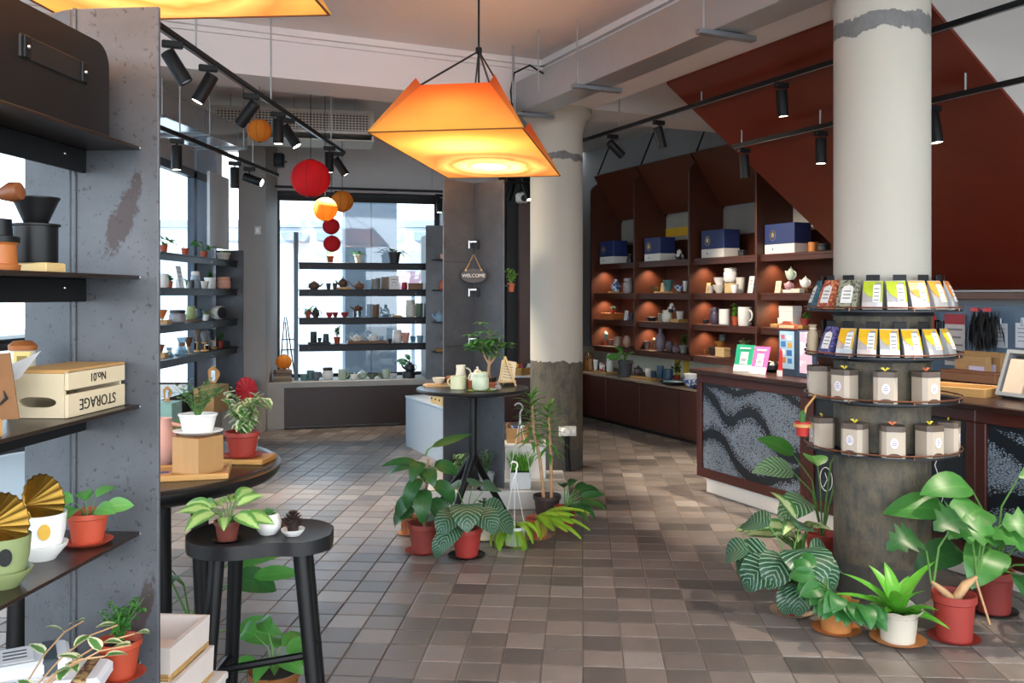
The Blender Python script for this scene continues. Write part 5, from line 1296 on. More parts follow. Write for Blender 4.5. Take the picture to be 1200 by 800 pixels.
MB().box(tl @ V((0, .03, .13)), (.30, .004, .22), 0, 0, tl).build('backing', M('#4a4d50', .6), gf)
for x_ in (-.075, .075): MB().box(tl @ V((x_, .0, .115)), (.12, .05, .19), 0, 0, tl).build('mounted_tin', M('#b9aa98', .5), gf)
# ---- alcove wall behind the counter
st(rb(MB(), 1.45, 5.5, 2.39, 2.418, .6, 1.42).build('wall_panel', M('#5f7488', .6, 0, .15, 3)), 'blue grey pin board on the wall under the stairs')
hs = T('wall_shelf', 'dark wood wall shelf with a pale batten on top under the soffit', 'shelf', R(3.2, 2.28, 1.5), RZ); rbox('board', (0, 0, -.01), (3.4, .2, .055), BAYW, hs, .004); rbox('pale_batten', (0, -.02, .0255), (2.6, .05, .016), M('#8e9396', .4), hs, .002)
def pin(u, v, n=2.375): q = hit(R(0, n), ET, u); return V((q.x, q.y, H-(v-HZ)/F*q.y)), q.y/F
lo_, px_ = pin(1119, 398); nt_ = T('wall_notice', 'white notice with red heading on the wall behind the column', 'notice', lo_, RZ); rbox('sheet', (0, 0, 0), (.18, .004, .40), M('#c9c2c0', .6), nt_, .001); rbox('red_heading', (0, -.004, .16), (.18, .003, .08), M('#a2333e', .6), nt_, .001)
for k in range(5): rbox('print_line', (0, -.004, .08-.06*k), (.14-.03*(k % 2), .002, .014), M('#7d7b7a', .7), nt_, .0005)
lo_, px_ = pin(1097, 376, 2.36); rf = T('red_pennant', 'red triangular pennant on the wall behind the tea rack', 'pennant', lo_, RZ); MB().prism([(-.03, -.1), (.06, -.1), (-.03, .08)], .006).build('cloth', M('#b82a28', .7), rf); MB().tube([(-.03, -.004, -.12), (-.03, -.004, .1)], .006, 6).build('stick', BRNW, rf)
lo_, px_ = pin(1153, 384, 2.3); ds = T('hair_brush_bundle', 'bundle of black feathery dusters hanging on the blue wall', 'duster', lo_, RZ)
ft = MB(); rnd = random.Random(3)
for k in range(260):
    a = rnd.uniform(0, 6.28); b_ = rnd.gauss(0, .05)
    ft.leaf((b_, rnd.uniform(-.03, .03), .10+rnd.uniform(-.1, .04)), (rnd.uniform(-.5, .5), rnd.uniform(-.4, .2), -1), .2, .018, .2, .2, 2)
stuff(ft.build('feathers', M('#0c0c0e', .7), ds))
for x_ in (-.05, .05): rbox('red_clip', (x_, -.03, .135), (.06, .03, .03), M('#c9404a', .5), ds, .004)
for k, (u, v) in enumerate(((1172, 393), (1199, 393))):
    lo_, px_ = pin(u, v); t = T('clipped_note', ['white note clipped to the blue wall beside the dusters', 'white note clipped to the blue wall at the far side'][k], 'note', lo_, RZ, 'clipped notes'); rbox('sheet', (0, 0, 0), (.12, .003, .18), M('#c9cdd4', .6), t, .001); rbox('clip', (0, -.006, .1), (.03, .012, .06), M('#9aa0a6', .3, .6), t, .003)
    for q in range(4): rbox('print_line', (0, -.003, .05-.03*q), (.08, .002, .006), M('#7d838c', .7), t, .0005)
# low back table behind the counter with kraft bags
bt = T('back_table', 'dark table against the wall behind the counter', 'table', R(3.0, 2.05, 0), RZ); rbox('top', (0, 0, .88), (2.6, .6, .04), DKWOOD, bt, .004)
for sx_ in (-1, 1):
    for sy_ in (-1, 1): rbox('leg', (sx_*1.22, sy_*.24, .43), (.06, .06, .86), DKWOOD, bt, .004)
def LT(u, y=1.92): q = hit(R(0, y), ET, u); return V((q.x, q.y, .9))
for k, (u, w, h, c, lab) in enumerate(((1140, .26, .17, '#b08a5c', 'brown kraft paper bag lying on the back table'), (1153, .3, .20, '#a37d50', 'tall folded kraft paper bag behind the other bag'))):
    t = T('kraft_bag', lab, 'bag', LT(u, 1.92+.07*k), RZ); rbox('bag', (0, 0, h/2), (w, .05, h), M(c, .8), t, .006); rbox('folded_edge', (0, -.028, h-.02), (w*.98, .006, .04), M(c, .8), t, .001); rbox('print', (.05, -.028, h*.45), (.12, .002, .05), M('#cfc0d8', .7), t, .0005)
wbx = T('wooden_box', 'flat reddish wooden box on the back table', 'box', LT(1140, 1.82), RZ); rbox('body', (0, 0, .03), (.42, .12, .06), wood('#8a5a3a', '#a5704a', 3), wbx, .004); rbox('lid', (0, 0, .067), (.43, .13, .014), wood('#8a5a3a', '#a5704a', 3), wbx, .003)
rt = T('red_tag', 'narrow red paper tag hanging from the back table edge', 'tag', R(2.55, 1.735, .86), RZ); rbox('strip', (0, 0, -.07), (.06, .004, .2), M('#c4282a', .6), rt, .001); rbox('print', (0, -.003, -.06), (.02, .002, .1), M('#e0c070', .6), rt, .0005)
# ---- ring shelf goods
TEA = M('#b3a594', .5, 0, .06); YT = M('#d9c22a', .5); OT = M('#c9602a', .5)
tg = 'beige tea tins on the ring shelf'
def ring_item(k, u, z, r, w, h, mat, lab, grp, **ex):
    p_, rz = ring_pos(u, r, z); make(k, lab, p_, w, h, mat, rz, grp, **ex)
for u, lab, m2 in ((957, 'beige tea tin with orange tag on the third tier, above the hanging red pot', OT), (1003-12, 'beige tea tin with yellow tag on the third tier, second from the hanging pot', YT), (1037, 'beige tea tin with yellow tag in the middle of the third tier', YT), (1082, 'beige tea tin with orange tag on the third tier, towards the magnet tray', OT)):
    ring_item('tea_tin', u, RZS[2], .305, .105, .155, TEA, lab, tg, mat2=m2)
for u, lab, m2 in ((963, 'beige tea tin on the lowest tier beside the hanging red pot', YT), (1003, 'beige tea tin second on the lowest tier', YT), (1045, 'beige tea tin with orange tag on the lowest tier', OT), (1086, 'beige tea tin on the lowest tier, second from the end facing the magnet tray', YT), (1114, 'beige tea tin on the lowest tier at the end facing the magnet tray', YT)):
    ring_item('tea_tin', u, RZS[3], .305, .105, .155, TEA, lab, tg, mat2=m2)
p1 = 'tea pouches on the top ring'; p2 = 'tea pouches on the second ring'
for u, c1, c2, lab in ((951, '#1f4a5a', '#3a6a78', 'teal flower print tea pouch with white label'), (969, '#8f3328', '#c98a5a', 'brick red flower print tea pouch with white label'), (994, '#8f9078', '#4a4a40', 'olive grey flower print tea pouch with white label')):
    ring_item('pouch', u, RZS[0], .34, .105, .15, patterned(c1, c2, 60), lab, p1)
for u, c, lab in ((1023, '#a9b82a', 'lime green and silver tea pouch next to the olive print pouch'), (1050, '#a3b426', 'lime green and silver tea pouch next to the orange pouches'), (1075, '#e08a2a', 'orange and silver tea pouch beside the lime green pouch'), (1097, '#e0862a', 'orange and silver tea pouch, second of the orange ones'), (1114, '#df8326', 'orange and silver tea pouch at the far end of the top ring')):
    ring_item('pouch', u, RZS[0], .335, .09, .145, TEA, lab, p1, mat2=M(c, .4))
ring_item('pouch', 970, RZS[1], .335, .095, .145, patterned('#2a2a5c', '#6a64a0', 60), 'navy flower print tea pouch with white label', p2)
for k, u in enumerate((992, 1017, 1042, 1067, 1091, 1110)):
    ring_item('pouch', u, RZS[1], .335, .086, .14, TEA, ['yellow and silver tea pouch touching the navy pouch', 'yellow and silver tea pouch second from the navy pouch', 'yellow and silver tea pouch third from the navy pouch', 'yellow and silver tea pouch fourth from the navy pouch', 'yellow and silver tea pouch fifth from the navy pouch', 'yellow and silver tea pouch farthest from the navy pouch'][k], p2, mat2=M('#d9a81c', .4))
p_, rz_ = ring_pos(951, .335, RZS[1]); sk = T('cloth_sack', 'beige cotton drawstring sack beside the navy pouch', 'sack', p_, rz_)
MB().lathe([(0, 0), (.045, 0), (.05, .04), (.046, .10), (.022, .125), (.035, .145), (.03, .147), (0, .13)], 16, sx=1.0, sy=.6).build('bag', M('#b8a68c', .9, 0, .1, 30, .3), sk, True)
MB().lathe([(.022, .12), (.027, .123), (.027, .129), (.022, .132)], 14, sy=.7).build('drawstring', M('#d9cdb8', .9), sk); MB().prism([(-.02, .03), (.02, .03), (.012, .05), (-.01, .048)], .002, None, (0, -.031, 0)).build('printed_mark', CHAR, sk)
p_, rz_ = ring_pos(942, .445, .80); hp = T('hanging_pot', 'little red pot in a wooden ring hanging from the ring shelf', 'plant', p_, rz_)
pot(hp, .036, .028, .07, M('#b02a22', .45)); MB().lathe([(.036, .045), (.046, .045), (.046, .06), (.036, .06), (.036, .045)], 20).build('wooden_ring', OAK, hp); cactus(hp, .06, .07, L_MID)
MB().tube([(0, .0, .06), (0, .02, .14), (0, .075, .20)], .006, 6).build('hanging_strap', OAK, hp)
# ================================================================== BIG ORANGE LANTERNS
def fabric(bottom):
    m, t, p = nt('dyed_silk_'+('base' if bottom else 'side')); tc = t.nodes.new('ShaderNodeTexCoord'); n = noise(t, 2.5, 3)
    def mt(op, a, b=0.0):
        q = t.nodes.new('ShaderNodeMath'); q.operation = op
        for i, x in ((0, a), (1, b)):
            if hasattr(x, 'links'): t.links.new(x, q.inputs[i])
            else: q.inputs[i].default_value = x
        return q.outputs[0]
    sp = t.nodes.new('ShaderNodeSeparateXYZ'); t.links.new(tc.outputs['Object'], sp.inputs[0])
    if bottom:                               # printed agate rings
        r2 = mt('SQRT', mt('ADD', mt('POWER', mt('MULTIPLY', sp.outputs[0], 1.5), 2.0), mt('POWER', mt('MULTIPLY', mt('SUBTRACT', sp.outputs[1], .42), .95), 2.0)))
        rr = mt('ADD', r2, mt('MULTIPLY', mt('SUBTRACT', n.outputs[0], .5), .25))
        c = ramp(t, rr, [(.0, '#f7dc9c'), (.15, '#f9e2b0'), (.19, '#eda05c'), (.24, '#f5d79c'), (.33, '#f4cc8a'), (.38, '#e88d4c'), (.45, '#f3c680'), (.56, '#ea985a'), (.68, '#f3c272'), (.95, '#f0b860')]).outputs[0]
    else:
        zz = mt('ADD', mt('MULTIPLY', sp.outputs[2], 3.0), mt('MULTIPLY', mt('SUBTRACT', n.outputs[0], .5), .3))
        c = ramp(t, zz, [(.0, '#f2c262'), (.3, '#efa052'), (.7, '#ea8440'), (1, '#dd6430')]).outputs[0]
    t.links.new(c, p.inputs['Base Color']); p.inputs['Roughness'].default_value = .7
    wv = noise(t, 260, 1)
    bump(t, p, wv.outputs[0], .2, .002)
    tr = t.nodes.new('ShaderNodeBsdfTranslucent'); t.links.new(c, tr.inputs[0]); mx = t.nodes.new('ShaderNodeMixShader'); mx.inputs[0].default_value = .6
    t.links.new(p.outputs[0], mx.inputs[1]); t.links.new(tr.outputs[0], mx.inputs[2]); t.links.new(mx.outputs[0], t.nodes['Material Output'].inputs[0])
    return m
FB, FS = fabric(True), fabric(False)
def kite_lantern(label, c, rz, w=.82, L=1.87, hh=.30, ins=.22, e=55, lamp='lantern_lamp'):
    t = T('fabric_lantern', label, 'lantern', c, rz, 'orange fabric pendant lanterns')
    b = [(-w/2, -L/2, 0), (w/2, -L/2, 0), (w/2, L/2, 0), (-w/2, L/2, 0)]; a = [(-w/2+ins, -L/2+ins*1.15, hh), (w/2-ins, -L/2+ins*1.15, hh), (w/2-ins, L/2-ins*1.15, hh), (-w/2+ins, L/2-ins*1.15, hh)]
    def sheet(q, nm, mat, sag=.018, n=8):
        q = [V(x) for x in q]; mb = MB(); nr = (q[1]-q[0]).cross(q[3]-q[0]).normalized()
        for i in range(n+1):
            for j in range(n+1):
                s_, r_ = i/n, j/n; p = q[0].lerp(q[1], s_).lerp(q[3].lerp(q[2], s_), r_)
                mb.v.append(tuple(p+nr*sag*16*s_*(1-s_)*r_*(1-r_)*.5))
        for i in range(n):
            for j in range(n): k = i*(n+1)+j; mb.f.append((k, k+1, k+n+2, k+n+1))
        mb.build(nm, mat, t, 'all')
    sheet(b, 'base_sheet', FB, .0)
    for k in range(4):
        j = (k+1) % 4; sheet([b[k], b[j], a[j], a[k]], 'side_sheet', FS, -.03)
    for k in range(4):
        MB().tube([b[k], b[(k+1) % 4]], .004, 6).build('hem_rod', M('#7a4a20', .5), t)
        MB().add([V(b[k]), V(a[k]), V(a[k])+V((.03 if k in (1, 2) else -.03, 0, .04)), V(b[k])+V((.008 if k in (1, 2) else -.008, 0, .002))], [(0, 1, 2, 3)]).build('corner_fin', FS, t)
        MB().tube([a[k], (0, 0, .66)], .006, 6).build('strut', DKMETAL, t)
    MB().tube([(0, 0, .12), (0, 0, 3.46-c[2])], .007, 6).build('suspension_rod', DKMETAL, t); MB().lathe([(0, .64), (.02, .645), (.02, .68), (0, .69)], 12).build('hub', BLACK, t)
    for y in (-.45, .45):
        bu = MB().ball((0, y, .14), .035, 12, 8).build('bulb', EM('#ffd9a0', 3.0), t, True); l = bpy.data.lights.new(lamp, 'SPOT'); l.energy = e; l.color = (1, .82, .58); l.shadow_soft_size = .10; l.spot_size = math.radians(170); l.spot_blend = .3
        lo = bpy.data.objects.new(lamp, l); C.objects.link(lo); lo.parent = t; lo.location = (0, y, .235)
    MB().tube([(0, -.45, .19), (0, -.45, .24), (0, .45, .24), (0, .45, .19)], .005, 6).build('lamp_bar', DKMETAL, t)
    return t
kite_lantern('large orange fabric kite shaped lantern hanging in the middle of the shop', V((-.206, 5.56, 2.35)), math.radians(-8.9), e=19)
kite_lantern('orange fabric lantern hanging close above the steel shelving', V((-1.03, 1.82, 2.35)), math.radians(-4), e=30, lamp='lantern_lamp_offscreen')

# ================================================================== FOREGROUND SHELF THINGS
UZ = -TILE_A
def U(x, y, z): m = Matrix.Rotation(UZ, 3, 'Z'); return V((-.834, 2.12, 0))+m @ V((x, y, z))
cs_ = T('storage_case', 'black rounded case with recessed handle on the top steel shelf', 'case', U(-.20, -.42, SHL[0]), UZ)
yz_prism(MB(), arc(.29, .215-.05, .05, 0, 90)+arc(-.29, .215-.05, .05, 90, 180)+[(-.34, .0), (.34, 0)], -.12, .12).build('shell', M('#0d0a09', .5, .1, .1), cs_, True)
hr = rbox('handle_recess', (.119, .13, .13), (.008, .24, .05), M('#0c0b0b', .6), cs_, .004)
for y_ in (.03, .23): rbox('handle_clip', (.124, y_, .13), (.006, .022, .045), BLACK, hr, .002); MB().ball((.128, y_, .13), .004, 8, 5).build('rivet', CHROME, hr)
# shelf 2: coffee set
p_ = P(42, 317, 1.85); p_.z = SHL[1]
cf = T('coffee_stand', 'black coffee dripper on a black pot above a pale wooden block', 'dripper', p_, UZ)
rbox('wooden_block', (0, 0, .010), (.088, .07, .020), wood('#d9be85', '#bf9d62', 8, axis='z'), cf, .002)
MB().lathe([(0, .02), (.041, .02), (.042, .025), (.042, .095), (.047, .096), (.047, .1), (.038, .1), (.038, .03), (0, .03)], 28).build('pot', BLACKW, cf, True)
MB().lathe([(.022, .1), (.044, .151), (.046, .152), (.046, .155), (.042, .154), (.019, .104), (0, .104)], 28).build('cone', BLACKW, cf, True)
p_ = P(-4, 315, 1.72); p_.z = SHL[1]
ml = T('coffee_mill', 'orange brown pot with black collar and wooden knob lever', 'mill', p_, UZ)
MB().lathe([(0, 0), (.04, 0), (.042, .012), (.036, .014), (.034, .05), (.038, .055), (0, .055)], 24).build('base', M('#a8622c', .5), ml, True); MB().lathe([(0, .055), (.04, .055), (.04, .066), (.028, .068), (.026, .1), (0, .102)], 24).build('black_top', BLACKW, ml, True)
MB().tube([(0, 0, .1), (0, 0, .145), (.02, 0, .15)], .004, 6).build('lever', CHROME, ml); MB().lathe([(0, -.01), (.011, -.006), (.02, .018), (.017, .034), (.006, .038), (0, .038)], 18, (.014, 0, .148), Matrix.Rotation(math.radians(80), 3, 'Y')).build('wooden_knob', wood('#6a3a1c', '#8a5230', 8), ml, True)
# shelf 3: crate and paper goods
PLY = wood('#d6c6a6', '#c4ad86', 5, .6, 'y'); INK = M('#1c1a18', .8)
cr_ = T('wooden_crate', 'pale wooden storage crate lying upside down with black stencil lettering', 'crate', U(-.143, -.135, SHL[2]), UZ)
w_, d_, h_ = .135, .235, .102
rbox('top_board', (0, 0, h_-.004), (w_, d_, .008), wood('#c8985a', '#b07f42', 5, .6, 'y'), cr_, .001)
for s_ in (-1, 1):
    rbox('side_plank', (s_*(w_/2-.004), 0, h_*.78), (.008, d_, h_*.40), PLY, cr_, .001); rbox('side_plank', (s_*(w_/2-.004), 0, h_*.25), (.008, d_, h_*.48), PLY, cr_, .001)
ep = MB(); hole = [(.03*math.cos(a)+(.012 if math.cos(a) > 0 else -.012), h_*.33+.011*math.sin(a)) for a in [i*2*math.pi/48 for i in range(48)]]
# front end plank with a real hand hole
pw_, ph_ = (w_-.017)/2, h_-.008; n_ = len(hole); vs = []
corner = {}
for cx_ in (-pw_, pw_):
    for cz_ in (.001, ph_):
        an = math.atan2(cz_-h_*.33, cx_); corner[min(range(n_), key=lambda i: abs(math.atan2(math.sin(math.atan2(hole[i][1]-h_*.33, hole[i][0])-an), math.cos(math.atan2(hole[i][1]-h_*.33, hole[i][0])-an))))] = (cx_, cz_)
for y_ in (-d_/2, -d_/2+.008):
    for i, (x, z) in enumerate(hole):
        a = math.atan2(z-h_*.33, x); k_ = min(pw_/max(1e-6, abs(math.cos(a))), (ph_-h_*.33 if math.sin(a) > 0 else h_*.33-.001)/max(1e-6, abs(math.sin(a))))
        ox, oz = corner.get(i, (k_*math.cos(a), h_*.33+k_*math.sin(a)))
        vs += [(x, y_, z), (ox, y_, oz)]
fs = []
for i in range(n_):
    j = (i+1) % n_; A_, B_ = 2*i, 2*j; C_, D_ = A_+2*n_, B_+2*n_
    fs += [(A_, A_+1, B_+1, B_), (C_, D_, D_+1, C_+1), (A_, B_, D_, C_), (A_+1, C_+1, D_+1, B_+1)]
MB().add(vs, fs).build('end_plank', PLY, cr_)
rbox('end_plank', (0, d_/2-.004, h_/2), (w_-.017, .008, h_-.01), PLY, cr_, .001)
def side_text(s, size, y, z): text_mesh('stencil_lettering', s, size, INK, cr_, Matrix.Translation((w_/2+.0006, y, z)) @ Matrix.Rotation(math.pi/2, 4, 'Z') @ Matrix.Rotation(math.pi/2, 4, 'X') @ Matrix.Rotation(math.pi, 4, 'Z'))
side_text('STORAGE', .034, .0, h_*.25); side_text('No.01', .026, .0, h_*.78)
jr = T('lidded_jar', 'jar with turned wooden lid behind the crate', 'jar', U(-.30, -.06, SHL[2]), UZ); MB().lathe([(0, 0), (.025, 0), (.027, .13), (0, .13)], 20).build('jar_body', CREAM, jr, True); MB().lathe([(0, .13), (.03, .131), (.031, .142), (.02, .152), (0, .154)], 20).build('wooden_lid', wood('#a5622c', '#8a4a1c', 8), jr, True)
yc = T('yellow_card', 'small yellow card standing behind the crate', 'card', U(-.275, -.1, SHL[2]), UZ); rbox('sheet', (0, 0, .065), (.04, .003, .13), M('#d3bd78', .7), yc, .001); rbox('printed_frame', (0, -.002, .11), (.024, .001, .02), M('#8a7438', .7), yc, .0003)
ke = T('kraft_card', 'kraft card with black brush lettering leaning on the shelf', 'card', U(-.168, -.40, SHL[2]), UZ+.25); tl = Matrix.Rotation(math.radians(-6), 3, 'X') @ Matrix.Rotation(math.radians(-14), 3, 'Y')
MB().prism([(-.06, .025), (.075, 0), (.085, .13), (-.05, .15)], .004, tl).build('sheet', M('#7d5430', .8), ke)
for k, (x0, z0, x1, z1) in enumerate(((.0, .03, .03, .06), (.03, .05, .01, .09), (.04, .03, .06, .06), (.05, .08, .02, .12))): MB().tube([tl @ V((x0, -.003, z0)), tl @ V(((x0+x1)/2+.012, -.003, (z0+z1)/2)), tl @ V((x1, -.003, z1))], [.001, .004, .001], 5).build('brush_stroke', INK, ke)
wc = T('white_card', 'curved white printed card lying behind the kraft card', 'card', U(-.25, -.31, SHL[2]), UZ)
mb = MB(); n_ = 8
for i in range(n_+1):
    x = -.1+.24*i/n_; z = .055+.05*(i/n_)**2*1.2
    mb.v += [(x, -.05, z-.02), (x, .02, z+.03)]
for i in range(n_): mb.f.append((2*i, 2*i+2, 2*i+3, 2*i+1))
mb.build('sheet', M('#cfc9c4', .7), wc, 'all'); rbox('card_stand', (0, -.01, .028), (.05, .03, .056), M('#cfc9c4', .7), wc, .001)
sb_ = T('wood_block', 'tiny oak block near the front edge of the shelf', 'block', U(-.085, -.50, SHL[2]), UZ); rbox('block', (0, 0, .016), (.05, .03, .032), OAK, sb_, .002)
# shelf 4: cups with brass cones
BRASS = M('#8a6a2a', .35, .85, .25, 25)
def cone_cup(label, loc, mat, spot_mat, rz):
    t = T('dripper_cup', label, 'cup', loc, rz)
    MB().lathe([(0, 0), (.026, 0), (.03, .006), (.047, .026), (.05, .034), (.046, .034), (.03, .012), (0, .012)], 28).build('bowl_foot', mat, t, True)
    b = MB().lathe([(0, .02), (.036, .022), (.044, .06), (.047, .098), (.044, .098), (.04, .06), (0, .05)], 28).build('cup_body', mat, t, True)
    MB().lathe([(0, 0), (.012, 0), (.012, .0015), (0, .0015)], 18, (.026, -.0362, .066), Matrix.Rotation(.62, 3, 'Z') @ Matrix.Rotation(math.pi/2, 3, 'X') @ Matrix.Scale(1.4, 3, V((0, 1, 0)))).build('round_mark', spot_mat, b)
    m_ = Matrix.Rotation(math.radians(-28), 3, 'Y') @ Matrix.Rotation(math.radians(12), 3, 'X')
    prof = [(.004, -.052), (.05, .0), (.054, .004), (.05, .006), (.002, -.046)]
    mb_ = MB(); o_ = len(mb_.v); n = 40
    for r, z in prof:
        for i in range(n): a = 2*math.pi*i/n; q = r*(1+(.05 if i % 2 else -.02)); mb_.v.append(tuple(m_ @ V((q*math.cos(a), q*math.sin(a), z))+V((-.004, 0, .122))))
    for k in range(len(prof)-1):
        for i in range(n): j = (i+1) % n; mb_.f.append((k*n+i, k*n+j, k*n+n+j, k*n+n+i))
    m2 = Matrix.Rotation(math.radians(100), 3, 'Y')
    mb_.v = [tuple(m2 @ (V(q)-V((-.004, 0, .122)))+V((-.0, 0, .125))) for q in mb_.v]
    mb_.build('brass_cone', BRASS, t, True); return t
p_ = P(50, 0, 1.90); cone_cup('white cup with gold spot and a ribbed brass cone leaning in it', (p_.x, 1.90, SHL[3]), WHITE, M('#b9923c', .35, .8), UZ)
p_ = P(5, 0, 1.72); cone_cup('sage green cup with black spot and a ribbed brass cone', (p_.x, 1.72, SHL[3]), M('#7f8a5c', .4, 0, .1), BLACKW, UZ)
p_ = P(103, 0, 2.02); potted('young basil plant in terracotta pot on steel shelf', (p_.x, 2.02, SHL[3]), .044, .072, M('#b0452a', .6, 0, .12), 'sprig', .075, seed=3, sauc=M('#b5482c', .6), mat=leafmat('#3f8a3a', '#8cc46a'))
# shelf 5
p_ = P(146, 0, 2.03); potted('small leafy plant in terracotta pot on the lowest steel shelf', (p_.x-.012, 2.03, SHL[4]), .047, .085, M('#9f3c22', .6, 0, .12), 'fine', .10, seed=6, sauc=M('#a8402a', .6), mat=L_MID, pw=.07)
for k, (u, Y, z, r, band) in enumerate(((40, 1.93, 0, .5, None), (75, 1.90, .034, .25, '#5a3a26'), (30, 1.90, .068, .6, '#39424a'))):
    p_ = P(u, 0, Y); t = T('tea_packet', ['white paper tea packet at the bottom of the pile', 'white tea packet with brown patterned band', 'white tea packet with dark grey band on top'][k], 'packet', (p_.x, Y, SHL[4]+z), UZ+r, 'white tea packets')
    rbox('packet', (0, 0, .017), (.17, .12, .034), M('#d6d6da', .6, 0, .05), t, .008)
    if band:
        rbox('band', (.045, 0, .0175), (.03, .1215, .0355), patterned(band, '#a58a5a', 70) if k == 1 else M(band, .6), t, .003); rbox('label_panel', (-.02, 0, .0345), (.07, .08, .001), M('#e6e4e4', .6), t, .0003)
        for q in range(3): rbox('print_line', (-.02, .025-.02*q, .0355), (.045, .006, .001), M('#55555c', .7), t, .0003)
p_ = P(18, 0, 1.66); vn = T('trailing_vine', 'variegated vine trailing over the white tea packets', 'plant', (p_.x-.03, 1.66, SHL[4]), UZ); pot(vn, .03, .024, .05, WHITE)
rnd = random.Random(5)
for k in range(5):
    a = -.5+k*.5; pts = [V((0, 0, .05))]+[V((math.cos(a)*.045*i, math.sin(a)*.03*i+.035*i, .05+.06*math.sin(i*.62)+.02*i)) for i in range(1, 5)]
    sm = MB().tube(pts, .0018, 5).build('vine_stem', BROWNSTEM, vn, True)
    for i in range(1, 5): d = V((rnd.uniform(-1, 1), rnd.uniform(-1, .3), rnd.uniform(.0, .8))); MB().leaf(pts[i], d, .042, .028, .6, .2, 5).build('leaf', L_VAR, sm, True)
# baskets on a pale box behind the end plate
bxw = T('pale_box', 'pale grey wooden box on the floor under the baskets', 'box', (-.985, 2.395, 0), UZ); WWH = wood('#b9b4ae', '#cfcac4', 3, .7)
rbox('body', (0, -.02, .21), (.34, .32, .42), WWH, bxw, .003); rbox('lid', (0, -.02, .43), (.35, .33, .02), WWH, bxw, .003)
for k in range(2):
    t = T('lined_basket', ['wicker basket lined with white cloth, under another basket', 'white cloth lined wicker basket stacked on another'][k], 'basket', (-.98+.012*(1-k), 2.385, .44+.085*k), UZ, 'stacked baskets')
    def ringbox(nm, z0, z1, o, i, mat):
        mb = MB(); W0, D0 = .255, .235
        vs = []
        for z, g in ((z0, o), (z1, o*1.02), (z1, i*1.02), (z0+.006, i)): vs += [(-W0/2*g, -D0/2*g, z), (W0/2*g, -D0/2*g, z), (W0/2*g, D0/2*g, z), (-W0/2*g, D0/2*g, z)]
        fs = []
        for q in range(3):
            for j in range(4): fs.append((q*4+j, q*4+(j+1) % 4, q*4+4+(j+1) % 4, q*4+4+j))
        fs += [(3, 2, 1, 0), (12, 13, 14, 15)]
        mb.add(vs, fs); return mb.build(nm, mat, t)
    ringbox('wicker_base', 0, .03, .97, .9, M('#b08a52', .8, 0, .4, 50, .8)); ringbox('cloth_lining', .012, .084, 1.0, .9, M('#ccc0b8', .9, 0, .06, 12, .5))
    for z in (.004, .012): MB().tube([(.124, -.115, z), (.124, .115, z), (-.124, .115, z), (-.124, -.115, z), (.124, -.115, z)], .006, 6).build('wicker_cord', M('#b08a52', .8, 0, .4, 60, .8), t)

# ================================================================== TABLES AND STOOL
tb = T('round_table', 'black round table with thick rim behind the steel shelving', 'table', (-1.39, 3.15, 0), 0)
MB().lathe([(0, .84), (.50, .84), (.545, .855), (.56, .875), (.56, .892), (.545, .902), (.52, .9), (0, .9)], 64).build('table_top', M('#111113', .3, 0, .2), tb, True)
for a in (-.72, .85, 2.42, 3.99): MB().tube([(.34*math.cos(a), .34*math.sin(a), 0), (.31*math.cos(a), .31*math.sin(a), .845)], [.028, .034], 12).build('leg', BLACKW, tb, True)
TT = .9
def on_t(u, Y, z=TT): p = P(u, 0, Y); return V((p.x, Y, z))
t = T('serving_tray', 'orange wooden tray under the wooden block', 'tray', on_t(220, 2.98), .25); rbox('base', (0, 0, .005), (.27, .2, .01), OAK, t, .002)
for s_ in (-1, 1): rbox('rim', (0, s_*.095, .012), (.27, .01, .014), OAK, t, .002); rbox('rim', (s_*.13, 0, .012), (.01, .18, .014), OAK, t, .002)
t = T('serving_board', 'small orange wooden board under the red ivy pot', 'board', on_t(289, 3.225), -.1); rbox('plank', (0, 0, .009), (.17, .14, .018), OAK, t, .003); rbox('end_grain', (.085, 0, .009), (.004, .14, .016), wood('#a5743a', '#8a5a2a', 6), t, .001)
t = T('planter_block', 'square natural wood block planter stand', 'stand', on_t(232, 2.98, TT+.0105), -.45); rbox('block', (0, 0, .06), (.115, .115, .12), wood('#b98f5c', '#8f6638', 3.5, .6, 'z'), t, .002); rbox('top_ring', (0, 0, .122), (.1, .1, .004), BRNW, t, .001)
pt_ = T('oval_planter', 'white oval pot of fine herbs on the wooden block', 'plant', on_t(232, 2.98, TT+.1347), .1)
MB().lathe([(0, 0), (.05, 0), (.08, .012), (.082, .016), (.06, .012), (0, .01)], 32, sy=.75).build('saucer', WHITE, pt_, True); MB().lathe([(0, .01), (.048, .01), (.06, .062), (.064, .064), (.064, .07), (.056, .07), (.044, .03), (0, .03)], 32, sy=.75).build('pot', WHITE, pt_, True)
MB().lathe([(0, .06), (.054, .058)], 20, sy=.75).build('soil', SOIL, pt_); bush(pt_, .06, .15, .13, 420, .014, leafmat('#4a7a4a', '#7aa070'), random.Random(8), .6, 22)
potted('variegated ivy in red pot with red saucer on the round table', on_t(284, 3.225, TT+.0185), .06, .09, REDPOT, 'none', .15, seed=9, sauc=M('#a03226', .5)); iv = bpy.context.scene.objects[-1]
iv = [o for o in bpy.data.objects if o.get('label', '').startswith('variegated ivy')][0]; bush(iv, .075, .12, .16, 130, .045, leafmat('#4f8a3a', '#e2e6c4', 'edge'), random.Random(4), .85, 14, .7)
potted('feathery fern in small pot at the back of the round table', on_t(203, 3.50), .045, .08, TERRA, 'fern', .12, seed=2)
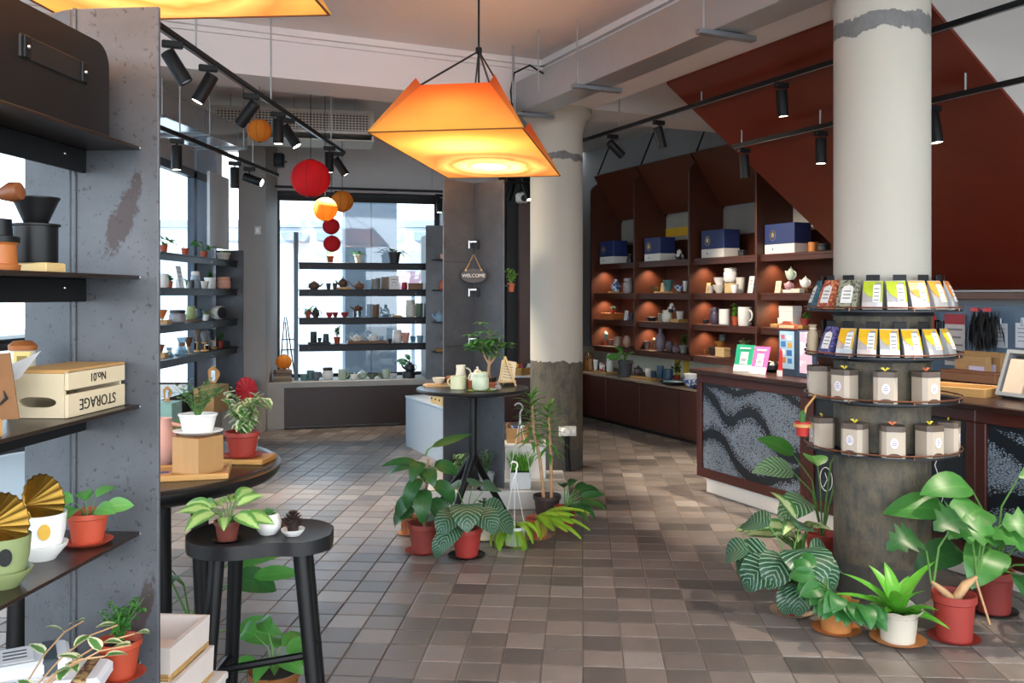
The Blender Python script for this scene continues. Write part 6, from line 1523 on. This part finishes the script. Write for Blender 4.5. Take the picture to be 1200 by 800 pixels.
pk = T('pink_jug', 'pale pink jug with long handle on the round table', 'jug', on_t(190, 3.19), .3); MB().lathe([(0, 0), (.04, 0), (.055, .03), (.05, .09), (.03, .14), (.034, .16), (.028, .16), (.024, .14), (0, .05)], 24).build('body', M('#d9a596', .45, 0, .08), pk, True); MB().tube([(.03, 0, .14), (.07, 0, .13), (.075, 0, .06), (.05, 0, .03)], .008, 8).build('handle', M('#d9a596', .45), pk, True)
t = T('paper_note', 'kraft paper note with round blue stamp on the table', 'note', on_t(192.5, 2.955, TT+.0105), .25); rbox('sheet', (0, 0, .0015), (.05, .10, .003), M('#b9875c', .8), t, .001); MB().lathe([(0, .0032), (.018, .0032), (.018, .0036), (0, .0036)], 20).build('stamp', M('#4a4f7a', .7), t)
potted('white succulent pot standing behind the ivy', on_t(292, 3.42), .035, .06, WHITE, 'succulent', .04, seed=1)
# stool
sl = T('saddle_stool', 'black wooden saddle stool with plants on its seat', 'stool', (-.765, 2.72, 0), .08)
SZ = .78; mb = MB(); nx, ny = 20, 12
def seat_pt(i, j, top):
    x = -.215+.43*i/nx; s_ = j/ny*2-1
    hw = .165*(1-abs((x+.0)/.235)**5)*(1-.10*max(0, x)/.2)
    if x < 0: hw = .165*math.sqrt(max(0, 1-(abs(x)/.2165)**3))
    front = -.035*math.exp(-((x-.06)/.07)**2)
    y = s_*hw if s_ > 0 else s_*(hw+front)
    dish = -.012*(1-abs(s_)**2.5)*(1-(abs(x)/.22)**4)
    return (x, y, SZ+(dish if top else -.052+.012*abs(s_)**4))
for top in (True, False):
    o_ = len(mb.v)
    for i in range(nx+1):
        for j in range(ny+1): mb.v.append(seat_pt(i, j, top))
    for i in range(nx):
        for j in range(ny):
            k = o_+i*(ny+1)+j; q = (k, k+ny+1, k+ny+2, k+1); mb.f.append(q if top else q[::-1])
N_ = (nx+1)*(ny+1); rim = [i*(ny+1) for i in range(nx+1)]+[nx*(ny+1)+j for j in range(1, ny+1)]+[i*(ny+1)+ny for i in range(nx-1, -1, -1)]+[j for j in range(ny-1, 0, -1)]
for a_, b_ in zip(rim, rim[1:]+rim[:1]): mb.f.append((b_, a_, a_+N_, b_+N_))
mb.build('seat', M('#111215', .42, 0, .2), sl, True)
for x0, y0, x1, y1 in ((-.11, -.07, -.15, -.14), (-.09, .09, -.13, .15), (.13, -.06, .21, -.13), (.12, .08, .18, .15)): MB().tube([(x0, y0, SZ-.04), (x1, y1, 0)], [.024, .019], 12).build('leg', BLACKW, sl, True)
for a_, b_ in (((-.133, -.108, .36), (-.112, .122, .36)), ((.170, -.095, .40), (.150, .114, .40)), ((-.122, .01, .36), (.160, .01, .40))): MB().tube([a_, b_], .012, 8).build('stretcher', BLACKW, sl, True)
SZ2 = SZ-.011
potted('leafy green plant in dark red pot on the black stool', (-.845, 2.66, SZ2), .037, .062, M('#6a3026', .6), 'rosette', .12, seed=12, sauc=BLACKW, mat=leafmat('#4f8a3f', '#a9cf80', 'centre'))
ws_ = T('succulent_pot', 'white round teapot shaped pot with a green succulent', 'plant', (-.745, 2.74, SZ2), .3)
MB().lathe([(0, 0), (.024, 0), (.037, .018), (.04, .036), (.033, .056), (.025, .062), (.022, .06), (.03, .05), (0, .05)], 24).build('pot', WHITE, ws_, True); MB().tube([(-.034, 0, .03), (-.05, 0, .045), (-.054, 0, .06)], [.01, .007, .005], 8).build('spout', WHITE, ws_, True); succulent(ws_, .052, .035, leafmat('#3f7a4a', '#7aa86a'), 18)
pc = T('pine_cone', 'brown pine cone resting in a little white dish', 'pine cone', (-.665, 2.72, SZ-.010+.008), 0); scm = MB()
for k in range(70):
    a = k*2.4; z = .004+.058*(k/70); r = .027*math.sin(math.pi*(.18+.8*k/70))**.8; d = V((math.cos(a), math.sin(a), .45)); scm.leaf(V((math.cos(a)*r*.4, math.sin(a)*r*.4, z)), d, r*.75+.006, .012, -.3, .3, 2)
stuff(scm.build('scales', M('#3c2a26', .7, 0, .3), pc)); MB().lathe([(0, .002), (.016, .006), (.018, .03), (0, .06)], 12).build('core', M('#2a1c18', .8), pc, True)
tag(MB().lathe([(0, 0), (.022, 0), (.034, .014), (.036, .02), (.033, .02), (.02, .008), (0, .007)], 24).build('dish', WHITE, None, True, (-.665, 2.72, SZ-.010)), 'little white dish holding the pine cone', 'dish')
t = T('ceramic_bird', 'tiny yellow ceramic bird behind the plant on the stool', 'figurine', (-.885, 2.76, SZ2), .5); MB().lathe([(0, 0), (.012, .002), (.016, .014), (.01, .026), (0, .03)], 14, sx=1.3).build('body', M('#d9a22a', .4), t, True); MB().ball((.014, 0, .032), .009, 10, 6).build('head', M('#3f7a70', .4), t, True)
# centre table
t5 = T('tall_table', 'small black round bistro table with splayed legs among the plants', 'table', (-.254, 5.8, 0), 0)
MB().lathe([(0, .868), (.33, .868), (.362, .878), (.366, .888), (.36, .898), (.34, .9), (0, .9)], 56).build('table_top', M('#1b1c20', .3, 0, .2), t5, True)
MB().tube([(0, 0, .40), (0, 0, .87)], .027, 16).build('pole', BLACKW, t5, True)
for x_, y_ in ((-.15, -.26), (.22, .30), (-.30, .2)): MB().tube([(0, 0, .46), (x_*.25, y_*.25, .34), (x_, y_, .0)], [.026, .024, .02], 10).build('leg', BLACKW, t5, True)
for x_, y_ in ((-.07, .02), (.07, -.03)): rbox('support_bracket', (x_, y_, .845), (.05, .012, .05), DKMETAL, t5, .003)
def on5(u, v): Y = F*.6/(v-HZ); return V(((u-600)/F*Y, Y, .9))
sl5 = T('wood_slab', 'rough pale wood slab at the table edge', 'board', on5(521, 452), .2); MB().prism([(.15*math.cos(a)*(1+.05*math.sin(5*a)), .0) for a in [0]]*0+[(-.13, 0), (.12, 0), (.14, .008), (.1, .014), (-.12, .014), (-.14, .006)], .11).build('slab', wood('#c29a62', '#a57a45', 4), sl5)
gm_ = T('moss_mat', 'green moss mat on the bistro table', 'mat', on5(565, 457), 0); rbox('mat', (0, 0, .004), (.17, .13, .008), M('#6f7a30', .95, 0, .4, 60, .8), gm_, .003); rbox('edge', (0, 0, .0015), (.175, .135, .003), M('#4a5220', .9), gm_, .001)
make('bowl', 'shallow cream bowl on the wood slab', on5(514, 452)+V((0, 0, .014)), .085, .04, CREAM); make('pitcher', 'cream milk jug standing behind the celadon cups', on5(540, 449.3), .10, .125, CREAM, .2)
make('teapot', 'cream melon shaped teapot on the bistro table', on5(559.5, 451.3), .15, .125, CREAM, 2.6); make('mug', 'round celadon mug with curled handle on the wood slab edge', on5(537, 456), .125, .085, M('#cfcfa8', .3), 3.0)
make('jar', 'celadon lidded tea bowl on the moss mat', on5(563, 458)+V((0, 0, .0085)), .105, .115, M('#c3cdb0', .3)); make('plate', 'celadon saucer beside the lidded tea bowl', on5(578, 458.5)+V((0, 0, .0085)), .05, .01, CELA)
for k, (u, v, lab) in enumerate(((527, 449, 'small terracotta cup behind the cream bowl'), (552, 455.3, 'small terracotta cup beside the celadon mug'))): make('cup', lab, on5(u, v), .05, .05, M('#b0623a', .5))
make('block', 'low terracotta tray in front of the bonsai', on5(576, 453.6), .09, .03, M('#8f4a2c', .6))
bn = T('bonsai', 'umbrella plant bonsai with forked trunk on the bistro table', 'plant', on5(573.5, 449.8), 0); pot(bn, .046, .036, .045, DCLAY)
tr_ = MB().tube([(0, 0, .03), (-.006, 0, .09), (.0, 0, .14)], [.014, .011, .01], 8).build('trunk', BROWNSTEM, bn, True); br_ = [((0, 0, .13), (-.03, 0, .18), (-.06, .0, .28)), ((0, 0, .13), (.04, .0, .18), (.07, 0, .31)), ((0, 0, .13), (.0, .03, .2), (.0, .03, .36))]
for b_ in br_: MB().tube(b_, [.009, .006, .004], 6).build('branch', BROWNSTEM, tr_, True)
rnd = random.Random(21); wf = MB()
for k in range(34):
    b_ = rnd.choice(br_); q = V(b_[1]).lerp(V(b_[2]), rnd.uniform(.2, 1.05)); a = rnd.uniform(0, 6.28); q2 = q+V((math.cos(a)*.06, math.sin(a)*.05, rnd.uniform(-.02, .05))); wf.tube([q, q2], .0015, 4, False)
    for i in range(7): c_ = i*6.28/7; wf.leaf(q2, (math.cos(c_), math.sin(c_), .15), .08, .028, .5, .2, 3)
stuff(wf.build('foliage', leafmat('#3a7a34', '#6aa552'), bn, True))
ez = T('menu_easel', 'cream menu card on a tiny wooden easel', 'easel', on5(593, 452), .2); tl = Matrix.Rotation(math.radians(-14), 3, 'X') @ Matrix.Rotation(math.radians(10), 3, 'Y')
MB().box(tl @ V((0, 0, .1)), (.10, .005, .135), 0, 0, tl).build('card', M('#d9c9a5', .7), ez)
for q in range(6): MB().box(tl @ V((0, -.0035, .145-.018*q)), (.06 if q else .035, .001, .004), 0, 0, tl).build('print_line', M('#7a6a50', .7), ez)
for a_, b_ in (((-.06, -.03, 0), (0, .03, .19)), ((.06, -.03, 0), (0, .03, .19)), ((0, .09, 0), (0, .035, .17))): MB().tube([a_, b_], .007, 6).build('leg', PALEWOOD, ez)
MB().tube([(-.06, -.025, .03), (.06, -.025, .03)], .008, 6).build('ledge', PALEWOOD, ez)
tag(MB().ball((0, 0, .02), .02, 10, 6).ball((.0, 0, .045), .012, 8, 5).build('stone_ornament', M('#8a8580', .8), None, True, on5(584, 457)), 'little grey stone ornament beside the menu easel', 'ornament')
# ================================================================== FLOOR PLANTS
def gp(u, v): return G(u, v)
t = potted('tall plant with long dark drooping leaves in red pot', gp(497, 646), .092, .17, M('#7a2f26', .6, 0, .12), 'none', .4, sauc=M('#8a2a22', .6), rb_=.07)
MB().tube([(0, 0, .14), (.01, 0, .34), (.025, 0, .54)], [.011, .009, .006], 8).build('main_stem', BARK, t, True)
for a, z, st_, L, w, dr, e in ((3.3, .50, .06, .22, .055, .7, .25), (3.0, .47, .07, .24, .055, 1.0, .05), (.5, .56, .06, .28, .06, .2, .7), (5.0, .47, .05, .15, .085, 1.5, .2), (-.2, .47, .07, .15, .10, 1.2, .2), (4.3, .42, .05, .23, .09, 2.2, .0), (5.6, .40, .06, .22, .10, 2.2, -.1), (3.8, .32, .05, .24, .10, 2.3, -.1), (2.6, .26, .06, .22, .1, 1.8, 0), (3.5, .24, .06, .22, .1, 1.9, -.1), (.4, .46, .06, .17, .09, .9, .3), (4.7, .36, .06, .24, .11, 2.1, 0), (5.3, .30, .05, .22, .11, 2.2, 0), (4.4, .5, .05, .16, .09, 1.6, .3), (.1, .34, .06, .2, .09, 2.0, 0), (1.8, .45, .06, .2, .09, 1.4, .2)):
    bigleaf(t, (.008, 0, z), (math.cos(a)*math.cos(e), math.sin(a)*math.cos(e), math.sin(e)+.25), st_, L, w, L_DARK, dr)
def calathea(label, loc, rt, h, pm, sm, specs, mat=L_CAL, rb_=None, wavy=False, name='potted_plant'):
    t = potted(label, loc, rt, h, pm, 'none', .3, sauc=sm, rb_=rb_, wavy=wavy, name=name)
    for a, e, st_, L, w, dr in specs: bigleaf(t, (.01*math.cos(a), .01*math.sin(a), h*.8), (math.cos(a)*math.cos(e), math.sin(a)*math.cos(e), math.sin(e)), st_, L, w, mat, dr, tilt=(math.cos(a), math.sin(a), .35 if e > .5 else .0), fold=.12)
    return t
calathea('calathea with broad striped leaves in red pot on black saucer', gp(547, 651), .088, .165, M('#9a2f28', .55), BLACKW, [
    (4.75, 1.25, .19, .22, .19, 1.9), (3.1, .95, .15, .23, .16, 1.9), (4.3, .55, .12, .2, .15, 2.2), (.1, .95, .15, .24, .17, 1.9), (5.9, .7, .14, .23, .17, 2.0), (5.3, 1.0, .16, .2, .16, 2.0), (4.2, 1.0, .15, .2, .16, 2.0), (.7, 1.1, .26, .18, .12, 1.2), (2.2, 1.2, .25, .18, .12, 1.0), (1.2, 1.3, .26, .17, .12, .7), (4.15, .25, .14, .2, .11, 2.0)])
hp2 = potted('lime fern in white hanging pot with hook on red saucer', gp(603, 638), .068, .115, M('#c9cdd2', .45, 0, .05), 'none', .2, sauc=REDPOT, rb_=.055); fern(hp2, .1, 20, .22, .04, L_LIME, random.Random(2), .3, 1.1, 2.5, 22, [(-1.1, .4, .26), (4.0, .5, .26), (-.9, .2, .26), (3.6, .3, .24), (-1.6, .5, .22)])
for a in (.5, 2.6, 4.7): MB().tube([(.068*math.cos(a), .068*math.sin(a), .112), (.006*math.cos(a), .006*math.sin(a), .40)], .002, 5).build('hanger_strand', WHITE, hp2)
MB().tube([(0, 0, .40), (.012, 0, .44)]+[(-.004+.022*math.cos(b), 0, .475+.022*math.sin(b)) for b in [(-.9+i*.45) for i in range(9)]], .005, 8).build('hook', WHITE, hp2, True)
t = potted('spreading lime fern in terracotta pot beside the column', gp(630, 630), .072, .125, M('#9a4a34', .6), 'none', .2, sauc=M('#b09070', .6), rb_=.055); fern(t, .11, 14, .26, .05, L_LIME, random.Random(6), .3, 1.0, 1.2, 22, [(.1, .75, .34), (.0, .45, .34), (-.25, .3, .3)]+[(-1.45+1.5*i/10, .45+.6*((i*.618) % 1), .24) for i in range(11)])
t = potted('grassy red leaved plant in orange pot', gp(479, 625), .06, .11, M('#a8683c', .6), 'none', .2, sauc=M('#b07a4a', .6), wavy=True); straps(t, .09, 26, .22, .009, L_RED, random.Random(3), .3, 1.2, 1.2, False)
potted('cream pot with small plant behind the calathea', gp(570, 630), .085, .14, CREAM, 'bush', .12, seed=5, sauc=CREAM, mat=L_DARK)
potted('small leafy plant in wavy cream pot on the plinth', (-.36, 6.30, .13), .05, .09, M('#c3a98a', .6), 'bush', .17, seed=7, pw=.05, wavy=True, mat=leafmat('#4a7a42', '#a9c08a', 'edge'))
potted('fine leaved plant in grey pot on the plinth', (-.18, 6.305, .13), .056, .12, M('#8f9196', .5), 'fine', .17, seed=8, sauc=BLACKW, mat=leafmat('#3f5a42', '#7a8f76'))
gb_ = T('grass_planter', 'white square planter of bright green grass with hanging hook', 'plant', (.058, 6.35, .13), 0); rbox('box', (0, 0, .06), (.15, .13, .12), M('#c6c8c8', .5), gb_, .006); rbox('soil', (0, 0, .118), (.13, .11, .008), SOIL, gb_, .001)
gg = MB(); rnd = random.Random(1)
for k in range(170): gg.leaf((rnd.uniform(-.06, .06), rnd.uniform(-.05, .05), .12), (rnd.uniform(-.35, .35), rnd.uniform(-.35, .35), 1), rnd.uniform(.09, .18), .008, .5, .2, 3)
stuff(gg.build('grass_blades', leafmat('#4f9a2a', '#86c64a'), gb_))
for x_, y_ in ((-.07, -.06), (.07, -.06), (0, .06)): MB().tube([(x_, y_, .12), (0, 0, .50)], .003, 5).build('hanger_strand', WHITE, gb_)
MB().tube([(0, 0, .5), (.0, 0, .53)]+[(-.012+.03*math.cos(b), 0, .57+.03*math.sin(b)) for b in [(-.9+i*.45) for i in range(9)]], .006, 8).build('hook', M('#c9ccd0', .4), gb_, True)
pd = T('white_stand', 'small white display stand at the end of the plinth', 'stand', (.10, 6.75, .13), 0); rbox('pillar', (0, 0, .12), (.3, .2, .24), WHITE, pd, .004); rbox('top', (0, 0, .25), (.32, .22, .02), WHITE, pd, .003)
kb = T('patterned_box', 'open kraft box with blue and white cloth on the white stand', 'box', (.045, 6.75, .391), -.15); 
for s_ in (-1, 1): rbox('side', (s_*.075, 0, .07), (.006, .12, .14), KRAFT, kb, .001); rbox('side', (0, s_*.06, .055), (.15, .006, .11), KRAFT, kb, .001)
rbox('base', (0, 0, .004), (.15, .12, .008), KRAFT, kb, .001); rbox('blue_cloth', (0, 0, .075), (.13, .1, .09), patterned('#2a3f8a', '#e6e9ee', 22), kb, .02)
tp_ = T('potted_palm', 'tall two caned dracaena in dark pot beside the column', 'plant', (.235, 6.0, 0), 0); pot(tp_, .09, .07, .16, DCLAY)
for k, (x0, x1, h_) in enumerate(((-.02, -.09, .78), (.03, .02, .70))):
    cn_ = MB().tube([(x0, 0, .12), (x0+(x1-x0)*.4, .0, .4), (x1, 0, h_*.75), (x1-.01, 0, h_)], [.012, .011, .01, .008], 8).build('cane', BROWNSTEM, tp_, True); rnd = random.Random(k+5); fo = MB()
    for i in range(46):
        a = i*2.4; z = h_-.28+.32*(i/46); e = .1+.9*(i/46); fo.leaf((x1-.01, 0, z), (math.cos(a)*math.cos(e), math.sin(a)*math.cos(e), math.sin(e)), .15, .026, .9, .3, 4)
    stuff(fo.build('foliage', leafmat('#3a7a30', '#7ab552'), tp_, True))
t = potted('dark green peace lily behind the lime ferns', (.345, 5.80, 0), .07, .13, REDPOT, 'none', .2); rosette(t, .1, 11, .16, .2, .06, L_DARK, random.Random(9), .4, 1.3, .8, arc_=(-1.9, 1.3))
# lower left plants
t = potted('large leaved plant on the floor behind the table leg', (-1.275, 3.55, 0), .09, .18, TERRA, 'none', .3)
for a, e, st_, L, w, dr, z in ((.2, 1.0, .26, .24, .09, .7, .2), (4.6, 1.0, .28, .19, .12, 1.4, .2), (6.15, .9, .28, .2, .12, 1.5, .15), (.0, .75, .34, .2, .07, .6, .15), (4.2, 1.2, .25, .16, .09, 1.3, .2), (4.3, .4, .18, .2, .13, 1.2, .12), (6.2, .3, .2, .2, .12, 1.0, .12), (3.6, .9, .3, .18, .1, 1.2, .2)):
    bigleaf(t, (0, 0, z), (math.cos(a)*math.cos(e), math.sin(a)*math.cos(e), math.sin(e)), st_, L, w, L_DARK if dr > 1.1 else L_MID, dr)
t = potted('glossy leaved plant in brown glazed pot under the stool', (-.875, 3.30, 0), .095, .12, M('#7a4a24', .25, 0, .3, 12), 'none', .2)
for a, e, st_, L, w, dr in ((3.0, 1.1, .16, .13, .085, 1.9), (2.4, 1.3, .15, .15, .07, 1.5), (.3, 1.1, .09, .12, .07, 1.0), (.9, 1.2, .1, .12, .06, 1.0), (5.4, .9, .10, .12, .07, 1.2), (4.6, .9, .1, .12, .06, 1.2), (-.2, .7, .1, .11, .06, 1.1), (1.6, 1.2, .09, .12, .06, 1.0), (3.9, .8, .1, .11, .06, 1.2)):
    bigleaf(t, (0, 0, .1), (math.cos(a)*math.cos(e), math.sin(a)*math.cos(e), math.sin(e)), st_, L, w, L_DARK if st_ > .2 else L_MID, dr)
# right group round the column
calathea('large calathea with round striped leaves in red pot beside the counter', gp(927, 717), .082, .16, M('#8f2a22', .55), M('#b8a48a', .6), [
    (4.8, 1.25, .20, .25, .24, 1.8), (3.3, 1.0, .17, .24, .19, 2.1), (3.8, .8, .16, .23, .18, 2.3), (.1, .95, .15, .25, .2, 1.8), (5.2, 1.1, .15, .22, .19, 2.0), (4.2, 1.1, .17, .22, .18, 2.1), (4.6, .4, .14, .18, .13, 2.2), (3.05, .7, .24, .2, .14, 2.2), (4.4, .3, .12, .17, .11, 2.3), (2.4, 1.2, .28, .2, .16, 1.2), (.9, 1.2, .26, .2, .15, 1.2)])
t = potted('pale variegated plant in brown wavy pot behind the calathea', gp(940, 690), .08, .14, M('#8a5a34', .5), 'none', .2, wavy=True, sauc=M('#c9c4b8', .5)); rosette(t, .11, 18, .22, .2, .075, L_AGL, random.Random(3), .8, 1.45, .9, arc_=(1.9, 5.0))
t = potted('pothos in scalloped terracotta pot on orange saucer', gp(980, 738), .088, .13, M('#b3763f', .6, 0, .1), 'none', .2, wavy=True, sauc=M('#b3703a', .6)); rnd = random.Random(14)
for k in range(34):
    a = 2.75+2.7*((k*.618) % 1); e = .2+1.1*((k*.382) % 1); bigleaf(t, (.02*math.cos(a), .02*math.sin(a), .1), (math.cos(a)*math.cos(e), math.sin(a)*math.cos(e), math.sin(e)), rnd.uniform(.08, .2), rnd.uniform(.10, .14), .08, leafmat('#1f5a2a', '#4a8a3f'), 1.3, 0, rnd.uniform(-.4, .4))
t = potted('bird nest fern in scalloped white pot on orange saucer', gp(1052, 750), .096, .145, M('#c3bcac', .6, 0, .08), 'none', .2, wavy=True, sauc=M('#b3703a', .6))
FN = leafmat('#3f9a2c', '#8fd04a')
for a, e, L in ((2.9, .6, .3), (2.5, .9, .28), (.3, 1.2, .3), (5.5, .35, .22), (4.0, .7, .16), (5.0, .8, .16), (5.6, .7, .18), (3.4, .9, .2), (1.5, 1.2, .25), (4.5, 1.1, .18), (2.0, 1.2, .24), (.8, .9, .2), (3.1, .25, .2), (4.2, 1.2, .2), (5.2, 1.2, .2), (3.7, .5, .18), (5.9, .5, .14), (.9, 1.0, .22)):
    d = V((math.cos(a)*math.cos(e), math.sin(a)*math.cos(e), math.sin(e)))
    MB().leaf((0, 0, .11), d, L, .062, .7, .35, 12, split=0).build('leaf', FN, t, True)
MON = leafmat('#2c6a2c', '#5f9c48')
t = potted('monstera with thick ringed stem in red pot', gp(1118, 748), .088, .20, M('#8f2f26', .6), 'none', .3, sauc=M('#8a2a22', .6), rb_=.072)
ts = MB().tube([(.0, 0, .16), (-.05, 0, .21), (-.10, .0, .25)], [.02, .016, .007], 10).build('thick_stem', BROWNSTEM, t, True); MB().tube([(.0, 0, .16), (.05, 0, .235), (.10, .0, .27)], [.02, .02, .008], 10).build('thick_stem', BROWNSTEM, t, True)
MB().tube([(.09, -.01, .26), (.10, -.03, .2), (.13, -.05, .08)], .005, 6).build('aerial_root', BROWNSTEM, t, True)
for b0, d, st_, L, w, dr, sp_2 in (((-.09, 0, .24), (.25, -.1, 1), .24, .24, .19, 1.2, 1), ((-.10, 0, .25), (-.35, -.1, 1), .20, .19, .17, 1.4, 1), ((.10, 0, .27), (-.3, -.1, 1), .26, .22, .2, 1.2, 1), ((.10, 0, .27), (.1, -.2, 1), .20, .22, .19, 1.4, 1), ((.10, 0, .27), (.35, -.2, 1), .26, .22, .18, 1.3, 1)):
    d = V(d); bigleaf(t, b0, d, st_, L, w, L_DARK if d.x < -.3 else MON, dr, sp_2, 0, 10, tilt=(d.x*1.6+.2, d.y-.3, .25))
t = potted('big leafy philodendron in red pot against the counter', gp(1163, 716), .092, .2, M('#7a2620', .6), 'none', .4, sauc=BLACKW, rb_=.076)
for a, e, st_, L, w, dr in ((3.3, .95, .40, .30, .16, .9), (5.0, 1.05, .36, .34, .23, 1.4), (3.55, 1.25, .46, .26, .16, .9), (-.8, 1.1, .40, .3, .17, .9), (4.2, .7, .30, .28, .19, 1.7), (4.0, 1.1, .40, .28, .19, 1.5), (5.4, 1.0, .28, .3, .2, 1.7), (3.6, .6, .26, .26, .16, 1.7), (5.6, .7, .34, .28, .16, 1.5), (5.45, .4, .3, .24, .12, 1.8), (-.5, 1.35, .5, .24, .16, .9), (4.7, .35, .24, .26, .15, 1.8)):
    bigleaf(t, (0, 0, .16), (math.cos(a)*math.cos(e), math.sin(a)*math.cos(e), math.sin(e)), st_, L, w, MON if e > .6 else L_DARK, dr, tilt=(math.cos(a), math.sin(a), .3))
t = potted('tall calathea standing behind the white column', (1.72, 4.97, 0), .09, .18, REDPOT, 'none', .3)
for a, e, st_, L, w, dr in ((3.5, 1.1, .42, .24, .16, 1.0), (4.0, .9, .3, .26, .17, 1.5), (3.0, 1.25, .48, .22, .12, .6), (.2, 1.1, .5, .26, .12, .9), (.6, 1.2, .62, .28, .12, .8), (1.4, 1.2, .4, .22, .14, .9)):
    bigleaf(t, (0, 0, .15), (math.cos(a)*math.cos(e), math.sin(a)*math.cos(e), math.sin(e)), st_, L, w, leafmat('#2f6b3a', '#c3d8b4', 'stripe') if e < 1.2 else L_MID, dr)
t = potted('little light green plant in orange pot fixed to the partition edge', V((-.005, 6.40, 1.52)), .026, .06, M('#a8552a', .6), 'bush', .10, seed=3, mat=L_LIGHT)
rbox('wall_hook', (-.03, -.01, .045), (.05, .02, .02), BLACK, t, .002)
# socket on the middle column
so = T('wall_socket', 'white double socket with plug on the bare concrete column', 'socket', P(665, 505, 7.625), .1); rbox('plate', (0, 0, 0), (.15, .03, .085), M('#c9c7c0', .5), so, .005); MB().lathe([(0, 0), (.035, 0), (.038, .02), (.03, .06), (0, .062)], 18, (-.025, -.012, 0), Matrix.Rotation(math.pi/2, 3, 'X')).build('plug', WHITE, so, True); rbox('switch', (.05, -.017, 0), (.025, .008, .03), WHITE, so, .002)
MB().tube([(.0, -.0, -.04), (.0, .0, -.2), (.01, -.01, -.33)], .022, 8).build('conduit', BLACK, so, True)
sw = T('light_switch', 'pale switch plate on the pier between windows', 'switch', P(302, 270, 9.84), 0); rbox('plate', (0, 0, 0), (.07, .012, .09), M('#b9babc', .5), sw, .004); rbox('rocker', (0, -.008, 0), (.03, .008, .05), WHITE, sw, .002)
# ================================================================== OUTSIDE
def ext(name, c, d, mat, label, rz=0.0): return st(MB().box(c, d, rz).build(name, mat), label)
GRN = concrete('#5c6672', '#75808c', 20)
gp_ = T('granite_pillar', 'grey granite pillar standing outside the back window', 'pillar', (P(433, 300, 14).x, 14.0, 0), BKZ)
for s_ in (-1, 1): rbox('slab', (s_*.2, 0, 1.6), (.395, .5, 3.2), GRN, gp_, .01)
rbox('base_slab', (0, 0, .1), (.86, .56, .2), GRN, gp_, .01)
WF = M('#eef0f2', .8, 0, .03)
bl = T('street_building', 'bright white building across the street behind the window', 'building', (-3.5, 25, 0), 0)
rbox('wall', (0, 0, 1.75), (18, .3, 3.5), WF, bl)
for k in range(6):
    f_ = rbox('window', (-6.2+2.5*k, -.17, 1.9), (1.5, .06, 1.6), M('#cdd5dc', .3), bl); rbox('pane', (-6.2+2.5*k, -.205, 1.9), (1.3, .01, 1.4), M('#c6d2dc', .2), f_, .001)
for k in range(3): rbox('awning', (-3.2+2.6*k, -.7, 3.05), (2.2, 1.0, .25), M('#8f99a3', .7), bl, .02)
rbox('cornice', (0, -.25, 3.45), (16, .3, .2), M('#a5adb5', .7), bl)
po = T('street_poster', 'pinkish poster seen outside through the back window', 'poster', P(484, 332, 16), 0); rbox('sheet', (0, 0, 0), (.55, .02, .45), patterned('#b08a94', '#d8c8c8', 6), po, .002); rbox('post', (0, .03, -.75), (.06, .04, 1.9), M('#8f99a3', .6), po)
b2 = T('side_building', 'pale building across the lane outside the side windows', 'building', (-15, 8.5, 0), 0)
rbox('wall', (0, 0, 1.6), (.3, 20, 3.2), WF, b2); rbox('fascia', (.25, 0, 2.9), (.3, 20, .35), M('#7f8a96', .7), b2)
for k in range(6): f_ = rbox('window', (.17, -8+3*k, 1.7), (.06, 1.9, 1.8), M('#cad4dd', .3), b2); rbox('pane', (.205, -8+3*k, 1.7), (.01, 1.7, 1.6), M('#bccbd8', .2), f_, .001)
bpy.context.view_layer.update()
